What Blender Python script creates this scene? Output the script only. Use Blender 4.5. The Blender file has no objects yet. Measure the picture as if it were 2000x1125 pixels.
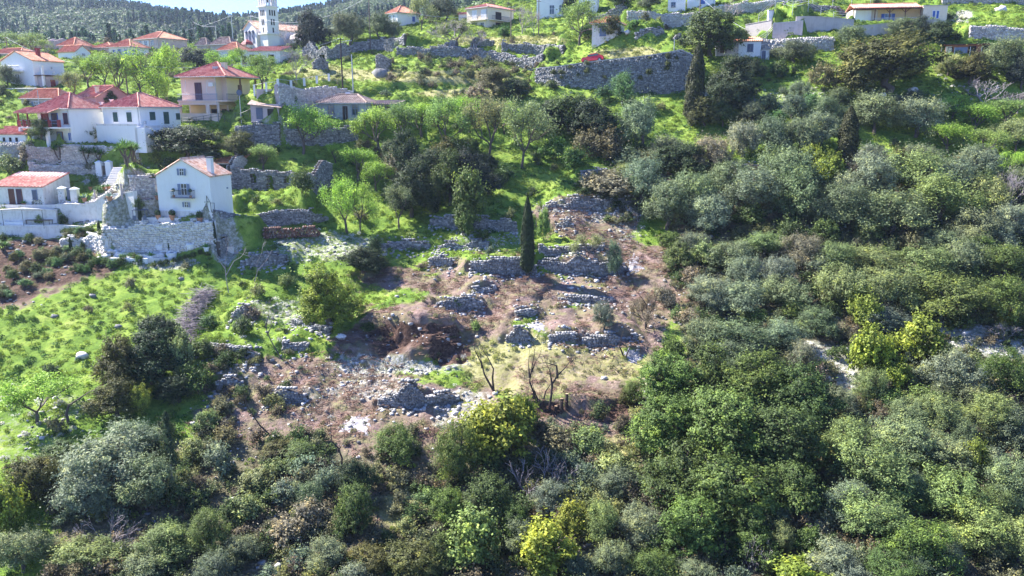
import bpy, math, random
import numpy as np
from mathutils import Vector, Matrix

sc = bpy.context.scene
COL = sc.collection
R = math.radians
# ------------------------------------------------------------------ camera, sky, sun, exposure
CZ = 60.0                 # height of the viewpoint above the datum
F = 1525.0                # focal length in photo pixels (2000 px wide)
PITCH = R(12.8)
cam = bpy.data.cameras.new('camera'); cam_o = bpy.data.objects.new('camera', cam); COL.objects.link(cam_o)
cam.sensor_width = 36.0; cam.lens = 36.0 * F / 2000.0
cam.clip_start = 0.5; cam.clip_end = 6000.0
cam_o.location = (0, 0, CZ); cam_o.rotation_euler = (R(90) - PITCH, 0, 0)
sc.camera = cam_o

SUN_AZ = R(-63)           # bearing of the sun measured from +Y towards +X (negative: to the left)
SUN_EL = R(44)
world = bpy.data.worlds.new('World'); sc.world = world; world.use_nodes = True
wn = world.node_tree; wn.nodes.clear()
sky = wn.nodes.new('ShaderNodeTexSky'); sky.sky_type = 'NISHITA'; sky.sun_disc = False
sky.sun_elevation = SUN_EL; sky.sun_rotation = SUN_AZ; sky.air_density = 1.0; sky.dust_density = 0.0; sky.ozone_density = 5.0
bg = wn.nodes.new('ShaderNodeBackground'); bg.inputs['Strength'].default_value = 0.066
wo = wn.nodes.new('ShaderNodeOutputWorld')
tint_ = wn.nodes.new('ShaderNodeMix'); tint_.data_type = 'RGBA'; tint_.blend_type = 'MULTIPLY'; tint_.inputs[0].default_value = 1; tint_.inputs[7].default_value = (0.76, 0.90, 1.36, 1)
wn.links.new(sky.outputs[0], tint_.inputs[6]); wn.links.new(tint_.outputs[2], bg.inputs[0]); wn.links.new(bg.outputs[0], wo.inputs[0])
sun = bpy.data.lights.new('sun', 'SUN'); sun.energy = 5.0; sun.angle = R(0.5); sun.color = (1.0, 0.955, 0.9)
sun_o = bpy.data.objects.new('sun', sun); COL.objects.link(sun_o)
sd = Vector((math.sin(SUN_AZ) * math.cos(SUN_EL), math.cos(SUN_AZ) * math.cos(SUN_EL), math.sin(SUN_EL)))
sun_o.rotation_euler = sd.to_track_quat('Z', 'Y').to_euler(); sun_o.location = (-60, 40, 150)
sc.view_settings.view_transform = 'Standard'; sc.view_settings.look = 'None'
sc.view_settings.gamma = 1.0; sc.view_settings.use_curve_mapping = False
sc.view_settings.exposure = 1.88
sc.cycles.max_bounces = 6; sc.cycles.diffuse_bounces = 3; sc.cycles.volume_bounces = 1
sc.cycles.transmission_bounces = 4; sc.cycles.glossy_bounces = 2

rng = np.random.default_rng(7)
random.seed(5)
SP, CP = math.sin(PITCH), math.cos(PITCH)

# ------------------------------------------------------------------ picture <-> place
def ray(px, py):
    x = (px - 1000) / F; y = (562.5 - py) / F
    return x, CP + y * SP, -SP + y * CP
def at(px, py, Y):
    """world point seen at a photo pixel at forward distance Y"""
    x, yy, z = ray(px, py); k = Y / yy
    return Vector((x * k, Y, CZ + z * k))
def proj(X, Y, Z):
    dep = Y * CP - (Z - CZ) * SP
    return 1000 + F * X / dep, 562.5 - F * ((Z - CZ) * CP + Y * SP) / dep

# ------------------------------------------------------------------ smooth noise
def vnoise(X, Y, s=1.0, seed=0):
    X = np.asarray(X, float) / s + seed * 17.31; Y = np.asarray(Y, float) / s - seed * 9.77
    xi = np.floor(X).astype(np.int64); yi = np.floor(Y).astype(np.int64)
    fx = X - xi; fy = Y - yi; fx = fx * fx * (3 - 2 * fx); fy = fy * fy * (3 - 2 * fy)
    def h(a, b):
        n = (a * 374761393 + b * 668265263 + seed * 1442695041) & 0x7fffffff
        n = (n ^ (n >> 13)) * 1274126177 & 0x7fffffff
        return ((n ^ (n >> 16)) & 0xffff) / 65535.0
    return (h(xi, yi) * (1 - fx) + h(xi + 1, yi) * fx) * (1 - fy) + (h(xi, yi + 1) * (1 - fx) + h(xi + 1, yi + 1) * fx) * fy
def smooth(a, b, x):
    t = np.clip((x - a) / (b - a), 0, 1); return t * t * (3 - 2 * t)

# ------------------------------------------------------------------ relief of the hillside
CTRL = {  # picture column: (row, distance) read off the photograph
    -300: [(1150, 47), (900, 61), (700, 81), (560, 98), (440, 118), (300, 136), (200, 165), (150, 190), (100, 240)],
    60:   [(1120, 49), (1000, 55), (900, 62), (800, 70), (700, 81), (620, 90), (540, 101), (500, 107), (440, 118), (400, 123), (330, 131), (285, 139), (235, 150), (200, 162), (160, 180), (120, 215), (95, 250)],
    300:  [(1120, 49), (900, 62), (800, 71), (700, 82), (600, 94), (520, 105), (460, 114), (437, 118), (400, 124), (320, 135), (275, 144), (235, 155), (200, 168), (160, 188), (120, 222), (95, 258)],
    520:  [(1120, 50), (900, 63), (750, 78), (640, 90), (535, 103), (460, 113), (410, 121), (370, 129), (300, 140), (245, 152), (190, 168), (150, 188), (110, 225), (92, 256)],
    760:  [(1120, 50), (900, 64), (750, 78), (640, 90), (535, 103), (450, 115), (350, 133), (245, 155), (180, 174), (130, 192), (90, 218), (55, 250)],
    1020: [(1120, 51), (900, 64), (800, 72), (750, 78), (640, 90), (535, 103), (450, 115), (350, 133), (245, 155), (180, 173), (130, 188), (90, 208), (45, 238)],
    1260: [(1120, 50), (900, 62), (750, 77), (640, 89), (535, 102), (450, 114), (350, 131), (245, 152), (185, 166), (110, 185), (60, 208), (22, 232)],
    1500: [(1120, 49), (900, 60), (700, 79), (560, 96), (450, 111), (350, 128), (250, 147), (180, 162), (120, 178), (70, 192), (30, 210), (5, 225)],
    1760: [(1120, 48), (900, 60), (700, 79), (560, 95), (450, 109), (350, 126), (250, 144), (180, 158), (110, 172), (62, 186), (30, 200), (5, 215)],
    2000: [(1120, 48), (900, 60), (700, 79), (560, 94), (450, 108), (350, 125), (250, 143), (180, 156), (100, 170), (50, 184), (10, 202)],
    2350: [(1120, 47), (900, 60), (700, 79), (560, 94), (450, 108), (350, 125), (250, 142), (180, 154), (100, 168), (50, 180), (10, 196)],
}
ZB_U = [-0.9, -0.55, -0.28, -0.1, 0.1, 0.3, 0.6, 0.9]
ZB_V = [17, 19, 21, 28, 42, 52, 56, 58]
DMAP = ([30, 50, 62, 78, 90, 103, 115, 135, 155, 180, 205, 240, 262], [30, 50, 61, 73, 82, 92, 102, 114, 127, 143, 160, 182, 197])
pts = []
for cpx, rows in CTRL.items():
    for py, d in rows:
        p = at(cpx, py, float(np.interp(d, *DMAP))); pts.append((p.x, p.y, p.z - CZ))
for u, zb in zip(ZB_U, ZB_V):
    for d, k in ((235, .9), (300, 1), (350, 1.05)): pts.append((u * d, d, zb * k))
    pts.append((u * 30, 30, -31.5)); pts.append((u * 5, 5, -33))
pts = np.array(pts)
CX, CY, CV = pts[:, 0] / 100, pts[:, 1] / 100, pts[:, 2]
def _phi(r2): return np.where(r2 > 0, 0.5 * r2 * np.log(r2 + 1e-12), 0)
n = len(CX)
A = np.zeros((n + 3, n + 3))
A[:n, :n] = _phi((CX[:, None] - CX) ** 2 + (CY[:, None] - CY) ** 2) + np.eye(n) * 2e-4
A[:n, n] = 1; A[:n, n + 1] = CX; A[:n, n + 2] = CY; A[n:, :n] = A[:n, n:].T
W = np.linalg.solve(A, np.concatenate([CV, np.zeros(3)]))
def tps(X, Y):
    X = X / 100; Y = Y / 100; out = W[n] + W[n + 1] * X + W[n + 2] * Y
    for i in range(n): out = out + W[i] * _phi((X - CX[i]) ** 2 + (Y - CY[i]) ** 2)
    return out
# the far ridge: picture column -> row of the skyline
RX = np.array([-700, -300, 0, 200, 320, 430, 520, 600, 660, 760, 900, 1100, 1500, 2000, 2600])
RY = np.array([-30, -20, 0, 14, 34, 50, 46, 34, 22, 4, -60, -110, -170, -200, -200])
RU = np.array([ray(a, b)[0] / ray(a, b)[1] for a, b in zip(RX, RY)])
RT = np.array([at(a, b, 100.0).z - CZ for a, b in zip(RX, RY)]) / 100
def base_z(X, Y):
    X = np.asarray(X, float); Y = np.asarray(Y, float)
    u = X / np.maximum(Y, 1)
    near = tps(X, np.minimum(Y, 360))
    zb = np.interp(u, ZB_U, ZB_V)
    rt = np.interp(u, RU, RT)
    dr = 800.0
    far = zb + (rt * dr - zb) * smooth(310, dr + 60, Y) ** 0.8 - np.maximum(Y - 880, 0) * 0.05
    far = far + 8 * (vnoise(X, Y, 110, 3) - 0.5) * smooth(330, 500, Y)
    w = smooth(285, 345, Y)
    z = near * (1 - w) + far * w
    z = z + 0.9 * (vnoise(X, Y, 9, 1) - 0.5) + 0.40 * (vnoise(X, Y, 3.2, 2) - 0.5) + 0.16 * (vnoise(X, Y, 1.1, 4) - 0.5)
    return z + CZ

# ground grid: rows by distance (fine near, coarse far), columns by bearing
NR, NC = 760, 620
D0, D1 = 22.0, 1500.0
UM = 0.80
ROWS = np.concatenate([np.geomspace(D0, 44, 20, endpoint=False), np.geomspace(44, 225, 600, endpoint=False), np.geomspace(225, 340, 60, endpoint=False), np.geomspace(340, D1, 80)])
US = np.concatenate([np.linspace(-1.7, -UM, 25, endpoint=False), np.linspace(-UM, UM, NC - 50), np.linspace(UM, 1.7, 26)[1:]])
GX = US[None, :] * ROWS[:, None]; GY = np.repeat(ROWS[:, None], NC, 1)
GZ = base_z(GX, GY)
def ground(X, Y):
    X = np.asarray(X, float); Y = np.asarray(Y, float)
    ri = np.interp(Y, ROWS, np.arange(NR)); ui = np.clip(np.interp(X / Y, US, np.arange(NC)), 0, NC - 1.001)
    r0 = np.minimum(ri.astype(int), NR - 2); c0 = ui.astype(int); fr = ri - r0; fc = ui - c0
    return (GZ[r0, c0] * (1 - fc) + GZ[r0, c0 + 1] * fc) * (1 - fr) + (GZ[r0 + 1, c0] * (1 - fc) + GZ[r0 + 1, c0 + 1] * fc) * fr
YS = np.concatenate([np.arange(40, 140, 0.25), np.arange(140, 300, 0.5), np.arange(300, 1200, 3)])
def hit(px, py, dy=0.0):
    """first ground point seen at a photo pixel"""
    x, yy, z = ray(px, py); k = YS / yy
    below = (CZ + z * k) < ground(x * k, YS)
    i = int(np.argmax(below)) if below.any() else len(YS) - 1
    Y = YS[i] + dy; X = x * k[i] + (x / yy) * dy
    return Vector((X, Y, float(ground(X, Y))))
def gz(x, y): return float(ground(x, y))
def pxm(p):
    """photo pixels per metre at a place"""
    return F / (p.y * CP - (p.z - CZ) * SP)

# ------------------------------------------------------------------ object helpers
def put(o, parent=None):
    COL.objects.link(o)
    if parent is not None: o.parent = parent
    return o
def mesh(name, V, Fc, mat=None, smooth_=False, attrs=None):
    """fast mesh from numpy: V (n,3); Fc (m,k) or a list of such arrays, k may differ"""
    me = bpy.data.meshes.new(name)
    V = np.asarray(V, np.float32).reshape(-1, 3)
    groups = Fc if isinstance(Fc, list) else [Fc]
    groups = [np.asarray(g, np.int32) for g in groups if len(g)]
    me.vertices.add(len(V)); me.vertices.foreach_set('co', V.ravel())
    tot = np.concatenate([np.full(len(g), g.shape[1], np.int32) for g in groups])
    idx = np.concatenate([g.ravel() for g in groups])
    start = np.concatenate([[0], np.cumsum(tot)[:-1]]).astype(np.int32)
    me.loops.add(len(idx)); me.loops.foreach_set('vertex_index', idx)
    me.polygons.add(len(tot)); me.polygons.foreach_set('loop_start', start)
    if smooth_: me.polygons.foreach_set('use_smooth', np.ones(len(tot), bool))
    if attrs:
        for k, v in attrs.items():
            v = np.asarray(v, np.float32)
            if v.ndim == 1:
                a = me.attributes.new(k, 'FLOAT', 'POINT'); a.data.foreach_set('value', v)
            else:
                a = me.attributes.new(k, 'FLOAT_COLOR', 'POINT'); a.data.foreach_set('color', v.ravel())
    me.update(calc_edges=True)
    if mat is not None: me.materials.append(mat)
    return me
def obj(name, me, parent=None, color=None):
    o = bpy.data.objects.new(name, me); put(o, parent)
    if color is not None: o.color = (*color, 1)
    return o
def empty(name, loc, rz=0.0):
    o = bpy.data.objects.new(name, None); o.empty_display_size = 0.3
    o.location = loc; o.rotation_euler = (0, 0, rz); put(o); return o
def tag(o, label=None, cat=None, group=None, kind=None):
    if label: o['label'] = label
    if cat: o['category'] = cat
    if group: o['group'] = group
    if kind: o['kind'] = kind
    return o

#
class MB:
    """collects boxes, prisms and tubes into one mesh"""
    def __init__(s): s.v = []; s.f = []
    def add(s, vs, fs):
        b = len(s.v); s.v.extend([tuple(v) for v in vs]); s.f.extend([tuple(i + b for i in f) for f in fs])
    def box(s, x0, x1, y0, y1, z0, z1):
        s.add([(x0, y0, z0), (x1, y0, z0), (x1, y1, z0), (x0, y1, z0), (x0, y0, z1), (x1, y0, z1), (x1, y1, z1), (x0, y1, z1)],
              [(0, 3, 2, 1), (4, 5, 6, 7), (0, 1, 5, 4), (1, 2, 6, 5), (2, 3, 7, 6), (3, 0, 4, 7)]); return s
    def bar(s, a, b, r=0.05, r2=None, n=4):
        a = Vector(a); b = Vector(b); r2 = r if r2 is None else r2
        d = (b - a)
        if d.length < 1e-6: return s
        d.normalize(); q = d.orthogonal().normalized(); w = d.cross(q)
        vs = []
        for p, rr in ((a, r), (b, r2)):
            for i in range(n):
                t = 2 * math.pi * (i + 0.5) / n; vs.append(p + (q * math.cos(t) + w * math.sin(t)) * rr)
        fs = [(i, (i + 1) % n, n + (i + 1) % n, n + i) for i in range(n)] + [tuple(range(n - 1, -1, -1)), tuple(range(n, 2 * n))]
        s.add(vs, fs); return s
    def tube(s, P, Rr, n=5):
        P = [Vector(p) for p in P]; m = len(P); vs = []
        for k, p in enumerate(P):
            d = (P[min(k + 1, m - 1)] - P[max(k - 1, 0)]).normalized()
            q = d.cross(Vector((0.31, 0.92, 0.21))).normalized(); w = d.cross(q)
            r = Rr[k] if hasattr(Rr, '__len__') else Rr
            for i in range(n):
                t = 2 * math.pi * i / n; vs.append(p + (q * math.cos(t) + w * math.sin(t)) * r)
        fs = [(k * n + i, k * n + (i + 1) % n, (k + 1) * n + (i + 1) % n, (k + 1) * n + i) for k in range(m - 1) for i in range(n)]
        fs += [tuple(range(n - 1, -1, -1)), tuple(range((m - 1) * n, m * n))]
        s.add(vs, fs); return s
    def lathe(s, c, prof, n=12, a0=0.0):
        """prof: (radius, height) from bottom to top"""
        c = Vector(c); vs = []
        for r, z in prof:
            for i in range(n):
                t = a0 + 2 * math.pi * i / n; vs.append((c.x + r * math.cos(t), c.y + r * math.sin(t), c.z + z))
        m = len(prof)
        fs = [(k * n + i, k * n + (i + 1) % n, (k + 1) * n + (i + 1) % n, (k + 1) * n + i) for k in range(m - 1) for i in range(n)]
        fs += [tuple(range(n - 1, -1, -1)), tuple(range((m - 1) * n, m * n))]
        s.add(vs, fs); return s
    def build(s, name, mat, parent=None, color=None, smooth_=False):
        me = bpy.data.meshes.new(name); me.from_pydata(s.v, [], s.f); me.update()
        if smooth_:
            me.polygons.foreach_set('use_smooth', [True] * len(me.polygons))
        me.materials.append(mat)
        return obj(name, me, parent, color)
# ------------------------------------------------------------------ materials
def newmat(name):
    m = bpy.data.materials.new(name); m.use_nodes = True; m.node_tree.nodes.clear(); return m, m.node_tree
def N(t, kind, **kw):
    nd = t.nodes.new(kind)
    for k, v in kw.items():
        if k == 'ins':
            for i, val in v.items(): nd.inputs[i].default_value = val
        else: setattr(nd, k, v)
    return nd
def ramp(t, fac, stops):
    r = t.nodes.new('ShaderNodeValToRGB'); t.links.new(fac, r.inputs[0]); e = r.color_ramp.elements
    while len(e) < len(stops): e.new(0.5)
    for i, (p, c) in enumerate(stops):
        e[i].position = p; e[i].color = (*c, 1) if len(c) == 3 else c
    return r.outputs[0]
def mix(t, fac, a, b, mode='MIX'):
    m = t.nodes.new('ShaderNodeMix'); m.data_type = 'RGBA'; m.blend_type = mode
    for i, v in ((0, fac), (6, a), (7, b)):
        if isinstance(v, bpy.types.NodeSocket): t.links.new(v, m.inputs[i])
        else: m.inputs[i].default_value = v if i == 0 else (*v, 1)
    return m.outputs[2]
def noise(t, scale, detail=4, rough=0.6, co=None):
    nn = t.nodes.new('ShaderNodeTexNoise'); nn.inputs['Scale'].default_value = scale
    nn.inputs['Detail'].default_value = detail; nn.inputs['Roughness'].default_value = rough
    if co is not None: t.links.new(co, nn.inputs['Vector'])
    return nn.outputs[0]
def coords(t, what='Object'):
    return t.nodes.new('ShaderNodeTexCoord').outputs[what]
def finish(t, color, rough=0.85, bump=None, bs=0.4, bd=0.05, spec=0.3, metal=0.0, trans=0.0):
    p = t.nodes.new('ShaderNodeBsdfPrincipled'); o = t.nodes.new('ShaderNodeOutputMaterial')
    if isinstance(color, bpy.types.NodeSocket): t.links.new(color, p.inputs['Base Color'])
    else: p.inputs['Base Color'].default_value = (*color, 1)
    p.inputs['Roughness'].default_value = rough; p.inputs['Specular IOR Level'].default_value = spec
    p.inputs['Metallic'].default_value = metal
    if bump is not None:
        b = t.nodes.new('ShaderNodeBump'); b.inputs['Strength'].default_value = bs; b.inputs['Distance'].default_value = bd
        t.links.new(bump, b.inputs['Height']); t.links.new(b.outputs[0], p.inputs['Normal'])
    if trans > 0:
        tr = t.nodes.new('ShaderNodeBsdfTranslucent'); mx = t.nodes.new('ShaderNodeMixShader'); mx.inputs[0].default_value = trans
        if isinstance(color, bpy.types.NodeSocket): t.links.new(color, tr.inputs[0])
        else: tr.inputs[0].default_value = (*color, 1)
        t.links.new(p.outputs[0], mx.inputs[1]); t.links.new(tr.outputs[0], mx.inputs[2]); t.links.new(mx.outputs[0], o.inputs[0])
    else: t.links.new(p.outputs[0], o.inputs[0])

def leaf_mat(name, inst=False, trans=0.35, warm=(1.55, 1.25, 0.55)):
    """leaf colour comes from the plant (object colour or the scattered plant's own tint), varied per clump"""
    m, t = newmat(name)
    if inst:
        base = N(t, 'ShaderNodeAttribute', attribute_type='INSTANCER', attribute_name='tintc').outputs['Color']
    else:
        base = t.nodes.new('ShaderNodeObjectInfo').outputs['Color']
    ti = N(t, 'ShaderNodeAttribute', attribute_name='tint').outputs['Fac']
    v = N(t, 'ShaderNodeMapRange', ins={1: 0, 2: 1, 3: 0.35, 4: 1.6}); t.links.new(ti, v.inputs[0])
    c = N(t, 'ShaderNodeVectorMath', operation='SCALE'); t.links.new(base, c.inputs[0]); t.links.new(v.outputs[0], c.inputs['Scale'])
    w = N(t, 'ShaderNodeMapRange', ins={1: 0.62, 2: 1.0, 3: 0, 4: 0.6}); t.links.new(ti, w.inputs[0])
    c2 = mix(t, w.outputs[0], c.outputs[0], mix(t, 1.0, c.outputs[0], warm, 'MULTIPLY'))
    finish(t, c2, 0.62, spec=0.25, trans=trans)
    return m
LEAF = leaf_mat('leaf', False, 0.33); LEAFI = leaf_mat('ground_leaf', True, 0.4)

def bark(name, col, dark):
    m, t = newmat(name); co = coords(t)
    f = noise(t, 3.0, 5, 0.7, co)
    finish(t, mix(t, f, dark, col), 0.9, bump=noise(t, 9, 4, 0.6, co), bs=0.8, bd=0.04)
    return m
BARK = bark('bark', (0.17, 0.135, 0.115), (0.05, 0.04, 0.035))
BARKP = bark('pale_bark', (0.42, 0.37, 0.38), (0.2, 0.17, 0.18))
BARKB = bark('scorched_bark', (0.075, 0.055, 0.05), (0.018, 0.014, 0.014))
CUTW = bark('cut_wood', (0.55, 0.40, 0.24), (0.36, 0.24, 0.13))

def stone_mat(name, a, b, c):
    m, t = newmat(name); co = coords(t)
    ti = N(t, 'ShaderNodeAttribute', attribute_name='tint').outputs['Fac']
    col = ramp(t, ti, [(0, a), (0.55, b), (1, c)])
    f = noise(t, 2.2, 6, 0.7, co)
    col = mix(t, N2(t, f), col, mix(t, 1.0, col, (0.45, 0.43, 0.4), 'MULTIPLY'))
    finish(t, col, 0.92, bump=noise(t, 11, 5, 0.7, co), bs=0.6, bd=0.04)
    return m
def N2(t, f, a=0.5, b=0.68, lo=0.0, hi=0.75):
    r = N(t, 'ShaderNodeMapRange', ins={1: a, 2: b, 3: lo, 4: hi}); t.links.new(f, r.inputs[0]); return r.outputs[0]
STONE = stone_mat('dry_stone', (0.15, 0.15, 0.15), (0.29, 0.285, 0.28), (0.50, 0.485, 0.46))
STONEW = stone_mat('pale_stone', (0.42, 0.39, 0.36), (0.60, 0.56, 0.51), (0.78, 0.74, 0.68))
STONED = stone_mat('dark_earth_stone', (0.10, 0.085, 0.075), (0.2, 0.17, 0.15), (0.36, 0.33, 0.3))
STONEI = None

def plaster(name, col, stain=(0.55, 0.5, 0.46), amt=0.5, sc_=0.6):
    m, t = newmat(name); co = coords(t)
    f = noise(t, sc_, 8, 0.7, co)
    mp = N(t, 'ShaderNodeMapping'); mp.inputs['Scale'].default_value = (3.0, 3.0, 0.35); t.links.new(co, mp.inputs[0])
    g = noise(t, 1.0, 6, 0.65, mp.outputs[0])
    c = mix(t, N2(t, f, 0.48, 0.75, 0, amt), col, tuple(x * y for x, y in zip(col, stain)))
    c = mix(t, N2(t, g, 0.52, 0.8, 0, amt * 0.8), c, tuple(x * y * 0.9 for x, y in zip(col, stain)))
    finish(t, c, 0.85, bump=noise(t, 5, 6, 0.7, co), bs=0.25, bd=0.03)
    return m
WHITE = plaster('white_plaster', (0.80, 0.80, 0.78), (0.8, 0.77, 0.72), 0.35)
WHITEW = plaster('weathered_whitewash', (0.74, 0.71, 0.68), (0.62, 0.58, 0.53), 0.8, 1.6)
PEACH = plaster('peach_plaster', (0.72, 0.56, 0.46), (0.85, 0.8, 0.78), 0.3)
YELLOW = plaster('warm_yellow_plaster', (0.78, 0.56, 0.30), (0.85, 0.8, 0.75), 0.3)
CREAM = plaster('cream_plaster', (0.74, 0.64, 0.50), (0.8, 0.75, 0.7), 0.4)
PINK = plaster('pink_plaster', (0.66, 0.30, 0.30), (0.85, 0.8, 0.8), 0.4)
BEIGE = plaster('beige_stone_plaster', (0.56, 0.47, 0.42), (0.65, 0.6, 0.55), 0.7, 1.0)
LILACST = plaster('rose_grey_plaster', (0.50, 0.42, 0.42), (0.6, 0.55, 0.5), 0.8, 1.2)
GREYP = plaster('grey_weathered_plaster', (0.40, 0.41, 0.40), (0.5, 0.46, 0.42), 0.9, 1.4)
CONC = plaster('concrete', (0.48, 0.44, 0.41), (0.65, 0.62, 0.6), 0.7, 0.8)
PAVE = plaster('pale_paving', (0.72, 0.68, 0.62), (0.7, 0.65, 0.6), 0.6, 1.5)

def plain(name, col, rough=0.6, spec=0.4, metal=0.0, var=0.25):
    m, t = newmat(name); co = coords(t)
    finish(t, mix(t, noise(t, 2.5, 5, 0.6, co), tuple(x * (1 - var) for x in col), tuple(min(1, x * (1 + var * 0.6)) for x in col)), rough, spec=spec, metal=metal)
    return m
BLUEP = plain('blue_paint', (0.05, 0.13, 0.42)); GREYBL = plain('grey_blue_paint', (0.20, 0.25, 0.36))
GREENP = plain('dark_green_paint', (0.035, 0.085, 0.075)); REDP = plain('dark_red_paint', (0.25, 0.03, 0.035))
BROWNP = plain('brown_paint', (0.13, 0.05, 0.035)); PURP = plain('plum_paint', (0.07, 0.035, 0.06))
WHITEP = plain('white_paint', (0.8, 0.8, 0.79)); DARKM = plain('dark_metal', (0.05, 0.05, 0.055), 0.5)
WOODD = plain('dark_wood', (0.075, 0.05, 0.035), 0.8); WOODG = plain('weathered_pole_wood', (0.17, 0.13, 0.11), 0.85)
GALV = plain('grey_metal', (0.42, 0.44, 0.46), 0.5, metal=0.2); REDCAR = plain('red_car_paint', (0.62, 0.02, 0.04), 0.25, 0.6, var=0.05)
RUBBER = plain('rubber', (0.02, 0.02, 0.02), 0.8); TERRA = plain('terracotta', (0.50, 0.24, 0.13), 0.8)
WIRE = plain('wire', (0.55, 0.55, 0.56), 0.5); BRICKM = plain('brick_red', (0.42, 0.17, 0.10), 0.9)
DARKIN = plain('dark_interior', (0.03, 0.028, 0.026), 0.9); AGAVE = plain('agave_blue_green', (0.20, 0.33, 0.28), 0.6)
YUCCA = plain('yucca_green', (0.10, 0.24, 0.04), 0.6); SLATB = plain('grey_blue_slate', (0.12, 0.14, 0.2), 0.7)
def glass_mat():
    m, t = newmat('window_glass'); finish(t, (0.03, 0.045, 0.06), 0.08, spec=0.9); return m
GLASS = glass_mat()
def tile_mat(name, a, b, c):
    m, t = newmat(name); co = coords(t)
    v = N(t, 'ShaderNodeTexVoronoi'); v.inputs['Scale'].default_value = 2.6; t.links.new(co, v.inputs['Vector'])
    s = N(t, 'ShaderNodeSeparateColor'); t.links.new(v.outputs['Color'], s.inputs[0])
    col = ramp(t, s.outputs[0], [(0, a), (0.5, b), (1, c)])
    col = mix(t, N2(t, noise(t, 1.1, 6, 0.7, co), 0.5, 0.7, 0, 0.6), col, tuple(x * 0.55 for x in a))
    finish(t, col, 0.85, bump=noise(t, 8, 3, 0.6, co), bs=0.3, bd=0.03)
    return m
TILE = tile_mat('terracotta_tile', (0.42, 0.14, 0.11), (0.56, 0.22, 0.17), (0.62, 0.34, 0.26))
TILEO = tile_mat('orange_tile', (0.52, 0.20, 0.11), (0.64, 0.29, 0.17), (0.70, 0.38, 0.25))
TILEB = tile_mat('old_brown_tile', (0.24, 0.17, 0.14), (0.36, 0.26, 0.21), (0.46, 0.36, 0.3))
TILEP = tile_mat('pale_mixed_tile', (0.50, 0.26, 0.17), (0.66, 0.42, 0.30), (0.74, 0.60, 0.47))
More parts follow.
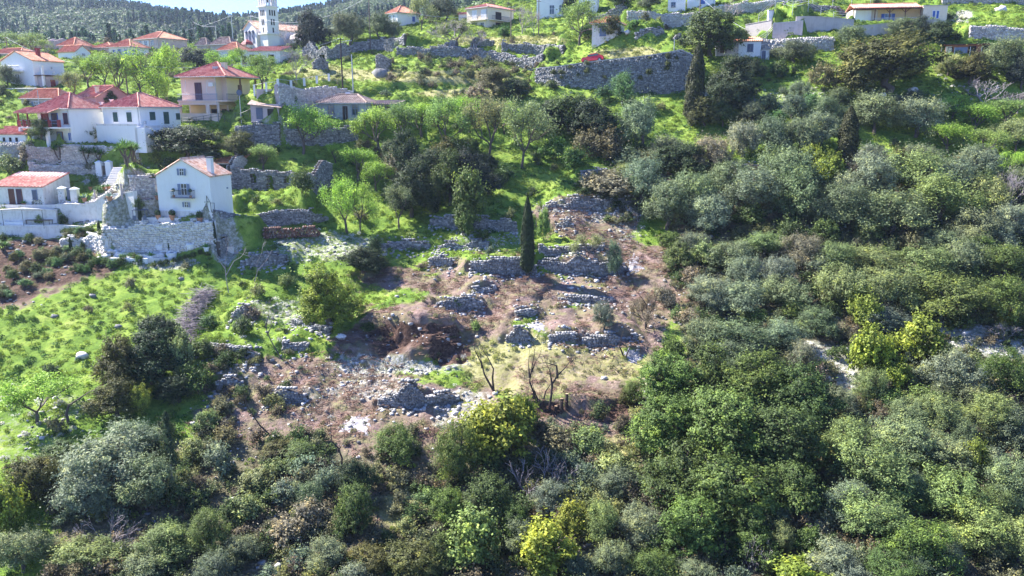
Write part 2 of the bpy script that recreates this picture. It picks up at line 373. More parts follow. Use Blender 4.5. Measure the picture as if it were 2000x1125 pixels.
# ------------------------------------------------------------------ terraces: level pads, then wall steps
PADS = [  # (column, row, half width m, depth m)
    (118, 284, 9, 6), (285, 281, 6, 7), (60, 405, 7, 5), (372, 440, 7, 5), (415, 243, 8, 7), (1760, 44, 13, 6), 
    (690, 238, 8, 1.2), (1440, 112, 8, 2), (1885, 106, 7, 2), (540, 377, 9, 5), (520, 95, 10, 6)]
def level(px, py, a, b):
    c = hit(px, py)
    w = (1 - smooth(a, a + 1.6, np.abs(GX - c.x))) * (1 - smooth(b, b + 1.4, GY - c.y)) * smooth(-.1, .7, GY - c.y)
    GZ[...] += (c.z - GZ) * w
SPECS = [  # name of the wall, base line in the photo [(col,row,height m)...], thickness, stone size, material, builds masonry?
    ('big', [(1046, 163, 2.4), (1085, 168, 3.0), (1130, 173, 3.9), (1180, 178, 4.8), (1240, 181, 5.6), (1290, 186, 6.3), (1330, 187, 6.5), (1352, 172, 5.2)], .8, .34, 'B'),
    ('t1', [(775, 112, 1.8), (900, 115, 1.9), (960, 120, 1.9), (1060, 121, 1.9)], .6, .34, 'S'),
    ('t2', [(683, 103, 1.6), (715, 101, 2.3), (745, 99, 2.5), (790, 93, 2.2)], .6, .34, 'S'),
    ('t3', [(1225, 44, 2.2), (1300, 48, 2.4), (1385, 44, 2.2)], .6, .36, 'W'),
    ('t4', [(1395, 24, 2.0), (1470, 26, 2.0), (1560, 24, 1.6)], .6, .36, 'W'),
    ('t5', [(1485, 101, 2.0), (1560, 101, 2.3), (1628, 100, 2.2)], .6, .34, 'W'),
    ('t6', [(1893, 76, 1.8), (1950, 79, 2.2), (2040, 84, 2.2)], .6, .34, 'W'),
    ('rt', [(1552, 77, 2.6), (1665, 74, 2.7)], .4, 0, 'C'),
    ('rt2', [(1664, 66, 1.8), (1720, 67, 1.8), (1800, 66, 1.8), (1840, 60, 1.5)], .4, 0, 'C'),
    ('rt3', [(1508, 75, 2.2), (1566, 77, 2.4)], .4, 0, 'CW'),
    ('rt4', [(1455, 70, 1.6), (1505, 70, 1.8)], .3, 0, 'C'),
    ('rd', [(546, 214, 3.4), (560, 219, 3.6), (600, 215, 3.5), (645, 208, 3.2), (690, 202, 2.0)], .7, .34, 'W'),
    ('p1', [(462, 284, 2.6), (505, 286, 3.2), (548, 286, 3.4)], .6, .34, 'S'),
    ('p2', [(560, 288, 2.4), (630, 285, 2.6), (700, 276, 2.2)], .6, .34, 'S'),
    ('g0', [(-60, 322, 2.6), (52, 322, 2.9)], .5, .30, 'R'),
    ('g1', [(55, 321, 2.4), (118, 321, 2.4)], .5, .30, 'R'),
    ('g2', [(121, 321, 2.7), (200, 321, 2.6), (272, 318, 2.2)], .5, .30, 'W'),
    ('g2b', [(274, 320, 2.2), (315, 330, 2.4), (345, 326, 1.6)], .5, .30, 'S'),
    ('g3', [(205, 338, 1.2), (150, 338, 1.2), (58, 342, 1.2)], .4, .30, 'W'),
    ('g4', [(118, 403, 1.3), (200, 399, 1.4), (308, 403, 1.6)], .4, .28, 'W'),
    ('g5', [(112, 412, 1.1), (170, 421, 1.7), (266, 431, 2.1)], .5, 0, 'WP'),
    ('g6', [(-50, 462, 1.2), (60, 466, 1.2), (118, 466, 1.4)], .4, 0, 'WP'),
    ('g6b', [(-50, 445, 1.8), (60, 446, 1.9), (112, 438, 1.6)], .4, 0, 'WP'),
    ('g7', [(120, 482, 1.0), (172, 478, 1.7), (196, 492, 2.2), (208, 503, 3.0)], .5, .3, 'P'),
    ('g8', [(206, 497, 3.5), (265, 494, 3.6), (340, 496, 3.7), (422, 487, 3.3)], .6, .42, 'P'),
    ('g9', [(418, 446, 1.9), (500, 447, 2.2), (606, 441, 1.9)], .6, .30, 'S'),
    ('g10', [(606, 441, 1.6), (640, 431, .7)], .5, .30, 'S'),
    ('s1', [(432, 505, 1.6), (463, 490, 2.2), (466, 474, 1.6)], .5, .3, 'S'),
    ('u1', [(255, 378, 1.8), (312, 378, 1.8)], .5, .30, 'W'),
    ('c1', [(742, 484, .6), (765, 486, 1.2), (800, 489, 1.3), (850, 485, 1.0)], .6, .30, 'S'),
    ('c2', [(855, 487, 1.0), (905, 489, 1.3), (955, 484, .8)], .6, .30, 'S'),
    ('c3', [(840, 438, .8), (870, 447, 1.5), (930, 452, 1.5), (1010, 453, 1.4)], .6, .30, 'S'),
    ('c4', [(918, 530, 1.4), (960, 537, 1.9), (1020, 537, 1.9), (1048, 534, 1.4)], .6, .32, 'S'),
    ('c5', [(1052, 532, 1.8), (1120, 538, 2.0), (1205, 540, 1.5), (1225, 530, .6)], .6, .32, 'S'),
    ('c6', [(1052, 490, 1.0), (1110, 493, 1.1), (1180, 492, .8)], .6, .30, 'S'),
    ('c7', [(838, 520, .7), (862, 524, 1.1), (884, 522, .7)], .5, .28, 'S'),
    ('c8', [(924, 571, .6), (945, 575, 1.2), (970, 571, .7)], .6, .28, 'S'),
    ('c9', [(852, 598, .6), (890, 612, 1.5), (925, 616, 1.6), (946, 606, .7)], .6, .30, 'S'),
    ('c10', [(1008, 620, .5), (1026, 622, 1.1), (1048, 616, .6)], .6, .28, 'S'),
    ('c11', [(988, 668, .8), (1010, 672, 1.4), (1034, 668, .9)], .6, .28, 'S'),
    ('c12', [(1072, 668, .6), (1100, 671, 1.1), (1126, 667, .6)], .6, .28, 'S'),
    ('c13', [(1138, 673, .7), (1180, 678, 1.4), (1232, 678, 1.5), (1246, 668, .6)], .6, .28, 'S'),
    ('c14', [(1090, 588, .3), (1130, 592, .6), (1200, 592, .6)], .6, .30, 'S'),
    ('c15', [(740, 796, .8), (775, 806, 1.9), (812, 806, 2.0), (850, 796, 1.4), (898, 784, .6)], .7, .26, 'S'),
    ('c16', [(520, 786, .5), (560, 790, 1.2), (598, 788, .8)], .6, .28, 'S'),
    ('c17', [(422, 762, 1.2), (450, 766, 1.4), (476, 762, .7)], .6, .26, 'S'),
    ('c18', [(392, 688, .8), (440, 697, 1.1), (505, 706, .9)], .6, .28, 'S'),
    ('c19', [(570, 637, .7), (610, 647, 1.1), (645, 655, .8)], .6, .28, 'S'),
    ('c20', [(453, 623, 1.0), (476, 629, 1.5), (501, 626, .9)], .6, .28, 'S'),
    ('c21', [(552, 686, .8), (575, 692, 1.3), (602, 688, .7)], .6, .26, 'S'),
    ('c22', [(1135, 346, 1.0), (1160, 350, 1.5), (1195, 347, .8)], .6, .30, 'S'),
    ('c23', [(470, 520, 1.0), (520, 522, 1.8), (560, 515, 1.2)], .6, .30, 'S'),
    ('c24', [(1428, 331, .8), (1480, 335, 1.1)], .6, .30, 'S'),
    ('c25', [(1060, 415, .6), (1110, 412, 1.6), (1170, 408, 1.5), (1230, 400, .7)], .7, .34, 'S'),
    ('c26', [(1085, 446, .5), (1105, 450, 1.2), (1122, 447, .6)], .6, .30, 'S'),
    ('c27', [(1060, 583, .5), (1105, 548, .3)], .4, .2, '-'),
    ('q1', [(640, 690, .6), (720, 728, 1.0), (800, 738, 1.3), (860, 716, 2.0), (912, 668, 1.2)], .0, 0, '-'),
    ('q2', [(700, 640, 1.0), (760, 668, 2.2), (830, 686, 2.4), (880, 660, 1.6)], .0, 0, '-'),
    ('q3', [(1215, 712, .6), (1255, 735, 1.4), (1262, 700, .8)], .0, 0, '-'),
    ('q4', [(1010, 808, 1.0), (1080, 824, 1.6), (1160, 836, 1.4), (1225, 800, .6)], .0, 0, '-'),
    ('b1', [(640, 170, 1.0), (760, 178, 1.4), (900, 172, 1.4)], .0, 0, '-'),
    ('b2', [(770, 208, 1.4), (840, 216, 1.6)], .0, 0, '-'),
    ('b3', [(800, 150, 1.0), (930, 155, 1.0)], .0, 0, '-'),
    ('b4', [(1095, 100, 1.2), (1180, 100, 1.6), (1260, 92, 1.6)], .0, 0, '-'),
    ('b5', [(980, 104, 1.6), (1050, 108, 1.8), (1100, 106, 1.2)], .6, .34, 'S'),
    ('b6', [(1150, 42, 2.0), (1225, 40, 2.0)], .6, .34, 'S'),
    ('b7', [(1240, 80, 1.0), (1290, 82, 1.4), (1330, 76, 1.2)], .6, .34, 'S'),
    ('b8', [(1850, 36, .8), (2000, 40, 1.2)], .0, 0, '-'),
    ('b9', [(1530, 20, 1.2), (1650, 18, 1.2)], .6, .34, 'S'),
    ('b10', [(1840, 10, 1.4), (2010, 8, 1.4)], .5, .34, 'R'),
]
WALLS = {}
def path_frame(P):
    P = np.array(P, float); d = np.diff(P[:, :2], axis=0); l = np.hypot(d[:, 0], d[:, 1]); s = np.concatenate([[0], np.cumsum(l)])
    return P, s
def densify(P, H, step=1.2):
    P, s = path_frame(P); n = max(3, int(s[-1] / step) + 1); x = np.linspace(0, s[-1], n)
    Q = np.stack([np.interp(x, s, P[:, k]) for k in range(3)], -1)      # rounded course through the measured points
    for _ in range(6): Q[1:-1] = .25 * Q[:-2] + .5 * Q[1:-1] + .25 * Q[2:]
    return Q, np.interp(x, s, H)
# from the valley upwards, so that each wall stands on the ground made by those below it
ORDER = sorted([(max(b for _, b, _ in sp[1]), 0, sp) for sp in SPECS] + [(pd[1] - .5, 1, pd) for pd in PADS], key=lambda q: -q[0])
for _, isp, it in ORDER:
    if isp: level(*it); continue
    key, line, th, ss, st = it
    P = [hit(a, b) for a, b, _ in line]; H = [h for _, _, h in line]
    if key in ('t3', 't4', 'b6', 'b9', 'g4', 'g2b', 'rt', 'rt2'):     # nearly edge-on ground: keep the course straight
        kx = np.polyfit([p.x for p in P], [p.y for p in P], 1) if key in ('g4', 'g2b') else [0, float(np.median([p.y for p in P]))]
        P = [at(a, b, kx[0] * p.x + kx[1]) for (a, b, _), p in zip(line, P)]
    P, H = densify([tuple(p) for p in P], H, 1.5 if ss else 2.0)
    P[:, 2] = ground(P[:, 0], P[:, 1]); P[:, 2] = np.convolve(np.pad(P[:, 2], 2, 'edge'), np.ones(5) / 5, 'valid')
    if key[0] == 'c': H = np.array(H) * .84
    WALLS[key] = dict(P=P, H=H, th=th, ss=ss, st=st); w = WALLS[key]
    L = (3.0 if key[0] != 'g' else 1.6) * max(H); flat = 6.0 if key == 'big' else (3.2 if key[0] == 'g' or key in ('rt2', 'rd', 'p1', 'rt') else 1.2)
    soft = 1.6 if key[0] in 'qb' and w['st'] == '-' else 0.35
    x0 = min(p[0] for p in P) - 4 * L; x1 = max(p[0] for p in P) + 4 * L
    y0 = min(p[1] for p in P) - 4; y1 = max(p[1] for p in P) + 5 * L
    r0, r1 = np.searchsorted(ROWS, [y0, y1]); sub = (slice(r0, r1), slice(None))
    m = (GX[sub] > x0) & (GX[sub] < x1)
    X = GX[sub][m]; Y = GY[sub][m]
    if not len(X): continue
    best = np.full(X.shape, 1e9); sgn = np.zeros(X.shape); hh = np.zeros(X.shape); en = np.zeros(X.shape)
    for i in range(len(P) - 1):
        ax, ay = P[i][:2]; bx, by = P[i + 1][:2]; dx, dy = bx - ax, by - ay; l2 = dx * dx + dy * dy; l = math.sqrt(l2)
        t = ((X - ax) * dx + (Y - ay) * dy) / l2; tc = np.clip(t, 0, 1)
        qx, qy = ax + tc * dx, ay + tc * dy
        d = np.hypot(X - qx, Y - qy)
        nx, ny = -dy / l, dx / l
        if dx < 0 if abs(dx) > 0.2 * l else ny < 0: nx, ny = -nx, -ny
        s = (X - qx) * nx + (Y - qy) * ny
        e = np.zeros(X.shape)
        if i == 0: e = np.maximum(e, np.maximum(-t, 0) * l)
        if i == len(P) - 2: e = np.maximum(e, np.maximum(t - 1, 0) * l)
        up = d < best
        best = np.where(up, d, best); sgn = np.where(up, np.where(s >= 0, d, -d), sgn)
        hh = np.where(up, H[i] + (H[i + 1] - H[i]) * tc, hh); en = np.where(up, e, en)
    s = sgn - (0.42 if th else 0.0)
    g = smooth(-0.02, soft, s) * np.exp(-np.maximum(s - flat, 0) / L) * (1 - smooth(0.1, 1.8 if key[0] != 'g' and key[:2] != 'rt' else .8, en))
    tmp = GZ[sub]; tmp[m] += hh * g * 0.97; GZ[sub] = tmp

# ------------------------------------------------------------------ what covers the ground where (lies on the ground, as seen in the photo)
PXG, PYG = proj(GX, GY, GZ)
WN1 = vnoise(GX, GY, 4.0, 11) - 0.5; WN2 = vnoise(GX, GY, 1.3, 12) - 0.5; WN3 = vnoise(GX, GY, 0.6, 13) - 0.5
def zone(blobs, edge=0.35):
    w = np.zeros(GX.shape)
    for cx, cy, rx, ry, k in blobs:
        r = np.hypot((PXG - cx) / rx, (PYG - cy) / ry) + 0.55 * WN1 + 0.35 * WN2 + 0.25 * WN3
        w = np.maximum(w, k * (1 - smooth(1 - edge, 1 + edge, r)))
    return w
Z_SOIL = zone([(720, 810, 250, 80, 1), (600, 745, 110, 50, .9), (880, 620, 150, 55, 1), (1145, 435, 105, 45, 1), (1200, 520, 110, 65, 1), (1030, 572, 210, 40, .95),
               (1160, 630, 130, 50, .8), (900, 560, 90, 30, .8), (1240, 610, 70, 70, .9), (1180, 790, 80, 60, .7), (1100, 740, 160, 60, .45), (75, 520, 130, 55, 1), (20, 570, 60, 30, 1), (770, 540, 60, 20, .9),
               (460, 820, 90, 50, .8), (770, 660, 110, 60, 1), (880, 520, 60, 18, .6), (1040, 815, 100, 30, .8), (1000, 500, 60, 12, .3),
               (1300, 560, 50, 90, .8), (1330, 480, 50, 60, .6)])
Z_PALE = zone([(640, 480, 110, 28, .8), (560, 500, 100, 18, .7), (50, 850, 90, 70, .5), (10, 800, 50, 60, .4), (540, 610, 60, 25, .7), (520, 650, 60, 20, .4), (960, 470, 90, 16, .6),
               (140, 790, 60, 25, .6), (1090, 660, 100, 20, .5), (1650, 720, 50, 45, 1), (1590, 690, 40, 30, .9), (1860, 650, 70, 35, .8), (1950, 680, 60, 50, .7), (900, 800, 60, 45, .8),
               (880, 700, 40, 50, .7), (725, 712, 100, 22, .9), (815, 716, 60, 16, 1.1), (720, 760, 120, 30, .7), (1230, 440, 40, 40, .6), (1150, 410, 90, 25, .7), (490, 740, 60, 30, .4), (450, 800, 80, 30, .4), (600, 800, 50, 40, .4),
               (1480, 540, 60, 25, .7), (1270, 780, 40, 60, .5), (600, 770, 60, 20, .6), (1400, 175, 60, 12, .7), (1570, 200, 120, 30, .4), (1900, 170, 60, 30, .3), (1870, 30, 30, 12, .8), (330, 515, 80, 14, .9)])
Z_PALE *= 0.62 + 0.3 * (PXG > 1350)
Z_GARD = zone([(255, 385, 70, 55, 1), (300, 460, 130, 34, 1), (420, 430, 40, 60, .8), (120, 425, 90, 22, .8), (230, 350, 70, 22, .7), (440, 480, 40, 40, .8), (530, 250, 40, 30, .5)])
Z_PALE = np.maximum(Z_PALE, Z_GARD)
Z_SCRUB = np.clip(np.maximum(smooth(830, 900, PYG + 60 * WN1) * smooth(40, 150, PXG + 40 * WN2) * 0.9,
                             smooth(1290, 1360, PXG + 50 * WN1) * smooth(290, 400, PYG) * 0.95), 0, 1)
Z_SCRUB = np.maximum(Z_SCRUB, zone([(470, 770, 90, 60, .7), (1150, 900, 200, 90, .8), (1010, 150, 250, 30, .25), (1230, 380, 100, 60, .7), (950, 130, 200, 15, .3)]))
Z_DRY = zone([(1000, 700, 150, 70, .8), (1150, 720, 120, 50, .8), (860, 150, 150, 12, .8), (700, 145, 120, 12, .7), (1000, 80, 150, 10, .8), (1180, 860, 160, 60, .7), (780, 990, 50, 40, .8), (900, 185, 120, 10, .7), (620, 140, 60, 14, .6), (1230, 105, 60, 12, .7), (960, 560, 60, 12, .5)])
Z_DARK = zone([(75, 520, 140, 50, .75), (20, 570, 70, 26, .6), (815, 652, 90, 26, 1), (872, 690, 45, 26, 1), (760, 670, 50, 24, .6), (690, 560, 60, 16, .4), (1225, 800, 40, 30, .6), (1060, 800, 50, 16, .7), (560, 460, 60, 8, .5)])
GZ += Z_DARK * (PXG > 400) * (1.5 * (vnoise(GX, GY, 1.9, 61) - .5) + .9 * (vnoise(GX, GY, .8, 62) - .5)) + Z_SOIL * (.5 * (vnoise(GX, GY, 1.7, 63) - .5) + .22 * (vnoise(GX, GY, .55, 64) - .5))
Z_FAR = smooth(290, 330, GY)
zone_col = np.stack([Z_SOIL, Z_PALE, Z_SCRUB, Z_DRY], -1).reshape(-1, 4)
def zat(Z, x, y):
    ri = np.clip(np.searchsorted(ROWS, y), 0, NR - 1); ci = np.clip(np.interp(x / y, US, np.arange(NC)).astype(int), 0, NC - 1)
    return Z[ri, ci]

def ground_material():
    m, t = newmat('hillside_soil_and_grass')
    co = coords(t)
    at_ = N(t, 'ShaderNodeAttribute', attribute_name='zones'); s = N(t, 'ShaderNodeSeparateColor'); t.links.new(at_.outputs['Color'], s.inputs[0])
    far = N(t, 'ShaderNodeAttribute', attribute_name='far').outputs['Fac']
    n1 = noise(t, 0.35, 8, 0.65, co); n2 = noise(t, 2.6, 6, 0.7, co); n3 = noise(t, 0.09, 4, 0.5, co)
    grass = ramp(t, n1, [(0.3, (0.06, 0.12, 0.02)), (0.48, (0.15, 0.24, 0.035)), (0.62, (0.25, 0.33, 0.06)), (0.75, (0.32, 0.34, 0.12))])
    grass = mix(t, N2(t, n2, 0.5, 0.7, 0, 0.7), grass, (0.05, 0.09, 0.025))
    soil = ramp(t, n2, [(0.3, (0.09, 0.058, 0.05)), (0.46, (0.19, 0.13, 0.115)), (0.6, (0.28, 0.20, 0.175)), (0.75, (0.40, 0.34, 0.31))])
    soil = mix(t, N2(t, n1, 0.40, 0.58, 0, 0.75), soil, (0.18, 0.15, 0.085))
    soil = mix(t, N2(t, noise(t, 0.7, 5, .6, co), 0.52, 0.66, 0, 0.6), soil, (0.24, 0.24, 0.11))
    pale = ramp(t, n2, [(0.3, (0.14, 0.14, 0.09)), (0.46, (0.28, 0.28, 0.2)), (0.6, (0.46, 0.45, 0.4)), (0.75, (0.66, 0.64, 0.6))])
    scrub = ramp(t, n2, [(0.3, (0.06, 0.055, 0.035)), (0.5, (0.13, 0.12, 0.07)), (0.65, (0.23, 0.20, 0.14)), (0.78, (0.4, 0.37, 0.32))])
    dry = ramp(t, n2, [(0.3, (0.16, 0.15, 0.055)), (0.5, (0.30, 0.29, 0.12)), (0.7, (0.44, 0.40, 0.22))])
    def w(sock, nn=n2, k=0.8):
        a = N(t, 'ShaderNodeMath', operation='MULTIPLY_ADD', ins={1: k, 2: -k * 0.5}); t.links.new(nn, a.inputs[0])
        b = N(t, 'ShaderNodeMath', operation='ADD'); t.links.new(a.outputs[0], b.inputs[0]); t.links.new(sock, b.inputs[1])
        return N2(t, b.outputs[0], 0.3, 0.62, 0, 1)
    c = mix(t, w(s.outputs[2]), grass, scrub)
    c = mix(t, w(at_.outputs['Alpha']), c, dry)
    c = mix(t, w(s.outputs[0]), c, soil)
    c = mix(t, w(s.outputs[1]), c, pale)
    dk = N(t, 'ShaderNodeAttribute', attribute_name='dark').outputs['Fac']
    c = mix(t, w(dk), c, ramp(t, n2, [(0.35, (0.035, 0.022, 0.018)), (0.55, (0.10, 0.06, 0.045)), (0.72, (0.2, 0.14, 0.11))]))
    c = mix(t, far, c, ramp(t, n1, [(0.3, (0.03, 0.05, 0.025)), (0.6, (0.09, 0.12, 0.05)), (0.75, (0.2, 0.2, 0.12))]))
    finish(t, c, 0.95, bump=noise(t, 3.5, 8, 0.72, co), bs=0.9, bd=0.22, spec=0.1)
    return m
ii = (np.arange(NR - 1)[:, None] * NC + np.arange(NC - 1)[None, :]).ravel()
quads = np.stack([ii, ii + 1, ii + 1 + NC, ii + NC], -1)
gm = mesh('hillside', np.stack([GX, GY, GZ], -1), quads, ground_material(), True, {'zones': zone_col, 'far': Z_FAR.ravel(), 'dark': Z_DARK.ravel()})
g_o = tag(obj('hillside', gm), kind='structure')
# the land goes on below, behind and beside the part in view
mb = MB(); zs = 22.0
mb.box(-1400, 1400, -300, 21.9, CZ - 60, float(GZ[0].min()) - 0.3); 
tag(mb.build('valley_floor', plain('valley_scrub', (0.09, 0.11, 0.05), 0.95)), kind='structure')
# ------------------------------------------------------------------ masonry
def stone_boxes(r, C, T, Nn, U, D):
    """boxes with knocked-off corners at C; T along, Nn out, U up; D (n,3) sizes"""
    n = len(C); s = np.array([(x, y, z) for z in (-1, 1) for y in (-1, 1) for x in (-1, 1)], float)
    loc = s[None] * D[:, None, :] * 0.5 * r.uniform(0.72, 1.06, (n, 8, 3))
    V = C[:, None] + loc[..., :1] * T[:, None] + loc[..., 1:2] * Nn[:, None] + loc[..., 2:] * U[:, None]
    q = np.array([(0, 2, 3, 1), (4, 5, 7, 6), (0, 1, 5, 4), (1, 3, 7, 5), (3, 2, 6, 7), (2, 0, 4, 6)])
    return V.reshape(-1, 3), (q[None] + (np.arange(n) * 8)[:, None, None]).reshape(-1, 4)
def face_stones(r, P, H, out, size, depth=0.16, top=True, openings=(), topfn=None, low=0.4, both=0.0):
    """stones covering the outer face of a wall that follows P (base points, left to right); out: +1 / -1 which side"""
    P, s = path_frame(P); H = np.interp(s, s, H) if hasattr(H, '__len__') else np.full(len(s), H)
    Cs = []; Ts = []; Ns = []; Ds = []
    rows = int((max(H) + low) / (size * 0.62)) + 1
    for k in range(rows):
        m = int(s[-1] / size) + 2; w = size * r.uniform(0.6, 1.45, m); x = np.cumsum(w) - w / 2 + r.uniform(-.5, .2) * size
        ok = (x > 0) & (x < s[-1]); x = x[ok]; w = w[ok]; z = -low + (k + 0.5) * size * 0.62 + r.normal(0, size * .05, len(x))
        hh = np.interp(x, s, H) if topfn is None else topfn(x)
        ok = z < hh - size * .05
        for (a, b, c, d) in openings: ok &= ~((x > a) & (x < b) & (z > c) & (z < d))
        x, z, w = x[ok], z[ok], w[ok]
        if not len(x): continue
        i = np.clip(np.searchsorted(s, x) - 1, 0, len(s) - 2); t = (x - s[i]) / (s[i + 1] - s[i])
        b = P[i] + (P[i + 1] - P[i]) * t[:, None]; d = P[i + 1] - P[i]; d[:, 2] = 0; d /= np.linalg.norm(d, axis=1, keepdims=True)
        nn = np.stack([d[:, 1], -d[:, 0], 0 * d[:, 0]], -1) * out
        c = b.copy(); c[:, 2] += z; c += nn * (r.uniform(-.05, .06, len(x)))[:, None]
        Cs.append(c); Ts.append(d); Ns.append(nn); Ds.append(np.stack([w * 1.02, np.full(len(x), depth * 2), size * 0.62 * r.uniform(.85, 1.2, len(x))], -1))
        if both:
            Cs.append(c - nn * both); Ts.append(d); Ns.append(nn); Ds.append(Ds[-1])
    C, T, Nn, D = (np.concatenate(q) for q in (Cs, Ts, Ns, Ds))
    U = np.tile([0, 0, 1.0], (len(C), 1)); V, Fq = stone_boxes(r, C, T, Nn, U, D)
    return V, Fq, len(C)
def core_strip(P, H, out, th, low=0.8, inset=0.06):
    mb = MB(); P, s = path_frame(P); H = list(H)
    d = np.gradient(P[:, :2], axis=0); d /= np.linalg.norm(d, axis=1, keepdims=True) + 1e-9; nn = np.stack([d[:, 1], -d[:, 0]], -1) * out
    vs = []
    for p, n_, h in zip(P, nn, H):
        for o, z in ((-inset, -low), (-inset, h), (-th - inset, h), (-th - inset, -low)):
            vs.append((p[0] + n_[0] * o, p[1] + n_[1] * o, p[2] + z))
    fs = []
    for i in range(len(P) - 1):
        for k in range(4):
            fs.append((i * 4 + k, i * 4 + (k + 1) % 4, i * 4 + 4 + (k + 1) % 4, i * 4 + 4 + k))
    fs += [(0, 3, 2, 1), tuple(len(vs) - 4 + k for k in range(4))]
    mb.add(vs, fs); return mb
WL_TXT = {
    'big': ('retaining_wall', 'wall', 'great curved stone retaining wall carrying the road with the red car'), 't1': ('stone_wall', 'wall', 'long pale dry stone wall across the green slope, top centre'),
    't2': ('stone_wall', 'wall', 'rounded stone terrace wall beside the pole, right of the large dark tree'), 't3': ('stone_wall', 'wall', 'tall pale terrace wall under the blue-doored white house'),
    't4': ('stone_wall', 'wall', 'pale stone wall right of the blue-doored white house'), 't5': ('stone_wall', 'wall', 'straight pale wall left of the huge spreading oak'),
    't6': ('stone_wall', 'wall', 'pale stone wall at the right edge above the brick shed'), 'rt': ('rendered_wall', 'wall', 'grey rendered retaining wall left of the porch house'),
    'rt2': ('rendered_wall', 'wall', 'pale curved rendered wall holding the porch house terrace'), 'rt3': ('rendered_wall', 'wall', 'pinkish cream sloping wall at the far left of the porch house drive'),
    'rt4': ('rendered_wall', 'wall', 'low grey block wall right of the big dark oak'), 'rd': ('retaining_wall', 'wall', 'rounded pale stone bastion behind the grey wooden-fronted house'),
    'p1': ('stone_wall', 'wall', 'blue-shaded stone wall below the peach house'), 'p2': ('stone_wall', 'wall', 'overgrown shaded wall below the grey wooden-fronted house'),
    'g0': ('garden_wall', 'wall', 'rose-brown plastered rubble wall at the far left edge'), 'g1': ('garden_wall', 'wall', 'rose-brown rubble wall under the red porch house'),
    'g2': ('garden_wall', 'wall', 'pale stone garden wall with yuccas in front'), 'g3': ('garden_wall', 'wall', 'low pale wall behind the red-roofed stone annex'),
    'g4': ('garden_wall', 'wall', 'upper pale garden wall with potted agaves before it'), 'g5': ('garden_wall', 'wall', 'long whitewashed sloping wall below the potted agaves'),
    'g6b': ('garden_wall', 'wall', 'white rubble wall behind the outdoor sofa under the stone annex'),
    'g6': ('garden_wall', 'wall', 'low whitewashed wall along the bench terrace'), 'g7': ('garden_wall', 'wall', 'whitewashed wall dropping to the rock garden'),
    'g8': ('garden_wall', 'wall', 'high whitewashed rock face behind the little white planters'), 'g9': ('stone_wall', 'wall', 'long straight wall under the grass plot of the roofless ruin'),
    'g10': ('stone_wall', 'wall', 'low wall end falling to the path, left of the lime-green trees'), 's1': ('stone_wall', 'wall', 'curved stone wall beside the garden steps'),
    'u1': ('stone_wall', 'wall', 'rough stone wall left of the white three-storey house'), 'c1': ('dry_stone_wall', 'wall', 'broken dry wall left of centre below the lime-green trees'),
    'c2': ('dry_stone_wall', 'wall', 'broken dry wall just left of the lone cypress, upper row'), 'c3': ('dry_stone_wall', 'wall', 'dry wall half in shade below the dark central thicket'),
    'c4': ('dry_stone_wall', 'wall', 'well-kept dry wall behind the foot of the lone cypress'), 'c5': ('dry_stone_wall', 'wall', 'long dry wall right of the lone cypress'),
    'c6': ('dry_stone_wall', 'wall', 'short dry wall above and right of the lone cypress foot'), 'c7': ('dry_stone_wall', 'wall', 'small dry wall remnant right of the low blackish-green tree'),
    'c8': ('dry_stone_wall', 'wall', 'small curved dry wall above the larger double one, centre'), 'c9': ('dry_stone_wall', 'wall', 'blue-shaded curved dry wall just above the dark earth hollow'),
    'c10': ('dry_stone_wall', 'wall', 'small dry wall beside the middle ash patch'), 'c11': ('dry_stone_wall', 'wall', 'half-round dry wall below the middle ash patch'),
    'c12': ('dry_stone_wall', 'wall', 'tumbled dry wall between two round ones below the middle ash patch'), 'c13': ('dry_stone_wall', 'wall', 'long curved dry wall under the small grey olive'),
    'c14': ('dry_stone_wall', 'wall', 'low dry wall at the tip of the cypress shadow'), 'c15': ('dry_stone_wall', 'wall', 'big half-round wall of heaped stone above the largest ash patch'),
    'c16': ('dry_stone_wall', 'wall', 'crumbled dry wall left of the largest ash patch'), 'c17': ('dry_stone_wall', 'wall', 'round stone-built bank right of the dark tree cluster, lower left'),
    'c18': ('dry_stone_wall', 'wall', 'grey dry wall right of the lower end of the brushwood pile'), 'c19': ('dry_stone_wall', 'wall', 'dry wall at the left foot of the round yellow-green oak'),
    'c20': ('dry_stone_wall', 'wall', 'dark dry wall on the meadow right of the brushwood pile'), 'c21': ('dry_stone_wall', 'wall', 'little dry wall below the leaning leafless stem'),
    'c22': ('dry_stone_wall', 'wall', 'blue-shaded wall among bushes right of the thicket'), 'c23': ('dry_stone_wall', 'wall', 'dark wall right of the garden steps'),
    'c24': ('dry_stone_wall', 'wall', 'short pale wall among the olives right of centre'), 'c25': ('dry_stone_wall', 'wall', 'tumbled wall at the top of the cleared ground'),
    'c26': ('dry_stone_wall', 'wall', 'small dark wall in the middle of the upper cleared ground'),
    'b5': ('stone_wall', 'wall', 'shaded wall left of the road end'), 'b6': ('stone_wall', 'wall', 'blue-shaded wall behind the orange-roofed cottage'), 'b7': ('stone_wall', 'wall', 'rough outcrop wall left of the big oak'),
    'b9': ('stone_wall', 'wall', 'pale wall above the porch house drive'), 'b10': ('stone_wall', 'wall', 'rose-brown wall at the top right corner'),
}
r = np.random.default_rng(77)
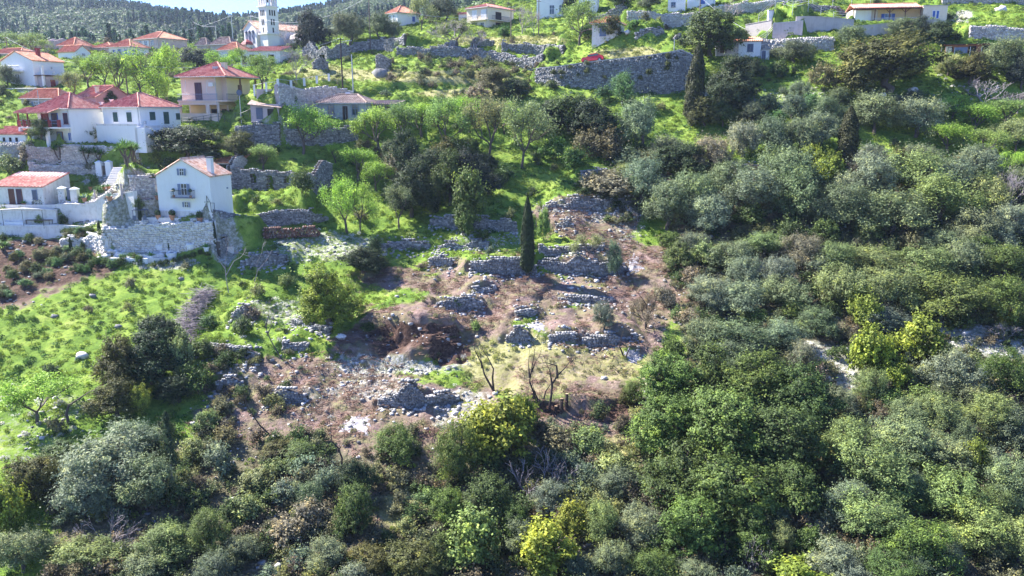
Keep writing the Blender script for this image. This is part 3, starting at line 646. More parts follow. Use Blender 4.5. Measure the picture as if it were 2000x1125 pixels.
for key, w in WALLS.items():
    if w['st'] == '-' or key not in WL_TXT: continue
    P, H = np.array(w['P']), np.array(w['H']); out = 1
    if P[-1][0] < P[0][0] and abs(P[-1][0] - P[0][0]) > .3 * abs(P[-1][1] - P[0][1]): out = -1
    nm, cat, lab = WL_TXT[key]
    c = P[len(P) // 2]; root = empty(nm, tuple(c)); tag(root, lab, cat, 'dry stone terrace walls' if key[0] == 'c' else ('stone walls of the village' if key[0] in 'tbp' else None))
    Q = P - c
    st = w['st']
    if st in ('C', 'CW', 'WP'):
        m = {'C': CONC, 'CW': plaster('rosy_render', (0.66, 0.55, 0.50), (0.7, 0.66, 0.6), .8, 1.0), 'WP': WHITEW}[st]
        core_strip(Q, H + .15, out, w['th'], 1.2, 0).build('wall_face', m, root)
        ch = core_strip(Q, H * 0 + .1, out, w['th'] + .12, 0, -0.06).build('coping', WHITEW if st != 'C' else CONC, root)
        me = ch.data
        k = 0
        for i in range(len(Q)):
            for j in range(4):
                v = me.vertices[k]; v.co.z += H[i] + .12; k += 1
    else:
        ss = w['ss']; wob = .05 if key in ('big', 'g2', 'g9', 'rd') else (.34 if key[0] == 'c' else .2)
        if wob > .1: H = H + r.normal(0, wob, len(H)) * np.minimum(H, 1)
        H = np.maximum(H, .25)
        core_strip(Q, H - .06, out, w['th'], 1.0, .05).build('wall_core', {'B': STONED, 'S': STONED, 'W': LILACST, 'R': LILACST, 'P': WHITEW}[st], root)
        V, Fq, ns = face_stones(r, Q, H, out, ss, .12 if st != 'P' else .2, low=.5)
        cap = face_stones(r, Q, .18, out, ss * 1.15, w['th'] * .35, low=0)
        tp = cap[0].reshape(-1, 8, 3); sP, sl = path_frame(Q)
        # lay the top course on the wall head
        cen = tp.mean(1); dist = np.abs(cen[:, None, :2] - sP[None, :, :2]).sum(-1).argmin(1)
        nd = np.gradient(sP[:, :2], axis=0); nd /= np.linalg.norm(nd, axis=1, keepdims=True) + 1e-9; nn = np.stack([nd[:, 1], -nd[:, 0]], -1) * out
        tp = tp + np.concatenate([-nn[dist] * w['th'] * .45, (H[dist] - .08)[:, None]], 1)[:, None]
        V = np.concatenate([V, tp.reshape(-1, 3)]); Fq = np.concatenate([Fq, cap[1] + 8 * ns]); nt = len(V) // 8
        mat = {'B': STONE, 'S': STONE, 'W': STONEW, 'R': STONEW, 'P': STONEW}[st]
        tint = np.clip(r.normal(.45 if st != 'R' else .12, .24, nt), 0, 1)
        if st == 'P': tint = np.clip(r.normal(.8, .15, nt), 0, 1)
        tag(obj('stonework', mesh('stonework', V, Fq, mat, False, {'tint': np.repeat(tint, 8)}), root), kind='stuff')
    if key == 'big':   # flat road edge parapet on the wall head
        me = core_strip(Q, np.full(len(Q), .16), out, .55, 0, -.12).build('parapet', CONC, root).data
        for i in range(len(Q)):
            for j in range(4): me.vertices[i * 4 + j].co.z += H[i] + .05
        BIGQ, BIGH = P, H

# ------------------------------------------------------------------ buildings
class House:
    def __init__(s, name, label, cat, xL, xC, xR, yb, ye, psi, WL=None, WR=None, d=None, sink=3.0, group=None):
        C = hit(xC, yb) if d is None else at(xC, yb, d); s.C = C; ps = R(psi); c, sn = math.cos(ps), math.sin(ps)
        D = C.y * CP - (C.z - CZ) * SP
        def solve(px, dx, dy):
            k = (px - 1000) / F; return (C.x - k * D) / (k * dy * CP - dx)
        s.WL = WL or solve(xL, -c, sn); s.WR = WR or solve(xR, sn, c)
        v = (562.5 - ye) / F; s.h = C.y * (v * CP - SP) / (CP + v * SP) + CZ - C.z
        s.root = empty(name, C, -ps); tag(s.root, label, cat, group); s.sink = sink; s.n = 0
    def box(s, name, mat, x0, x1, y0, y1, z0, z1, parent=None):
        return MB().box(x0, x1, y0, y1, z0, z1).build(name, mat, parent or s.root)
    def walls(s, mat, gable=None, rise=0, h=None, side=None):
        h = h or s.h; mb = MB(); W_, D_ = s.WL, s.WR
        mb.box(-W_, 0, 0, D_, -s.sink, h)
        if gable == 'y':   # ridge runs along y: triangles on the front and back
            for y in (0, D_ - .2): mb.add([(-W_, y, h), (0, y, h), (-W_ / 2, y, h + rise), (-W_, y + .2, h), (0, y + .2, h), (-W_ / 2, y + .2, h + rise)], [(0, 1, 2), (5, 4, 3), (0, 2, 5, 3), (1, 4, 5, 2)])
        if gable == 'x':
            for x in (-W_, -.2): mb.add([(x, 0, h), (x, D_, h), (x, D_ / 2, h + rise), (x + .2, 0, h), (x + .2, D_, h), (x + .2, D_ / 2, h + rise)], [(2, 1, 0), (3, 4, 5), (0, 3, 5, 2), (1, 2, 5, 4)])
        if gable == 'shed':
            mb.add([(-W_, 0, h), (0, 0, h), (0, D_, h), (-W_, D_, h), (-W_, D_, h + rise), (0, D_, h + rise)], [(0, 4, 3), (1, 2, 5), (3, 4, 5, 2), (0, 1, 5, 4)])
        return mb.build('wall', mat, s.root)
    def roof(s, kind, rise, mat, over=.35, h=None, x0=None, x1=None, y0=None, y1=None, tiles=True, step=.34):
        h = h if h is not None else s.h; a = (-s.WL if x0 is None else x0) - over; b = (0 if x1 is None else x1) + over; c = (0 if y0 is None else y0) - over; d = (s.WR if y1 is None else y1) + over
        z = h + .04; lx, ly = b - a, d - c; mx, my = (a + b) / 2, (c + d) / 2; t = h + rise; ridges = []
        if kind == 'hip':
            if lx >= ly: r0, r1 = (a + ly / 2, my, t), (b - ly / 2, my, t)
            else: r0, r1 = (mx, c + lx / 2, t), (mx, d - lx / 2, t)
            A_, B_, C_, D_ = (a, c, z), (b, c, z), (b, d, z), (a, d, z)
            if lx >= ly: polys = [[A_, B_, r1, r0], [B_, C_, r1], [C_, D_, r0, r1], [D_, A_, r0]]
            else: polys = [[A_, B_, r0], [B_, C_, r1, r0], [C_, D_, r1], [D_, A_, r0, r1]]
            ridges = [(r0, r1), (A_, r0), (D_, r0 if lx >= ly else r1), (B_, r1 if lx >= ly else r0), (C_, r1)]
        elif kind == 'y': polys = [[(b, c, z), (b, d, z), (mx, d, t), (mx, c, t)], [(a, d, z), (a, c, z), (mx, c, t), (mx, d, t)]]; ridges = [((mx, c, t), (mx, d, t))]
        elif kind == 'x': polys = [[(a, c, z), (b, c, z), (b, my, t), (a, my, t)], [(b, d, z), (a, d, z), (a, my, t), (b, my, t)]]; ridges = [((a, my, t), (b, my, t))]
        elif kind == 'shed': polys = [[(a, c, z), (b, c, z), (b, d, t), (a, d, t)]]
        else: polys = [[(a, c, z), (b, c, z), (b, d, z), (a, d, z)]]
        mb = MB()
        for p in polys:
            k = len(p); mb.add([Vector(q) for q in p] + [Vector(q) - Vector((0, 0, .14)) for q in p], [tuple(range(k)), tuple(range(2 * k - 1, k - 1, -1))] + [(i, k + i, k + (i + 1) % k, (i + 1) % k) for i in range(k)])
        ro = mb.build('roof', mat, s.root)
        if kind == 'hip':
            MB().bar((a, c - .05, z - .1), (b, c - .05, z - .1), .06, None, 6).bar((b + .05, c, z - .1), (b + .05, d, z - .1), .06, None, 6).build('gutter', GALV, s.root)
            MB().bar((-.25, -.07, -.5), (-.25, -.07, h - .1), .045, None, 6).bar((-.25, -.07, h - .1), (-.25, c, z - .12), .045, None, 6).build('drainpipe', GALV, s.root)
        if tiles:
            tb = MB()
            for p in polys:
                p = [Vector(q) for q in p]; nn = (p[1] - p[0]).cross(p[2] - p[1]).normalized(); e = (p[1] - p[0]).normalized(); g = nn.cross(e)
                uv = [((q - p[0]).dot(e), (q - p[0]).dot(g)) for q in p]; L = max(u for u, _ in uv); u0 = min(u for u, _ in uv)
                sx = u0 + step / 2
                while sx < L:
                    ts = []
                    for i in range(len(uv)):
                        (ua, va), (ub, vb) = uv[i], uv[(i + 1) % len(uv)]
                        if (ua - sx) * (ub - sx) < 0: ts.append(va + (vb - va) * (sx - ua) / (ub - ua))
                    if len(ts) >= 2 and max(ts) - min(ts) > .2:
                        w_ = step * .34; q0 = p[0] + e * sx + g * min(ts); q1 = p[0] + e * sx + g * max(ts)
                        tb.add([q0 - e * w_, q0 + nn * .1 - g * .02, q0 + e * w_, q1 - e * w_, q1 + nn * .1, q1 + e * w_], [(0, 1, 4, 3), (1, 2, 5, 4), (0, 2, 1)])
                    sx += step
            if tb.v: tag(tb.build('roof_tiles', mat, ro), kind='stuff')
            for q0, q1 in ridges:
                if (Vector(q0) - Vector(q1)).length > .3: MB().bar(Vector(q0) + Vector((0, 0, .05)), Vector(q1) + Vector((0, 0, .05)), .12, None, 6).build('ridge_tiles', mat, ro)
        return ro
    def fb(s, mb, f, u0, u1, o0, o1, z0, z1):
        if f == 'L': mb.box(u0, u1, -o1, -o0, z0, z1)
        else: mb.box(o0, o1, u0, u1, z0, z1)
        return mb
    def win(s, f, f0, f1, z0, z1, style='glass', sm=None, fm=None, o=0.0, n=2):
        """f: facade; f0, f1 from its left to its right; z0, z1 fractions of the wall height"""
        W_ = s.WL if f == 'L' else s.WR
        u0, u1 = ((-W_ + f0 * W_, -W_ + f1 * W_) if f == 'L' else (f0 * W_, f1 * W_)); z0 *= s.h; z1 *= s.h; t = .07
        mb = MB(); s.fb(mb, f, u0 - t, u0, o, o + .09, z0, z1); s.fb(mb, f, u1, u1 + t, o, o + .09, z0, z1); s.fb(mb, f, u0 - t, u1 + t, o, o + .09, z1, z1 + t); s.fb(mb, f, u0 - .12, u1 + .12, o, o + .15, z0 - t, z0)
        door = style in ('door', 'opendoor')
        fr = mb.build('door' if door else 'window', fm or WHITEP, s.root)
        um = (u0 + u1) / 2
        if style in ('glass', 'open', 'opendoor'):
            s.fb(MB(), f, u0, u1, o + .005, o + .03, z0, z1).build('pane', GLASS, fr)
            g = MB(); s.fb(g, f, um - .03, um + .03, o + .03, o + .06, z0, z1); zc = z0 + (z1 - z0) * .6; s.fb(g, f, u0, um - .03, o + .03, o + .055, zc - .025, zc + .025); s.fb(g, f, um + .03, u1, o + .03, o + .055, zc - .025, zc + .025)
            g.build('glazing_bar', fm or WHITEP, fr)
        if style in ('open', 'opendoor'):
            hw = (u1 - u0) / 2
            for a in (u0 - t - hw, u1 + t):
                g = MB(); s.fb(g, f, a, a + hw, o + .10, o + .14, z0, z1)
                k = z0 + .08
                while k < z1 - .06: s.fb(g, f, a + .05, a + hw - .05, o + .14, o + .155, k, k + .05); k += .11
                g.build('shutter', sm, fr)
        if style in ('closed', 'door'):
            for a, b in ((u0, um - .01), (um + .01, u1)):
                g = MB(); s.fb(g, f, a, b, o + .01, o + .07, z0, z1); k = z0 + .1
                while k < z1 - .08: s.fb(g, f, a + .05, b - .05, o + .07, o + .085, k, k + .06); k += .14
                g.build('door_leaf' if door else 'shutter', sm, fr)
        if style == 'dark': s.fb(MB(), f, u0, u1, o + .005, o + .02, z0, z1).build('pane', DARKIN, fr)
        return fr
    def chimney(s, x, y, z0, h, mat, w=.45, cap=None):
        c = MB().box(x - w / 2, x + w / 2, y - w / 2, y + w / 2, z0, z0 + h).build('chimney', mat, s.root)
        MB().box(x - w / 2 - .08, x + w / 2 + .08, y - w / 2 - .08, y + w / 2 + .08, z0 + h, z0 + h + .12).build('chimney_cap', cap or mat, c); return c
    def railing(s, f, u0, u1, o, z, h=.95, mat=None, post=.16, name='railing'):
        mat = mat or DARKM; mb = MB()
        def pt(u, zz): return (u, -o, zz) if f == 'L' else (o, u, zz)
        mb.bar(pt(u0, z + h), pt(u1, z + h), .03); mb.bar(pt(u0, z + .08), pt(u1, z + .08), .02)
        n_ = max(2, int((u1 - u0) / post))
        for i in range(n_ + 1): u = u0 + (u1 - u0) * i / n_; mb.bar(pt(u, z), pt(u, z + h), .015, None, 3)
        return mb.build(name, mat, s.root)
    def posts(s, f, us, o, z0, z1, mat, w=.14, name='post'):
        for u in us:
            x, y = (u, -o) if f == 'L' else (o, u)
            s.box(name, mat, x - w / 2, x + w / 2, y - w / 2, y + w / 2, z0, z1)

# --- white three-storey house with grey-blue shutters
h = House('white_house', 'white three-storey gabled house with grey-blue shutters above the rock garden', 'house', 312, 417, 456, 439, 345, 12)
h.walls(WHITE, 'y', 2.1); h.roof('y', 2.1, TILEP, .16, step=.42)
h.win('L', .46, .53, 1.02, 1.19, 'open', GREYBL); h.win('L', .46, .56, .52, .80, 'opendoor', GREYBL); h.win('L', .50, .56, .20, .33, 'open', GREYBL)
b = h.box('balcony', CONC, -h.WL * .69, -h.WL * .30, -.75, 0, h.h * .43, h.h * .43 + .1)
h.railing('L', -h.WL * .69, -h.WL * .30, .72, h.h * .43 + .1, .9); h.railing('R', -.72, 0, -h.WL * .30, h.h * .43 + .1, .9); h.railing('R', -.72, 0, -h.WL * .69, h.h * .43 + .1, .9)
for u in (.655, .34):
    MB().lathe((-h.WL * u, -.45, h.h * .43 + .1), [(.12, 0), (.17, .3)], 8).build('flower_pot', TERRA, h.root)
    MB().lathe((-h.WL * u, -.45, h.h * .43 + .4), [(.02, 0), (.02, .4), (.18, .45), (.23, .62), (.15, .8), (.03, .86)], 8).build('potted_shrub', plain('box_leaves', (.05, .09, .03)), h.root)
h.chimney(-.55, 1.2, h.h + .3, 1.9, WHITE, .6, SLATB)
h.box('window', GREYBL, .0, .05, h.WR * .75, h.WR * .75 + .3, h.h * .62, h.h * .66)
h.box('plinth', WHITEW, -h.WL - .05, .06, -.06, 0, -1, .45)
# --- its rear wing
h = House('rear_wing', 'low tiled wing with open loggia behind the white three-storey house', 'house', 398, 466, 490, 352, 318, 12, WR=4.5)
h.walls(WHITE, 'shed', 1.4); h.roof('shed', 1.4, TILEO, .2)
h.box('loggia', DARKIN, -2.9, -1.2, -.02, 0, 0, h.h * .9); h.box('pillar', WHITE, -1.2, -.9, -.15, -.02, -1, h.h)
# --- roofless ruin: real openings through walls of stone
def ruin(name, label, P, H, openings, th=.55, size=.3, mat=STONE, topfn=None, seed=1, cat='ruin', out=1, core=STONED):
    r = np.random.default_rng(seed); c = Vector(P[0]); root = empty(name, c); tag(root, label, cat)
    Q = np.array([[p[0] - c.x, p[1] - c.y, p[2] - c.z] for p in P]); Qp, s = path_frame(Q)
    tf = topfn or (lambda x: np.interp(x, s, H) if hasattr(H, '__len__') else np.full(np.shape(x), H))
    V, Fq, n_ = face_stones(r, Q, max(H) if hasattr(H, '__len__') else H, out, size, .12, openings=openings, topfn=tf, low=.8, both=th)
    tag(obj('stonework', mesh('stonework', V, Fq, mat, False, {'tint': np.repeat(np.clip(r.normal(.45, .24, len(V) // 8), 0, 1), 8)}), root), kind='stuff')
    mb = MB(); x = 0.0; st = .35
    while x < s[-1] - .01:
        xe = min(x + st, s[-1]); xm = (x + xe) / 2; i = min(int(np.searchsorted(s, xm)) - 1, len(s) - 2); i = max(i, 0)
        def pp(q):
            t = (q - s[i]) / (s[i + 1] - s[i]); return Qp[i] + (Qp[i + 1] - Qp[i]) * t
        a, b = pp(x), pp(xe); d = (b - a); d[2] = 0; d /= np.linalg.norm(d) + 1e-9; nn = np.array([d[1], -d[0], 0]) * -out
        spans = [(-.9, float(tf(np.array([xm]))[0]) - .05)]
        for (o0, o1, z0, z1) in openings:
            if o0 < xm < o1: spans = [q for sp in spans for q in ((sp[0], min(sp[1], z0)), (max(sp[0], z1), sp[1])) if q[1] - q[0] > .02]
        for z0, z1 in spans:
            vs = [a + nn * .05, b + nn * .05, b + nn * (th - .05), a + nn * (th - .05)]
            mb.add([v + [0, 0, z0] for v in vs] + [v + [0, 0, z1] for v in vs], [(0, 3, 2, 1), (4, 5, 6, 7), (0, 1, 5, 4), (1, 2, 6, 5), (2, 3, 7, 6), (3, 0, 4, 7)])
        x = xe
    mb.build('wall_core', core, root); return root
a = hit(456, 371); b = hit(618, 380); ux = (b - a).length
cc = Vector((b.x + 1.3, b.y + 4.6, b.z + .5)); bk = Vector((a.x + .9, a.y + 5.2, b.z + .5))
ruin('roofless_ruin', 'roofless grey stone house ruin with empty window holes beside the white house', [tuple(a), tuple(b), tuple(cc)], [3.1, 2.9, 4.4], [(ux * .22, ux * .29, 1.1, 2.3), (ux * .42, ux * .50, -.2, 2.2), (ux * .63, ux * .69, 1.2, 2.2)], topfn=lambda x: np.where(x < ux, 3.1 - .5 * x / ux + .12 * np.sin(x * 2.3), 2.7 + 1.4 * np.minimum((x - ux) / 2.2, 1) - .8 * np.maximum((x - ux) / 2.2 - 1.1, 0)), seed=3)
ruin('ruin_gable', 'pale-edged gable wall between the rear wing and the roofless ruin', [(a.x - .2, a.y, a.z + .3), (a.x + 1.0, a.y + 4.5, a.z + .8)], 4, [], topfn=lambda x: 3.0 + 1.5 * (1 - np.abs(x - 2.3) / 2.3), seed=4, mat=STONEW)
# --- peach two-storey house with loggia
h = House('peach_house', 'peach two-storey house with red hip roof, balcony and open ground-floor loggia', 'house', 352, 430, 487, 240, 149, 16, WR=8.5)
W_, D_, HH = h.WL, h.WR, h.h; z1 = HH * .44; zs = HH * .17; zt = HH * .40
mb = MB(); mb.box(-W_, 0, 0, .25, -3, zs); mb.box(-.25, 0, .25, D_, -3, zs); mb.box(-W_, -W_ + .25, .25, D_, -3, zs)           # parapets of the loggia
mb.box(-W_, 0, 2.4, D_, -3, HH - .02); mb.box(-W_, 0, 0, 2.4, z1 - .5, z1 - .02)                                                # body and slab
mb.box(-W_, -W_ + .35, 0, .25, zs, z1 - .5); mb.box(-2.35, -1.7, 0, .25, zs, z1 - .5); mb.box(-.35, 0, 0, .25, zs, z1 - .5)
mb.build('wall', PEACH, h.root)
h.box('upper_wall', PEACH, -W_ + .01, -.9, .9, 2.4, z1 - .02, HH - .03); h.box('loggia_back_wall', YELLOW, -W_ + .3, -.3, 2.37, 2.4, zs - .3, z1 - .55)
h.box('side_bay', PEACH, 0, 1.6, D_ * .55, D_, -3, z1 - .03)
sl = h.box('balcony_slab', PEACH, -W_ - .05, 1.7, -.15, D_, z1 - .02, z1 + .16)
h.posts('L', [1.45], -D_ * .45, z1 + .16, HH, BROWNP, .2, 'porch_post'); h.posts('L', [1.45], -D_ * .93, z1 + .16, HH, BROWNP, .2, 'porch_post')
h.roof('hip', 2.3, TILE, .3, x1=1.4, y0=.2); h.chimney(-.9, 3.4, HH + .6, 1.5, CREAM, .7)
h.box('roof_edge_beam', BROWNP, 1.3, 1.5, .2, D_ + .2, HH - .22, HH - .06)
h.win('L', .36, .51, .46, .86, 'door', PURP, BROWNP, o=-.9); h.win('L', .58, .70, .185, .26, 'dark', o=-2.37, fm=BROWNP); h.win('R', .62, .72, .46, .82, 'door', PURP, BROWNP, o=.0)
h.win('L', .85, .93, .185, .26, 'closed', BROWNP, BROWNP, o=-2.37)
h.railing('L', -W_, 0, .1, z1 + .16, .95, GREYBL); h.railing('R', -.1, D_, 1.6, z1 + .16, .95, DARKM)
h.box('air_conditioner', WHITEP, -2.0, -1.2, .55, .9, HH * .78, HH * .87)
for u in (-W_ * .82, -W_ * .28): MB().bar((u - .1, .2, HH * .66), (u + .25, .1, HH * .93), .035).bar((u - .1, .2, HH * .66), (u + .2, .6, HH * .58), .02).build('awning_arm', WHITEP, h.root)
MB().box(-2.2, -1.3, 2.2, 2.6, HH + 1.0, HH + 1.6).build('water_heater', GALV, h.root)
# --- white house with green shutters
h = House('white_house', 'white single-storey house with red hip roof and dark green shutters, left of the peach house', 'house', 207, 279, 356, 281, 209, 20)
h.walls(WHITE); h.roof('hip', 2.0, TILE, .3)
h.win('L', .28, .41, .57, .85, 'closed', GREENP); h.win('L', .65, .79, .57, .85, 'closed', GREENP); h.win('R', .22, .36, .62, .86, 'closed', GREENP); h.win('R', .56, .70, .50, .86, 'door', GREENP); h.win('R', .88, .99, .62, .82, 'closed', GREENP)
mb = MB(); mb.box(-h.WL - .2, .5, -1.3, -.1, -1.5, h.h * .46); mb.box(.1, 1.9, -1.3, h.WR * .55, -1.5, h.h * .40); mb.build('terrace_base', WHITE, h.root)
mb = MB(); mb.box(-h.WL - .2, .5, -1.3, -1.15, h.h * .46, h.h * .52); mb.box(1.75, 1.9, -1.3, h.WR * .55, h.h * .40, h.h * .47); mb.build('parapet', WHITEW, h.root)
h.chimney(-h.WL + .3, 1.5, h.h, 1.0, WHITE, .3)
MB().box(.3, .6, .3, .5, h.h * .5, h.h * .6).build('lamp', GALV, h.root)
# --- white house with the red porch
h = House('white_house', 'white two-storey house with red hip roof, red-pillared porch balcony and dark red shutters', 'house', 80, 143, 210, 285, 212, 22)
h.walls(WHITE); h.roof('hip', 2.2, TILE, .3)
W_, D_, HH = h.WL, h.WR, h.h; zf = HH * .46
h.box('balcony_slab', WHITE, -W_ - 1.8, 0, -1.8, 0, zf - .15, zf + .05)
h.posts('L', [-W_ - 1.6, -W_ + .9, -W_ * .42], 1.65, -2, zf - .15, WHITE, .4, 'pillar'); h.posts('L', [-W_ - 1.7, -W_ + .2, -W_ * .52, ], 1.7, zf, HH * .90, REDP, .16, 'porch_post')
h.posts('L', [-W_ - 1.7, -W_ - .6, -W_ + .5, -W_ + 1.6, -W_ * .3, -.1], 1.72, zf + .05, zf + 1.05, REDP, .34, 'baluster_pier')
mb = MB()
mb.bar((-W_ - 1.8, -1.72, zf + .95), (0, -1.72, zf + .95), .04).bar((-W_ - 1.8, -1.72, zf + .55), (0, -1.72, zf + .55), .025); mb.build('railing', GREYBL, h.root)
h.roof('shed', .75, TILE, .1, h=HH * .88, x0=-W_ - 1.9, x1=-W_ * .25, y0=-2.1, y1=-.1)
h.win('L', .18, .34, .47, .84, 'door', REDP, REDP); h.win('L', .45, .63, .47, .86, 'door', PURP, BLUEP); h.win('L', .82, .95, .56, .86, 'closed', PURP, REDP)
h.win('L', .56, .72, -.02, .32, 'door', GREYBL, BROWNP); h.win('L', .90, .99, .08, .30, 'closed', BLUEP, WHITEP)
h.chimney(.3, D_ * .9, HH * .9, 1.3, WHITE, .3)
# --- pink house behind
h = House('pink_house', 'pink gabled house with pale red roof and round chimney behind the hip-roofed white houses', 'house', 150, 189, 240, 212, 190, 25, WR=7)
h.walls(PINK, 'x', 1.9); h.roof('x', 1.9, TILE, .2); h.chimney(-1.0, 1.2, h.h + .3, 1.3, CREAM, .45)
# --- rose stone house
h = House('stone_house', 'rose-grey stone house with faded red roof left of the pink house', 'house', 44, 118, 152, 214, 192, 18)
h.walls(LILACST); h.roof('hip', 1.5, TILEO, .25)
h.win('L', .12, .22, .1, .65, 'glass'); h.win('L', .34, .44, .1, .7, 'opendoor', GREYBL); h.win('L', .62, .72, .35, .75, 'glass')
# --- big white gable house far left
h = House('white_gable_house', 'big white gabled house with orange roof and red chimney at the upper left edge', 'house', 8, 70, 130, 172, 118, 22)
h.walls(WHITE, 'y', 1.7); h.roof('y', 1.7, TILEO, .18); h.chimney(-h.WL * .28, 3, h.h + .7, 1.5, REDP, .55)
h.box('balcony', WHITE, -h.WL * .95, -h.WL * .3, -.8, 0, h.h * .60, h.h * .65); h.railing('L', -h.WL * .95, -h.WL * .3, .78, h.h * .65, .8, WHITEP)
h.box('lean_to', LILACST, 0, 2.0, .5, h.WR * .95, -2, h.h * .42); h.roof('flat', 0, BROWNP, .2, h=h.h * .46, x0=0, x1=2.0, y0=.2, y1=h.WR, tiles=False)
h.chimney(1.9, .2, -1, 4.6, WHITE, .35); h.box('red_door', REDP, 2.0, 2.08, 1.4, 2.3, -.3, h.h * .3)
h.box('terrace', WHITEW, -h.WL - .5, 4.8, -3.6, -.1, -3.0, -.9); h.railing('L', -h.WL - .5, 4.8, 3.5, -.9, .7, WHITEP)
h.win('R', .55, .6, .72, .8, 'glass'); h.win('L', .42, .55, .2, .5, 'glass')
# --- small houses higher up
h = House('orange_roofed_house', 'long low house with orange roof at the upper left edge', 'house', -30, 42, 60, 116, 104, 20, WR=6); h.walls(CREAM); h.roof('hip', 1.3, TILEO, .25); h.win('L', .3, .4, .3, .8, 'glass')
h = House('stone_ruin_house', 'small grey roofless house left of the hip-roofed pair, upper left', 'ruin', 88, 108, 115, 98, 80, 20, WR=5); h.walls(LILACST, 'x', .8); h.win('L', .3, .5, .2, .5, 'dark')
h = House('hip_roofed_house', 'beige house with orange hip roof above the small white gabled house', 'house', 116, 147, 183, 104, 88, 24); h.walls(BEIGE); h.roof('hip', 1.8, TILEO, .3); h.win('R', .3, .8, .25, .6, 'dark')
h = House('small_white_house', 'small white gabled house below the beige hip-roofed one', 'house', 115, 149, 178, 118, 101, 24); h.walls(WHITE, 'x', 1.4); h.roof('x', 1.4, TILEO, .2); h.win('R', .4, .62, .55, .85, 'closed', GREYP)
h = House('long_orange_roofed_house', 'long beige house with orange roof left of the blue-windowed one', 'house', 183, 219, 228, 104, 93, 8, WR=6); h.walls(BEIGE); h.roof('hip', 1.3, TILEO, .25); h.win('L', .45, .6, .2, .7, 'closed', BROWNP)
h = House('blue_shuttered_house', 'white house with bright blue shutters and orange roof below the wooded hill', 'house', 214, 257, 292, 112, 91, 20); h.walls(WHITE); h.roof('hip', 1.7, TILEO, .3)
h.win('L', .18, .3, .3, .72, 'closed', BLUEP); h.win('L', .40, .55, .3, .8, 'closed', BLUEP); h.win('L', .72, .84, .3, .72, 'closed', BLUEP); h.win('R', .08, .3, .3, .75, 'closed', BLUEP)
h = House('beige_house', 'large beige stone house with long orange hip roof under the wooded hill', 'house', 265, 311, 367, 98, 74, 34); h.walls(BEIGE); h.roof('hip', 1.9, TILEO, .3)
h.win('L', .2, .3, .45, .85, 'glass'); h.win('L', .42, .55, .3, .85, 'opendoor', WHITEP); h.win('L', .68, .8, .45, .85, 'glass'); h.win('R', .12, .2, .45, .8, 'glass')
for a_ in (('grey_roofed_house', 'low stone house with pale brown roof left of the church', 'house', 385, 405, 415, 98, 88, 20, LILACST, TILEB), ('grey_roofed_house', 'wider stone house with brown hip roof left of the church', 'house', 412, 452, 470, 104, 86, 22, LILACST, TILEB)):
    h = House(*a_[:9]); h.walls(a_[9]); h.roof('hip', 1.6, a_[10], .3)
h = House('white_cottage', 'white cottage with orange hip roof and bare vines in front, left of the church', 'house', 428, 466, 492, 120, 97, 24); h.walls(WHITE); h.roof('hip', 1.6, TILEO, .3); h.win('L', .45, .55, .4, .7, 'glass'); h.win('L', .7, .8, .35, .8, 'glass')
h = House('ruined_row_house', 'weathered stone row house with broken red tile roof below the church', 'house', 470, 548, 560, 126, 99, 6, WR=6); h.walls(WHITEW); h.roof('shed', 1.3, TILE, .15, x0=-h.WL * .78)
h.win('L', .06, .14, .05, .6, 'dark', fm=BROWNP); h.win('L', .26, .36, .05, .7, 'dark', fm=BROWNP); h.win('L', .72, .84, .1, .7, 'dark', fm=BROWNP)
h = House('low_red_roofed_house', 'low whitewashed house with red roof at the left edge below the red-porch house', 'house', -30, 52, 62, 280, 262, 12, WR=4); h.walls(WHITE); h.roof('shed', 1.0, TILE, .25)
for k in range(3): h.win('L', .45 + .15 * k, .52 + .15 * k, .1, .6, 'dark')
# --- church with bell tower
h = House('church', 'pale church with arched windows and tall square bell tower on the skyline', 'church', 479, 503, 560, 98, 55, 40, WR=15); CHUR = plaster('church_plaster', (.74, .70, .68), (.8, .76, .74), .35)
h.walls(CHUR, 'y', 1.8); h.roof('y', 1.8, TILEP, .2)
for f0 in (.12, .38, .66):
    w_ = h.WL; u0 = -w_ + f0 * w_; mb = MB(); mb.box(u0, u0 + .9, -.06, -.01, h.h * .35, h.h * .85); mb.lathe((u0 + .45, -.03, h.h * .85), [(.45, -.02), (.4, .15), (.25, .35), (.02, .45)], 10); mb.build('arched_window', SLATB, h.root)
h.box('porch', CHUR, -h.WL * .8, -h.WL * .3, -1.6, 0, -3, h.h * .25); MB().lathe((-h.WL * .55, -.8, h.h * .25), [(1.6, 0), (1.2, .6), (.4, 1.1), (.02, 1.3)], 8).build('porch_roof', REDP, h.root)
tw = 3.1; tx, ty = .8, .4; H0 = at(515, 15, h.C.y).z - h.C.z
t = MB(); t.box(tx, tx + tw, ty, ty + tw, -4, H0); tow = t.build('bell_tower', CHUR, h.root)
MB().box(tx - .3, tx + tw + .3, ty - .3, ty + tw + .3, H0 * .36, H0 * .40).build('cornice', CHUR, tow); MB().box(tx - .25, tx + tw + .25, ty - .25, ty + tw + .25, H0, H0 + .3).build('cornice', CHUR, tow)
mb = MB()
for i in range(4):
    for j in range(4):
        if i in (0, 3) or j in (0, 3): cx_, cy_ = tx + .2 + i * (tw - .4) / 3, ty + .2 + j * (tw - .4) / 3; mb.box(cx_ - .17, cx_ + .17, cy_ - .17, cy_ + .17, H0 + .3, H0 + 2.4)
mb.build('belfry_columns', CHUR, tow); MB().box(tx - .2, tx + tw + .2, ty - .2, ty + tw + .2, H0 + 2.7, H0 + 3.1).build('belfry_top', CHUR, tow)
mb = MB()      # arches between the belfry columns
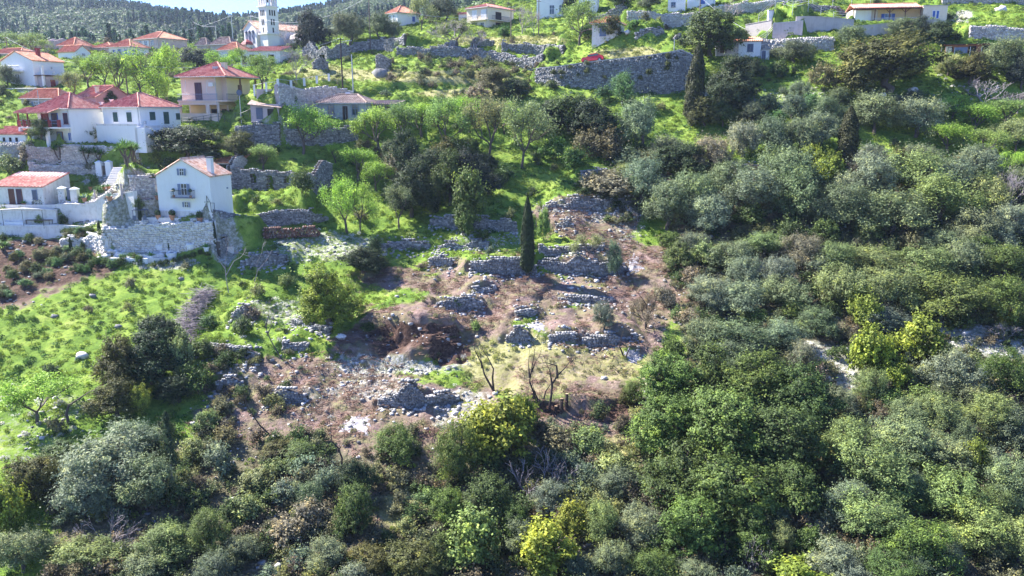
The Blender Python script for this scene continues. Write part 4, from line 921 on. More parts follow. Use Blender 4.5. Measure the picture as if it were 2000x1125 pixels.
for k in range(3):
    for (ox, oy, ex, ey) in ((tx + .2, ty + .05, 1, 0), (tx + .2, ty + tw - .35, 1, 0), (tx + .05, ty + .2, 0, 1), (tx + tw - .35, ty + .2, 0, 1)):
        w1 = (tw - .4) / 3
        for q in range(6):
            a0 = math.pi * q / 6; a1 = math.pi * (q + 1) / 6; am = (a0 + a1) / 2; cx_ = w1 * k + w1 / 2 + math.cos(am) * w1 * .5; zz = H0 + 2.2 + math.sin(am) * w1 * .42
            u0 = w1 * k + w1 / 2 + math.cos(a1) * w1 * .5; u1 = w1 * k + w1 / 2 + math.cos(a0) * w1 * .5
            if ex: mb.box(ox + u0, ox + u1, oy, oy + .3, zz, H0 + 2.75)
            else: mb.box(ox, ox + .3, oy + u0, oy + u1, zz, H0 + 2.75)
mb.build('belfry_arches', CHUR, tow)
MB().lathe((tx + tw / 2, ty + tw / 2, H0 + 3.1), [(1.7, 0), (1.55, .6), (1.0, 1.3), (.3, 1.8), (.05, 1.9)], 12).build('cupola', TILEB, tow)
MB().lathe((tx + tw / 2, ty + tw / 2, H0 + 1.1), [(.42, 0), (.34, .25), (.2, .6), (.05, .7)], 10).build('bell', DARKM, tow)
for row, (za, zb_, n_) in enumerate(((.80, .93, 3), (.58, .72, 2), (.40, .52, 1))):
    for i in range(n_):
        u = tw / 2 + (i - (n_ - 1) / 2) * .62
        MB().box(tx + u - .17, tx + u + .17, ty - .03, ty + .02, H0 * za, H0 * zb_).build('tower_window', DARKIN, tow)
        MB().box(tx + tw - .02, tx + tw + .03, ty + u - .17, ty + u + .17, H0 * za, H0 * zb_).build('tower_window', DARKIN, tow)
MB().lathe((-h.WL * .2 + 3.0, 10, h.h * .4), [(3.0, -3), (3.0, 0), (2.8, .8), (2.0, 1.7), (.9, 2.2), (.05, 2.4)], 14).build('apse_dome', BEIGE, h.root)
# --- grey wooden-fronted house
h = House('grey_house', 'old grey house with boarded front and dark pane windows in the green slope', 'house', 622, 716, 738, 240, 201, 14, WR=4.8)
h.walls(GREYP); h.roof('hip', 1.3, TILEB, .3)
h.win('L', .22, .34, .38, .88, 'glass', fm=GREYBL); h.win('L', .72, .84, .36, .90, 'glass', fm=GREYBL); h.win('L', .53, .61, .02, .80, 'dark', fm=BROWNP)
mb = MB()
for k in range(20): mb.box(-h.WL * (k + .5) / 20 - .02, -h.WL * (k + .5) / 20 + .02, -.03, 0, 0, h.h * .95)
mb.build('boarding_strips', GREYP, h.root)
h2 = House('grey_house_annex', 'open-fronted annex with brown roof joined to the grey house', 'house', 722, 772, 782, 232, 203, 14, WR=3.5, d=h.C.y + 1.2)
h2.box('wall', GREYP, -h2.WL, 0, 1.5, 3.5, -2, h2.h); h2.box('wall', GREYP, -.8, 0, 0, 1.5, -2, h2.h); h2.posts('L', [-h2.WL + .2, -h2.WL * .5], 0, -1, h2.h, GREYP, .16); h2.roof('shed', .6, TILEB, .3)
h2.box('door', BROWNP, -h2.WL * .8, -h2.WL * .62, 1.44, 1.5, 0, h2.h * .8); h2.box('door', BROWNP, -h2.WL * .45, -h2.WL * .3, 1.44, 1.5, 0, h2.h * .8)
# --- top row
h = House('blue_shuttered_white_house', 'white cube house with orange roof and one blue shutter behind olives, top centre', 'house', 754, 778, 819, 56, 24, 48); h.walls(WHITE); h.roof('hip', 1.8, TILEO, .3)
h.win('R', .66, .80, .5, .82, 'closed', BLUEP); h.win('L', .3, .45, .45, .85, 'glass'); h.win('L', .62, .76, .45, .85, 'glass'); h.win('L', .6, .75, .05, .3, 'glass')
h = House('beige_two_storey_house', 'beige two-storey house with balconies and thin red roof edge, top centre', 'house', 912, 953, 1003, 56, 13, 40); h.walls(CREAM); h.roof('hip', 1.1, TILE, .3)
h.win('L', .28, .48, .42, .88, 'closed', WHITEP); h.win('L', .70, .92, .42, .88, 'closed', WHITEP); h.win('L', .66, .82, .02, .28, 'glass'); h.box('balcony', CREAM, -h.WL * .85, 0, -.8, 0, h.h * .38, h.h * .42); h.railing('L', -h.WL * .85, 0, .78, h.h * .42, .8)
h.win('R', .3, .5, .45, .8, 'dark', fm=BROWNP); h.win('R', .3, .8, 0, .3, 'dark', fm=BROWNP); h.box('balcony', CREAM, 0, .9, .4, h.WR * .8, h.h * .38, h.h * .42); h.railing('R', .4, h.WR * .8, .88, h.h * .42, .8)
h = House('small_shed', 'small red-roofed shed left of the beige two-storey house', 'shed', 896, 910, 915, 40, 27, 10, WR=4); h.walls(WHITE); h.roof('shed', .8, TILE, .2)
h = House('orange_roofed_cottage', 'small cottage with bright orange hip roof and blue door, upper right of centre', 'house', 1156, 1207, 1219, 73, 44, 20, WR=5); h.walls(WHITEW); h.roof('hip', 1.3, TILEO, .3); h.win('L', .32, .52, .05, .75, 'door', GREYBL, BLUEP)
h = House('white_villa', 'white villa mostly hidden behind cypresses at the top edge', 'house', 1048, 1105, 1128, 32, -12, 12, WR=6); h.walls(WHITE); h.roof('hip', 1.5, TILE, .3); h.win('L', .45, .6, .1, .5, 'glass'); h.win('L', .78, .92, .1, .5, 'glass')
h = House('ivy_cloaked_house', 'grey-white arched house behind the tree row at the top edge', 'house', 1130, 1166, 1176, 26, -14, 10, WR=6); h.walls(WHITEW); h.win('L', .3, .6, .1, .6, 'dark')
h = House('blue_doored_house', 'white house with blue door and blue window on the pale terrace wall, top right', 'house', 1342, 1396, 1408, 22, -18, 14, WR=6); h.walls(WHITE); h.roof('hip', 1.6, TILEO, .3); h.win('L', .5, .62, .2, .62, 'door', BLUEP, BLUEP); h.win('L', .3, .42, .45, .7, 'closed', BLUEP)
h = House('white_side_room', 'small white room left of the blue-doored house', 'house', 1304, 1338, 1341, 24, -2, 12, WR=4); h.walls(WHITE); h.win('L', .2, .42, .4, .75, 'glass', fm=GREYBL)
h = House('small_tiled_house', 'small white house with orange tiled roof half hidden by the big dark oak', 'house', 1398, 1485, 1490, 114, 80, 10, WR=5); h.walls(WHITE); h.roof('shed', 1.1, TILEO, .2); h.win('L', .70, .82, .38, .82, 'closed', SLATB, GREYBL); h.win('L', .1, .22, .35, .8, 'closed', BROWNP, BROWNP)
h.box('rosy_wall', BEIGE, -h.WL * .98, -h.WL * .5, -.05, 0, -1, h.h * .98)
h = House('flat_roofed_annex', 'little flat-roofed white annex with dark door beside the small tiled house', 'house', 1486, 1502, 1504, 118, 97, 10, WR=3); h.walls(WHITE); h.roof('flat', 0, CONC, .12, tiles=False); h.win('L', .1, .5, 0, .85, 'door', SLATB, GREYBL)
# porch house, upper right
h = House('porch_house', 'long cream house with red roof, brown wooden porch and blue shutters, upper right', 'house', 1668, 1848, 1853, 44, 10, 9, WR=6, sink=4)
W_, HH = h.WL, h.h
mb = MB(); mb.box(-W_ * .26, 0, 0, 6, -4, HH); mb.box(-W_, -W_ * .26, 1.8, 6, -4, HH - .3); mb.build('wall', CREAM, h.root)
h.box('porch_back_wall', YELLOW, -W_ * .72, -W_ * .26, 1.74, 1.8, -1, HH - .35); h.box('porch_floor', CONC, -W_, -W_ * .26, -.2, 1.8, -4, .02); h.box('front_wall', WHITE, -W_ * .98, -W_ * .8, 1.2, 1.8, -1, HH - .5)
h.roof('x', 1.0, TILE, .3, h=HH - .25, x1=-W_ * .30, y0=-.1, y1=6); h.roof('flat', 0, CONC, .1, x0=-W_ * .26, tiles=False)
h.posts('L', [-W_ * .78, -W_ * .62, -W_ * .45, -W_ * .285], 0, 0, HH - .3, BROWNP, .16, 'porch_post'); h.box('porch_beam', BROWNP, -W_ * .8, -W_ * .27, -.1, .06, HH - .42, HH - .26)
mb = MB()
for u in (-W_ * .62, -W_ * .45): mb.bar((u - .7, 0, HH - .45), (u, 0, HH - 1.1), .05).bar((u + .7, 0, HH - .45), (u, 0, HH - 1.1), .05)
mb.build('porch_brace', BROWNP, h.root); h.railing('L', -W_ * .8, -W_ * .27, .1, 0, .9, WHITEP)
h.win('L', .36, .43, .05, .62, 'opendoor', BLUEP, WHITEP, o=-1.74); h.win('L', .845, .87, .25, .68, 'closed', BLUEP, WHITEP); h.win('L', .885, .91, .25, .68, 'closed', BLUEP, WHITEP)
# brick shed
h = House('brick_shed', 'low flat-roofed brick shed with posts in front, right edge', 'shed', 1845, 1932, 1936, 110, 86, 24, WR=3); h.walls(BRICKM); h.box('roof', BROWNP, -h.WL - .3, .2, -.5, 3.1, h.h, h.h + .12)
h.win('L', .06, .16, .05, .8, 'dark', fm=BROWNP); h.win('L', .52, .68, 0, .85, 'dark', fm=BROWNP); h.win('L', .82, .96, .4, .9, 'dark', fm=BROWNP); h.box('panel', GREYBL, -h.WL * .80, -h.WL * .5, -.05, 0, .5, h.h * .8); h.box('panel', CREAM, -h.WL * 1.0, -h.WL * .86, -.05, 0, 0, h.h * .9)
h.posts('L', [-h.WL * 1.1, -h.WL * .8, -h.WL * .45, -h.WL * .2], .8, -1, h.h * .8, GALV, .1)
# stone annex with red roof (left)
h = House('stone_annex', 'whitewashed stone annex with red lean-to roof and brown shutters, left edge', 'house', -14, 88, 141, 405, 365, 8)
h.walls(WHITEW, 'shed', 1.5); h.roof('shed', 1.5, TILE, .12, tiles=True, step=.5)
h.win('L', .35, .44, .12, .85, 'door', BROWNP, BROWNP); h.win('L', .50, .59, .12, .85, 'door', PURP, BROWNP); h.win('L', .80, .88, .35, .82, 'closed', SLATB, GREYBL)
# ruins by the church
for pl, hh, lb, sd in (([(592, 112), (640, 118), (684, 112)], 3.4, 'broken rose-grey stone walls right of the ruined row house', 5), ([(612, 136), (642, 138)], 2.2, 'rounded broken stone wall stub below the rose-grey ruin', 6), ([(735, 138), (762, 140)], 3.4, 'tall jagged stone wall stub standing alone on the green slope', 7), ([(868, 98), (890, 99)], 1.6, 'small stone wall stub under the leafless grey trees, top centre', 8), ([(925, 97), (965, 90)], 2.0, 'sloping wall remnant under the leafless trees, top centre', 9)):
    P = [tuple(hit(a_, b_)) for a_, b_ in pl]; L_ = sum((Vector(P[i + 1]) - Vector(P[i])).length for i in range(len(P) - 1))
    ruin('ruined_wall', lb, P, hh, [(L_ * .45, L_ * .6, -1, .9)] if sd == 5 else [], topfn=(lambda q: (lambda x: q[0] * (.72 + .28 * np.sin(x * 1.1 + q[1]) * np.cos(x * .37 + q[1])) * np.clip(1.1 - .5 * np.abs(x / q[2] - .45), 0, 1)))((hh, sd, L_)), seed=sd)
# ------------------------------------------------------------------ plant meshes
def rnd_unit(r, n):
    v = r.normal(size=(n, 3)); return v / np.linalg.norm(v, axis=1, keepdims=True)
def leaf_quads(r, P, Nn, L, Wd, rnd=0.9, up=None):
    """diamond leaves at P facing roughly Nn"""
    n = len(P)
    nn = Nn + rnd * rnd_unit(r, n); nn /= np.linalg.norm(nn, axis=1, keepdims=True) + 1e-9
    a = rnd_unit(r, n) if up is None else up + 0.5 * rnd_unit(r, n)
    t = a - (a * nn).sum(1, keepdims=True) * nn; t /= np.linalg.norm(t, axis=1, keepdims=True) + 1e-9
    b = np.cross(nn, t)
    l = (L * r.uniform(0.6, 1.35, n))[:, None] / 2; w = (Wd * r.uniform(0.6, 1.35, n))[:, None] / 2
    V = np.stack([P - t * l, P + b * w - t * l * 0.1, P + t * l, P - b * w - t * l * 0.1], 1)
    return V.reshape(-1, 3), np.arange(n * 4).reshape(n, 4)
def crown_mesh(name, seed, lobes, nsub, nleaf, L, Wd, rs, flat=0.75, rnd=0.9, squash=0.85, low=-0.45, up=None):
    """lobes: (x,y,z,r). leaf clumps sit on the lobes' shells; returns a leafy mesh"""
    r = np.random.default_rng(seed); lob = np.array(lobes, float)
    area = lob[:, 3] ** 2; cnt = np.maximum((nsub * area / area.sum()).astype(int), 3)
    S = []; SN = []
    for (x, y, z, rr), c in zip(lob, cnt):
        d = rnd_unit(r, c * 2); d = d[d[:, 2] > low][:c]
        p = np.array([x, y, z]) + d * rr * np.array([1, 1, squash]) * r.uniform(0.82, 1.06, (len(d), 1))
        keep = np.ones(len(p), bool)
        for (x2, y2, z2, r2) in lob:
            q = (p - [x2, y2, z2]) / [1, 1, squash]
            keep &= ~((np.linalg.norm(q, axis=1) < r2 * 0.72))
        S.append(p[keep]); SN.append(d[keep])
    S = np.concatenate(S); SN = np.concatenate(SN); ns = len(S)
    k = max(1, nleaf // ns); lo_ = np.repeat(r.normal(0, .13, len(lob)), 400)[(np.arange(ns) * 400 * len(lob) // ns)]; tint_s = np.clip(r.normal(0.47, 0.17, ns) + lo_, 0, 1); rr = rs * r.uniform(0.6, 1.5, ns)
    idx = np.repeat(np.arange(ns), k)
    off = r.normal(size=(len(idx), 3)) * 0.5; off[:, 2] *= flat
    sprig = SN * 0.6 + r.normal(0, .45, SN.shape) + [0, 0, 0.55]; sprig /= np.linalg.norm(sprig, axis=1, keepdims=True)
    P = S[idx] + off * rr[idx, None] * 0.62 + sprig[idx] * (r.uniform(-.5, 1.25, len(idx)) * rr[idx])[:, None] * 0.9
    st_ = r.uniform(0, 1, len(idx)) < .10      # stray shoots break the outline
    P[st_] += (sprig[idx] * (r.uniform(.4, 1.9, len(idx)) * rr[idx])[:, None])[st_]
    Nn = SN[idx] * 0.7 + off * 0.5 + [0, 0, 0.5]
    V, Fq = leaf_quads(r, P, Nn, L, Wd, rnd, up)
    tint = np.clip(tint_s[idx] + r.normal(0, 0.13, len(idx)) + 0.10 * (off[:, 2]), 0, 1)
    return mesh(name, V, Fq, LEAF, False, {'tint': np.repeat(tint, 4)})
def tubes_mesh(name, segs, mat, n=5):
    """segs: list of (P list, radius list)"""
    V = []; Fq = []; b = 0
    for P, Rr in segs:
        P = np.array([tuple(p) for p in P], float); m = len(P)
        d = np.gradient(P, axis=0); d /= np.linalg.norm(d, axis=1, keepdims=True) + 1e-9
        q = np.cross(d, [0.31, 0.92, 0.21]); q /= np.linalg.norm(q, axis=1, keepdims=True) + 1e-9; w = np.cross(d, q)
        a = 2 * np.pi * np.arange(n) / n
        ring = P[:, None] + (q[:, None] * np.cos(a)[None, :, None] + w[:, None] * np.sin(a)[None, :, None]) * np.asarray(Rr)[:, None, None]
        V.append(ring.reshape(-1, 3))
        k = np.arange(m - 1)[:, None] * n + np.arange(n)[None]; k2 = np.arange(m - 1)[:, None] * n + (np.arange(n)[None] + 1) % n
        Fq.append(np.stack([k, k2, k2 + n, k + n], -1).reshape(-1, 4) + b); b += m * n
    return mesh(name, np.concatenate(V), np.concatenate(Fq), mat, True)
def limb(r, a, b, ra, rb, m=5, wob=0.12):
    a = np.array(a, float); b = np.array(b, float); t = np.linspace(0, 1, m)[:, None]
    P = a + (b - a) * t; l = np.linalg.norm(b - a)
    P[1:-1] += r.normal(0, wob * l, (m - 2, 3)) * [1, 1, 0.4]; P[:, 2] += 0.08 * l * np.sin(np.pi * t[:, 0])
    return P, np.linspace(ra, rb, m)
def branch_rec(r, out, p, d, l, rad, depth, maxd, spread, tips, up=0.15, minr=0.006):
    m = 4; P = [p]; q = np.array(p, float); dd = np.array(d, float)
    for i in range(m - 1):
        dd = dd + r.normal(0, 0.16, 3) + [0, 0, up * 0.3]; dd /= np.linalg.norm(dd)
        q = q + dd * l / (m - 1); P.append(q.copy())
    out.append((P, np.linspace(rad, max(rad * 0.62, minr), m)))
    if depth >= maxd: tips.append((q, dd)); return
    for i in range(3 if depth < maxd - 1 else 3):
        nd = dd + r.normal(0, spread, 3) + [0, 0, up]; nd /= np.linalg.norm(nd)
        st = P[-1] if i < 2 else P[-2]
        branch_rec(r, out, st, nd, l * r.uniform(0.6, 0.85), max(rad * 0.6, minr), depth + 1, maxd, spread, tips, up, minr)

def lobes_round(r, n, Rr, z0, z1, lr, lift=0.0):
    out = []
    for i in range(n):
        a = 2.39996 * i + r.uniform(-.5, .5); f = math.sqrt((i + 0.5) / n) * r.uniform(.8, 1.08); q = f * (Rr - lr * 0.9)
        z = z0 + (z1 - z0) * (1 - f ** 2 * 0.55) * r.uniform(0.62, 1.0) - lr * 0.6
        out.append((math.cos(a) * q, math.sin(a) * q, max(z, z0 + lr * 0.5), lr * r.uniform(0.55, 1.3)))
        if i % 2 == 0: out.append((math.cos(a) * q * 1.05, math.sin(a) * q * 1.05, z0 + (z - z0) * r.uniform(0.2, 0.55) + lr * 0.3, lr * r.uniform(0.7, 1.0)))
    return out
def trunk_to(r, lobes, h, rad, n=6, forks=1, mat=BARK):
    segs = []; fork = np.array([r.normal(0, .12), r.normal(0, .12), h])
    if forks == 1: segs.append(limb(r, (0, 0, -0.5), fork, rad, rad * 0.75, 5, 0.05))
    sel = sorted(lobes, key=lambda q: -q[2])[:n]
    for i, (x, y, z, rr) in enumerate(sel):
        s = fork if forks == 1 else np.array([math.cos(i * 2.1) * rad, math.sin(i * 2.1) * rad, -0.3])
        segs.append(limb(r, s, (x, y, z + rr * 0.2), rad * 0.6, rad * 0.16, 5, 0.08))
    for (x, y, z, rr) in lobes:      # bare twigs that show between the leaves
        for q in range(3):
            d = rnd_unit(r, 1)[0]; d[2] = abs(d[2]) * .8 + .1; c = np.array([x, y, z]); segs.append(limb(r, c + d * rr * .3, c + d * rr * r.uniform(1.05, 1.45), rad * .10, rad * .03, 4, .1))
    return tubes_mesh('trunk', segs, mat, 5)

LIB = {}
def species(key, name, cat, H, Rr, variants): LIB[key] = dict(name=name, cat=cat, H=H, R=Rr, v=variants)
def build_library():
    V = []
    for s in range(5):      # olive: grey-green, feathery, several soft lobes
        r = np.random.default_rng(100 + s); lb = lobes_round(r, 10, 2.6, 0.45, 4.6, 0.9)
        V.append((trunk_to(r, lb, 1.1, 0.22), crown_mesh('crown', 110 + s, lb, 330, 15000, 0.20, 0.075, 0.50, 0.9, 0.8, 0.9)))
    species('O', 'olive_tree', 'tree', 4.8, 2.7, V)
    V = []
    for s in range(4):      # holm oak / carob: dense, cauliflower clumps
        r = np.random.default_rng(200 + s); lb = lobes_round(r, 17, 4.6, 0.3, 8.2, 1.3)
        V.append((trunk_to(r, lb, 2.2, 0.38), crown_mesh('crown', 210 + s, lb, 620, 24000, 0.27, 0.17, 0.62, 0.55, 0.7, 0.8)))
    species('K', 'evergreen_oak', 'tree', 8.6, 4.8, V)
    V = []
    for s in range(4):      # almond / fig coming into leaf: twigs show
        r = np.random.default_rng(300 + s); segs = []; tips = []
        segs.append(limb(r, (0, 0, -.4), (0.1, 0, 1.3), 0.17, 0.13, 4, 0.06))
        for i in range(4):
            a = i * 1.6 + r.uniform(-.3, .3); branch_rec(r, segs, np.array([0.1, 0, 1.25]), np.array([math.cos(a) * .8, math.sin(a) * .8, 0.9]) / 1.45, 1.5, 0.09, 0, 3, 0.42, tips, 0.22)
        T = np.array([p for p, _ in tips]); k = 48
        P = np.repeat(T, k, 0) + r.normal(0, 0.30, (len(T) * k, 3))
        Vx, Fq = leaf_quads(r, P, np.tile([0, 0, .6], (len(P), 1)), 0.18, 0.10, 1.0)
        tint = np.clip(np.repeat(r.normal(.5, .18, len(T)), k) + r.normal(0, .12, len(P)), 0, 1)
        V.append((tubes_mesh('trunk', segs, BARK, 4), mesh('crown', Vx, Fq, LEAF, False, {'tint': np.repeat(tint, 4)})))
        zmax = T[:, 2].max() + .3; LIBR = np.abs(T[:, :2]).max()
    species('L', 'almond_tree', 'tree', 5.4, 2.7, V)
    V = []
    for s in range(4):      # leafless, much branched
        r = np.random.default_rng(400 + s); segs = []; tips = []
        segs.append(limb(r, (0, 0, -.4), (0.05, 0, .7), 0.11, 0.09, 3, 0.05))
        for i in range(4):
            a = i * 1.6 + r.uniform(-.4, .4); branch_rec(r, segs, np.array([0.05, 0, .65]), np.array([math.cos(a) * .9, math.sin(a) * .9, 0.85]) / 1.5, 1.15, 0.058, 0, 4, 0.5, tips, 0.16, 0.009)
        V.append((tubes_mesh('trunk', segs, BARKP, 3), None))
    species('B', 'bare_tree', 'tree', 4.4, 2.4, V)
    V = []
    for s in range(3):      # dead low twiggy heap of branches
        r = np.random.default_rng(450 + s); segs = []; tips = []
        for i in range(9):
            a = i * .7 + r.uniform(-.3, .3); branch_rec(r, segs, np.array([r.normal(0, .2), r.normal(0, .2), 0]), np.array([math.cos(a), math.sin(a), r.uniform(.3, .9)]) / 1.3, 0.95, 0.034, 0, 3, 0.5, tips, 0.02, 0.009)
        V.append((tubes_mesh('branches', segs, BARKP, 3), None))
    species('D', 'dead_bush', 'bush', 2.2, 2.4, V)
    V = []
    for s, (rr, jag) in enumerate(((0.66, .12), (0.78, .2), (0.82, .24))):   # cypress
        r = np.random.default_rng(500 + s); H = 8.0; n = 15000
        z = r.uniform(0.0, 1, n) ** 0.85; prof = np.minimum(1, z / 0.10) ** 0.6 * (1 - np.clip((z - 0.35) / 0.65, 0, 1) ** 1.9) ** 0.75
        th = r.uniform(0, 2 * np.pi, n); bump = 1 + jag * np.sin(th * 5 + z * 31) * np.sin(z * 47 + th * 2) + r.normal(0, jag * .5, n)
        q = rr * prof * bump * np.sqrt(r.uniform(0.72, 1.05, n))
        P = np.stack([q * np.cos(th), q * np.sin(th), 0.45 + z * (H - 0.45)], -1)
        Nn = np.stack([np.cos(th), np.sin(th), 0.15 + 0 * th], -1)
        Vx, Fq = leaf_quads(r, P, Nn, 0.26, 0.10, 0.55, np.tile([0, 0, 1.0], (n, 1)))
        tint = np.clip(.4 + .5 * (vnoise(th * 3, z * 30, 1.0, 3) - .5) + r.normal(0, .13, n), 0, 1)
        V.append((tubes_mesh('trunk', [((((0, 0, -.5)), (0, 0, 0.8), (0, 0, H * .8)), (.15, .13, .03))], BARK, 6),
                  mesh('crown', Vx, Fq, LEAF, False, {'tint': np.repeat(tint, 4)})))
    species('C', 'cypress_tree', 'tree', 8.0, 0.72, V)
    V = []
    for s in range(3):      # broadleaf shrub with big shiny leaves (yellow-green heads)
        r = np.random.default_rng(600 + s); lb = lobes_round(r, 8, 1.9, 0.3, 3.3, 0.68)
        V.append((trunk_to(r, lb, 0.5, 0.09, 6, 0), crown_mesh('crown', 610 + s, lb, 190, 6500, 0.24, 0.15, 0.42, 0.9, 0.9, 1.0)))
    species('Y', 'broadleaf_shrub', 'shrub', 3.5, 2.0, V)
    V = []
    for s in range(5):      # low maquis bush
        r = np.random.default_rng(700 + s); lb = lobes_round(r, 6, 1.15, 0.0, 1.5, 0.42)
        V.append((trunk_to(r, lb, 0.2, 0.05, 4, 0), crown_mesh('crown', 710 + s, lb, 110, 3200, 0.16, 0.085, 0.30, 0.8, 0.9, 0.9, -0.2)))
    species('M', 'low_bush', 'bush', 1.6, 1.2, V)
    V = []
    for s in range(2):      # conifer with drooping tiers
        r = np.random.default_rng(800 + s); n = 16000; H = 10.0
        z = r.uniform(0, 1, n) ** 1.1; tier = 0.75 + 0.25 * np.abs(np.sin(z * 22)); th = r.uniform(0, 2 * np.pi, n)
        q = 2.6 * (1 - z) ** 0.7 * tier * np.sqrt(r.uniform(.35, 1, n)) * (1 + .25 * np.sin(th * 4 + z * 9))
        P = np.stack([q * np.cos(th), q * np.sin(th), 1.0 + z * (H - 1) - q * .18], -1)
        Vx, Fq = leaf_quads(r, P, np.stack([np.cos(th), np.sin(th), .5 + 0 * th], -1), 0.30, 0.12, .7)
        tint = np.clip(r.normal(.4, .12, n) + .3 * (vnoise(th * 2, z * 20, 1, 5) - .5), 0, 1)
        V.append((tubes_mesh('trunk', [(((0, 0, -.5), (0, 0, 3), (0, 0, 8.5)), (.26, .2, .04))], BARK, 6), mesh('crown', Vx, Fq, LEAF, False, {'tint': np.repeat(tint, 4)})))
    n = 3800; r = np.random.default_rng(811); z = r.uniform(.36, 1, n); th = r.uniform(0, 6.28, n); q = 2.2 * (1.08 - z) ** .6 * r.uniform(.1, 1, n) * (.6 + .6 * np.abs(np.sin(z * 25))) * (1 + .4 * np.sin(th * 3 + z * 7))
    Vx, Fq = leaf_quads(r, np.stack([q * np.cos(th), q * np.sin(th), z * 10 - q * .15], -1), np.stack([np.cos(th), np.sin(th), .6 + 0 * th], -1), .42, .16, .8)
    V.append((tubes_mesh('trunk', [(((0, 0, -.5), (0, 0, 4), (0, 0, 9)), (.24, .18, .04))], BARKP, 6), mesh('crown', Vx, Fq, LEAF, False, {'tint': np.repeat(np.clip(r.normal(.4, .15, n), 0, 1), 4)})))
    species('P', 'conifer_tree', 'tree', 10.0, 2.5, V)
    V = []
    for s in range(2):      # yucca-like: stems with spiky rosettes
        r = np.random.default_rng(900 + s); segs = []; VV = []; FF = []; b = 0
        for i in range(4):
            a = i * 1.6; top = np.array([math.cos(a) * .5, math.sin(a) * .5, 1.5 + .3 * r.uniform(-1, 1)])
            segs.append(limb(r, (0.05 * math.cos(a), .05 * math.sin(a), -.2), top, .09, .07, 4, .05))
            n = 60; d = rnd_unit(r, n); d[:, 2] = np.abs(d[:, 2]) * 1.0 - .25; d /= np.linalg.norm(d, axis=1, keepdims=True)
            sd_ = np.cross(d, [0, 0, 1.0]); sd_ /= np.linalg.norm(sd_, axis=1, keepdims=True) + 1e-6
            l = .75; v = np.stack([top + 0 * d, top + d * l * .4 + sd_ * .05, top + d * l - [0, 0, .06], top + d * l * .4 - sd_ * .05], 1).reshape(-1, 3)
            VV.append(v); FF.append(np.arange(n * 4).reshape(n, 4) + b); b += n * 4
        tint = np.clip(np.repeat(r.normal(.5, .2, b // 4), 4), 0, 1)
        V.append((tubes_mesh('trunk', segs, BARK, 5), mesh('crown', np.concatenate(VV), np.concatenate(FF), LEAF, False, {'tint': tint})))
    species('U', 'yucca', 'plant', 2.2, 1.05, V)
build_library()

# leaf colours
OLV = (0.142, 0.182, 0.092); OLG = (0.16, 0.205, 0.13); OLD = (0.12, 0.15, 0.085); OLB = (0.165, 0.21, 0.075); GRB = (0.20, 0.18, 0.12)
OAK = (0.075, 0.115, 0.033); OAKL = (0.105, 0.155, 0.038); OAKD = (0.05, 0.075, 0.035); OAKB = (0.095, 0.10, 0.032)
LIM = (0.24, 0.38, 0.06); LIMD = (0.17, 0.25, 0.07); LIMG = (0.20, 0.235, 0.10)
YEL = (0.175, 0.22, 0.035); YELB = (0.20, 0.235, 0.035); GRN = (0.07, 0.15, 0.035); GRNB = (0.10, 0.19, 0.07)
CYP = (0.04, 0.062, 0.025); CYPB = (0.06, 0.068, 0.027); BRN = (0.16, 0.15, 0.075); DKB = (0.045, 0.06, 0.045); RED = (0.15, 0.12, 0.07)
CNAME = {OLV: 'grey-green', OLG: 'silvery', OLD: 'dull dark olive', OLB: 'light olive', GRB: 'greyish brown', OAK: 'deep green', OAKL: 'fresh mid-green', OAKD: 'blackish green', OAKB: 'brownish green',
         LIM: 'bright lime-green', LIMD: 'spring-green', LIMG: 'sparse grey-green', YEL: 'yellow-green', YELB: 'bright yellow', GRN: 'rich green', GRNB: 'blue-green', CYP: 'dark', CYPB: 'bronze-tinged',
         BRN: 'brown-green', DKB: 'dark blue-green', RED: 'dull brownish'}
PLANTS = []
def plant(sp, cx, base, w, h, col=None, label=None, v=None, name=None, group=None, rz=None, tilt=0, cat=None):
    """a plant whose foot is seen at (cx, base); w, h: its spread and height in photo pixels"""
    L = LIB[sp]; p = hit(cx, base); s = pxm(p)
    el = math.atan2(CZ - p.z, p.y); fore = max(0.6, math.cos(el))
    sx = w / s / (2 * L['R']); hh = max(h / s - 2 * L['R'] * sx * 0.35 * math.sin(el), 0.45 * h / s) / fore; sz = hh / L['H']
    vi = int(rng.integers(len(L['v']))) if v is None else v
    tr, cr = L['v'][vi % len(L['v'])]
    nm = name or L['name']
    rzz = float(rng.uniform(0, 6.28)) if rz is None else rz
    root = empty(nm, (p.x, p.y, p.z - 0.05)); root.rotation_euler = (0, R(tilt), rzz) if tilt else ((R(float(rng.normal(0, 5))), R(float(rng.normal(0, 5))), rzz) if sp in 'OKMYLB' else (0, 0, rzz))
    ax = float(rng.uniform(.86, 1.14)) if sp in 'OKMYL' else 1; root.scale = (sx * ax, sx / ax, sz)
    c = col or OLV; j = rng.normal(0, 0.08, 3)
    c2 = tuple(float(np.clip(a * 1.2 * (1 + b * .5 + j[0] * .8), 0, 1)) for a, b in zip(c, j))
    if tr is not None: obj('trunk' if sp != 'D' else 'branches', tr, root)
    if cr is not None: obj('crown' if sp not in 'YM' else 'foliage', cr, root, c2)
    tag(root, label, cat or L['cat'], group)
    PLANTS.append([root, sp, c, cx, base - h * 0.5, w, h, label])
    return root
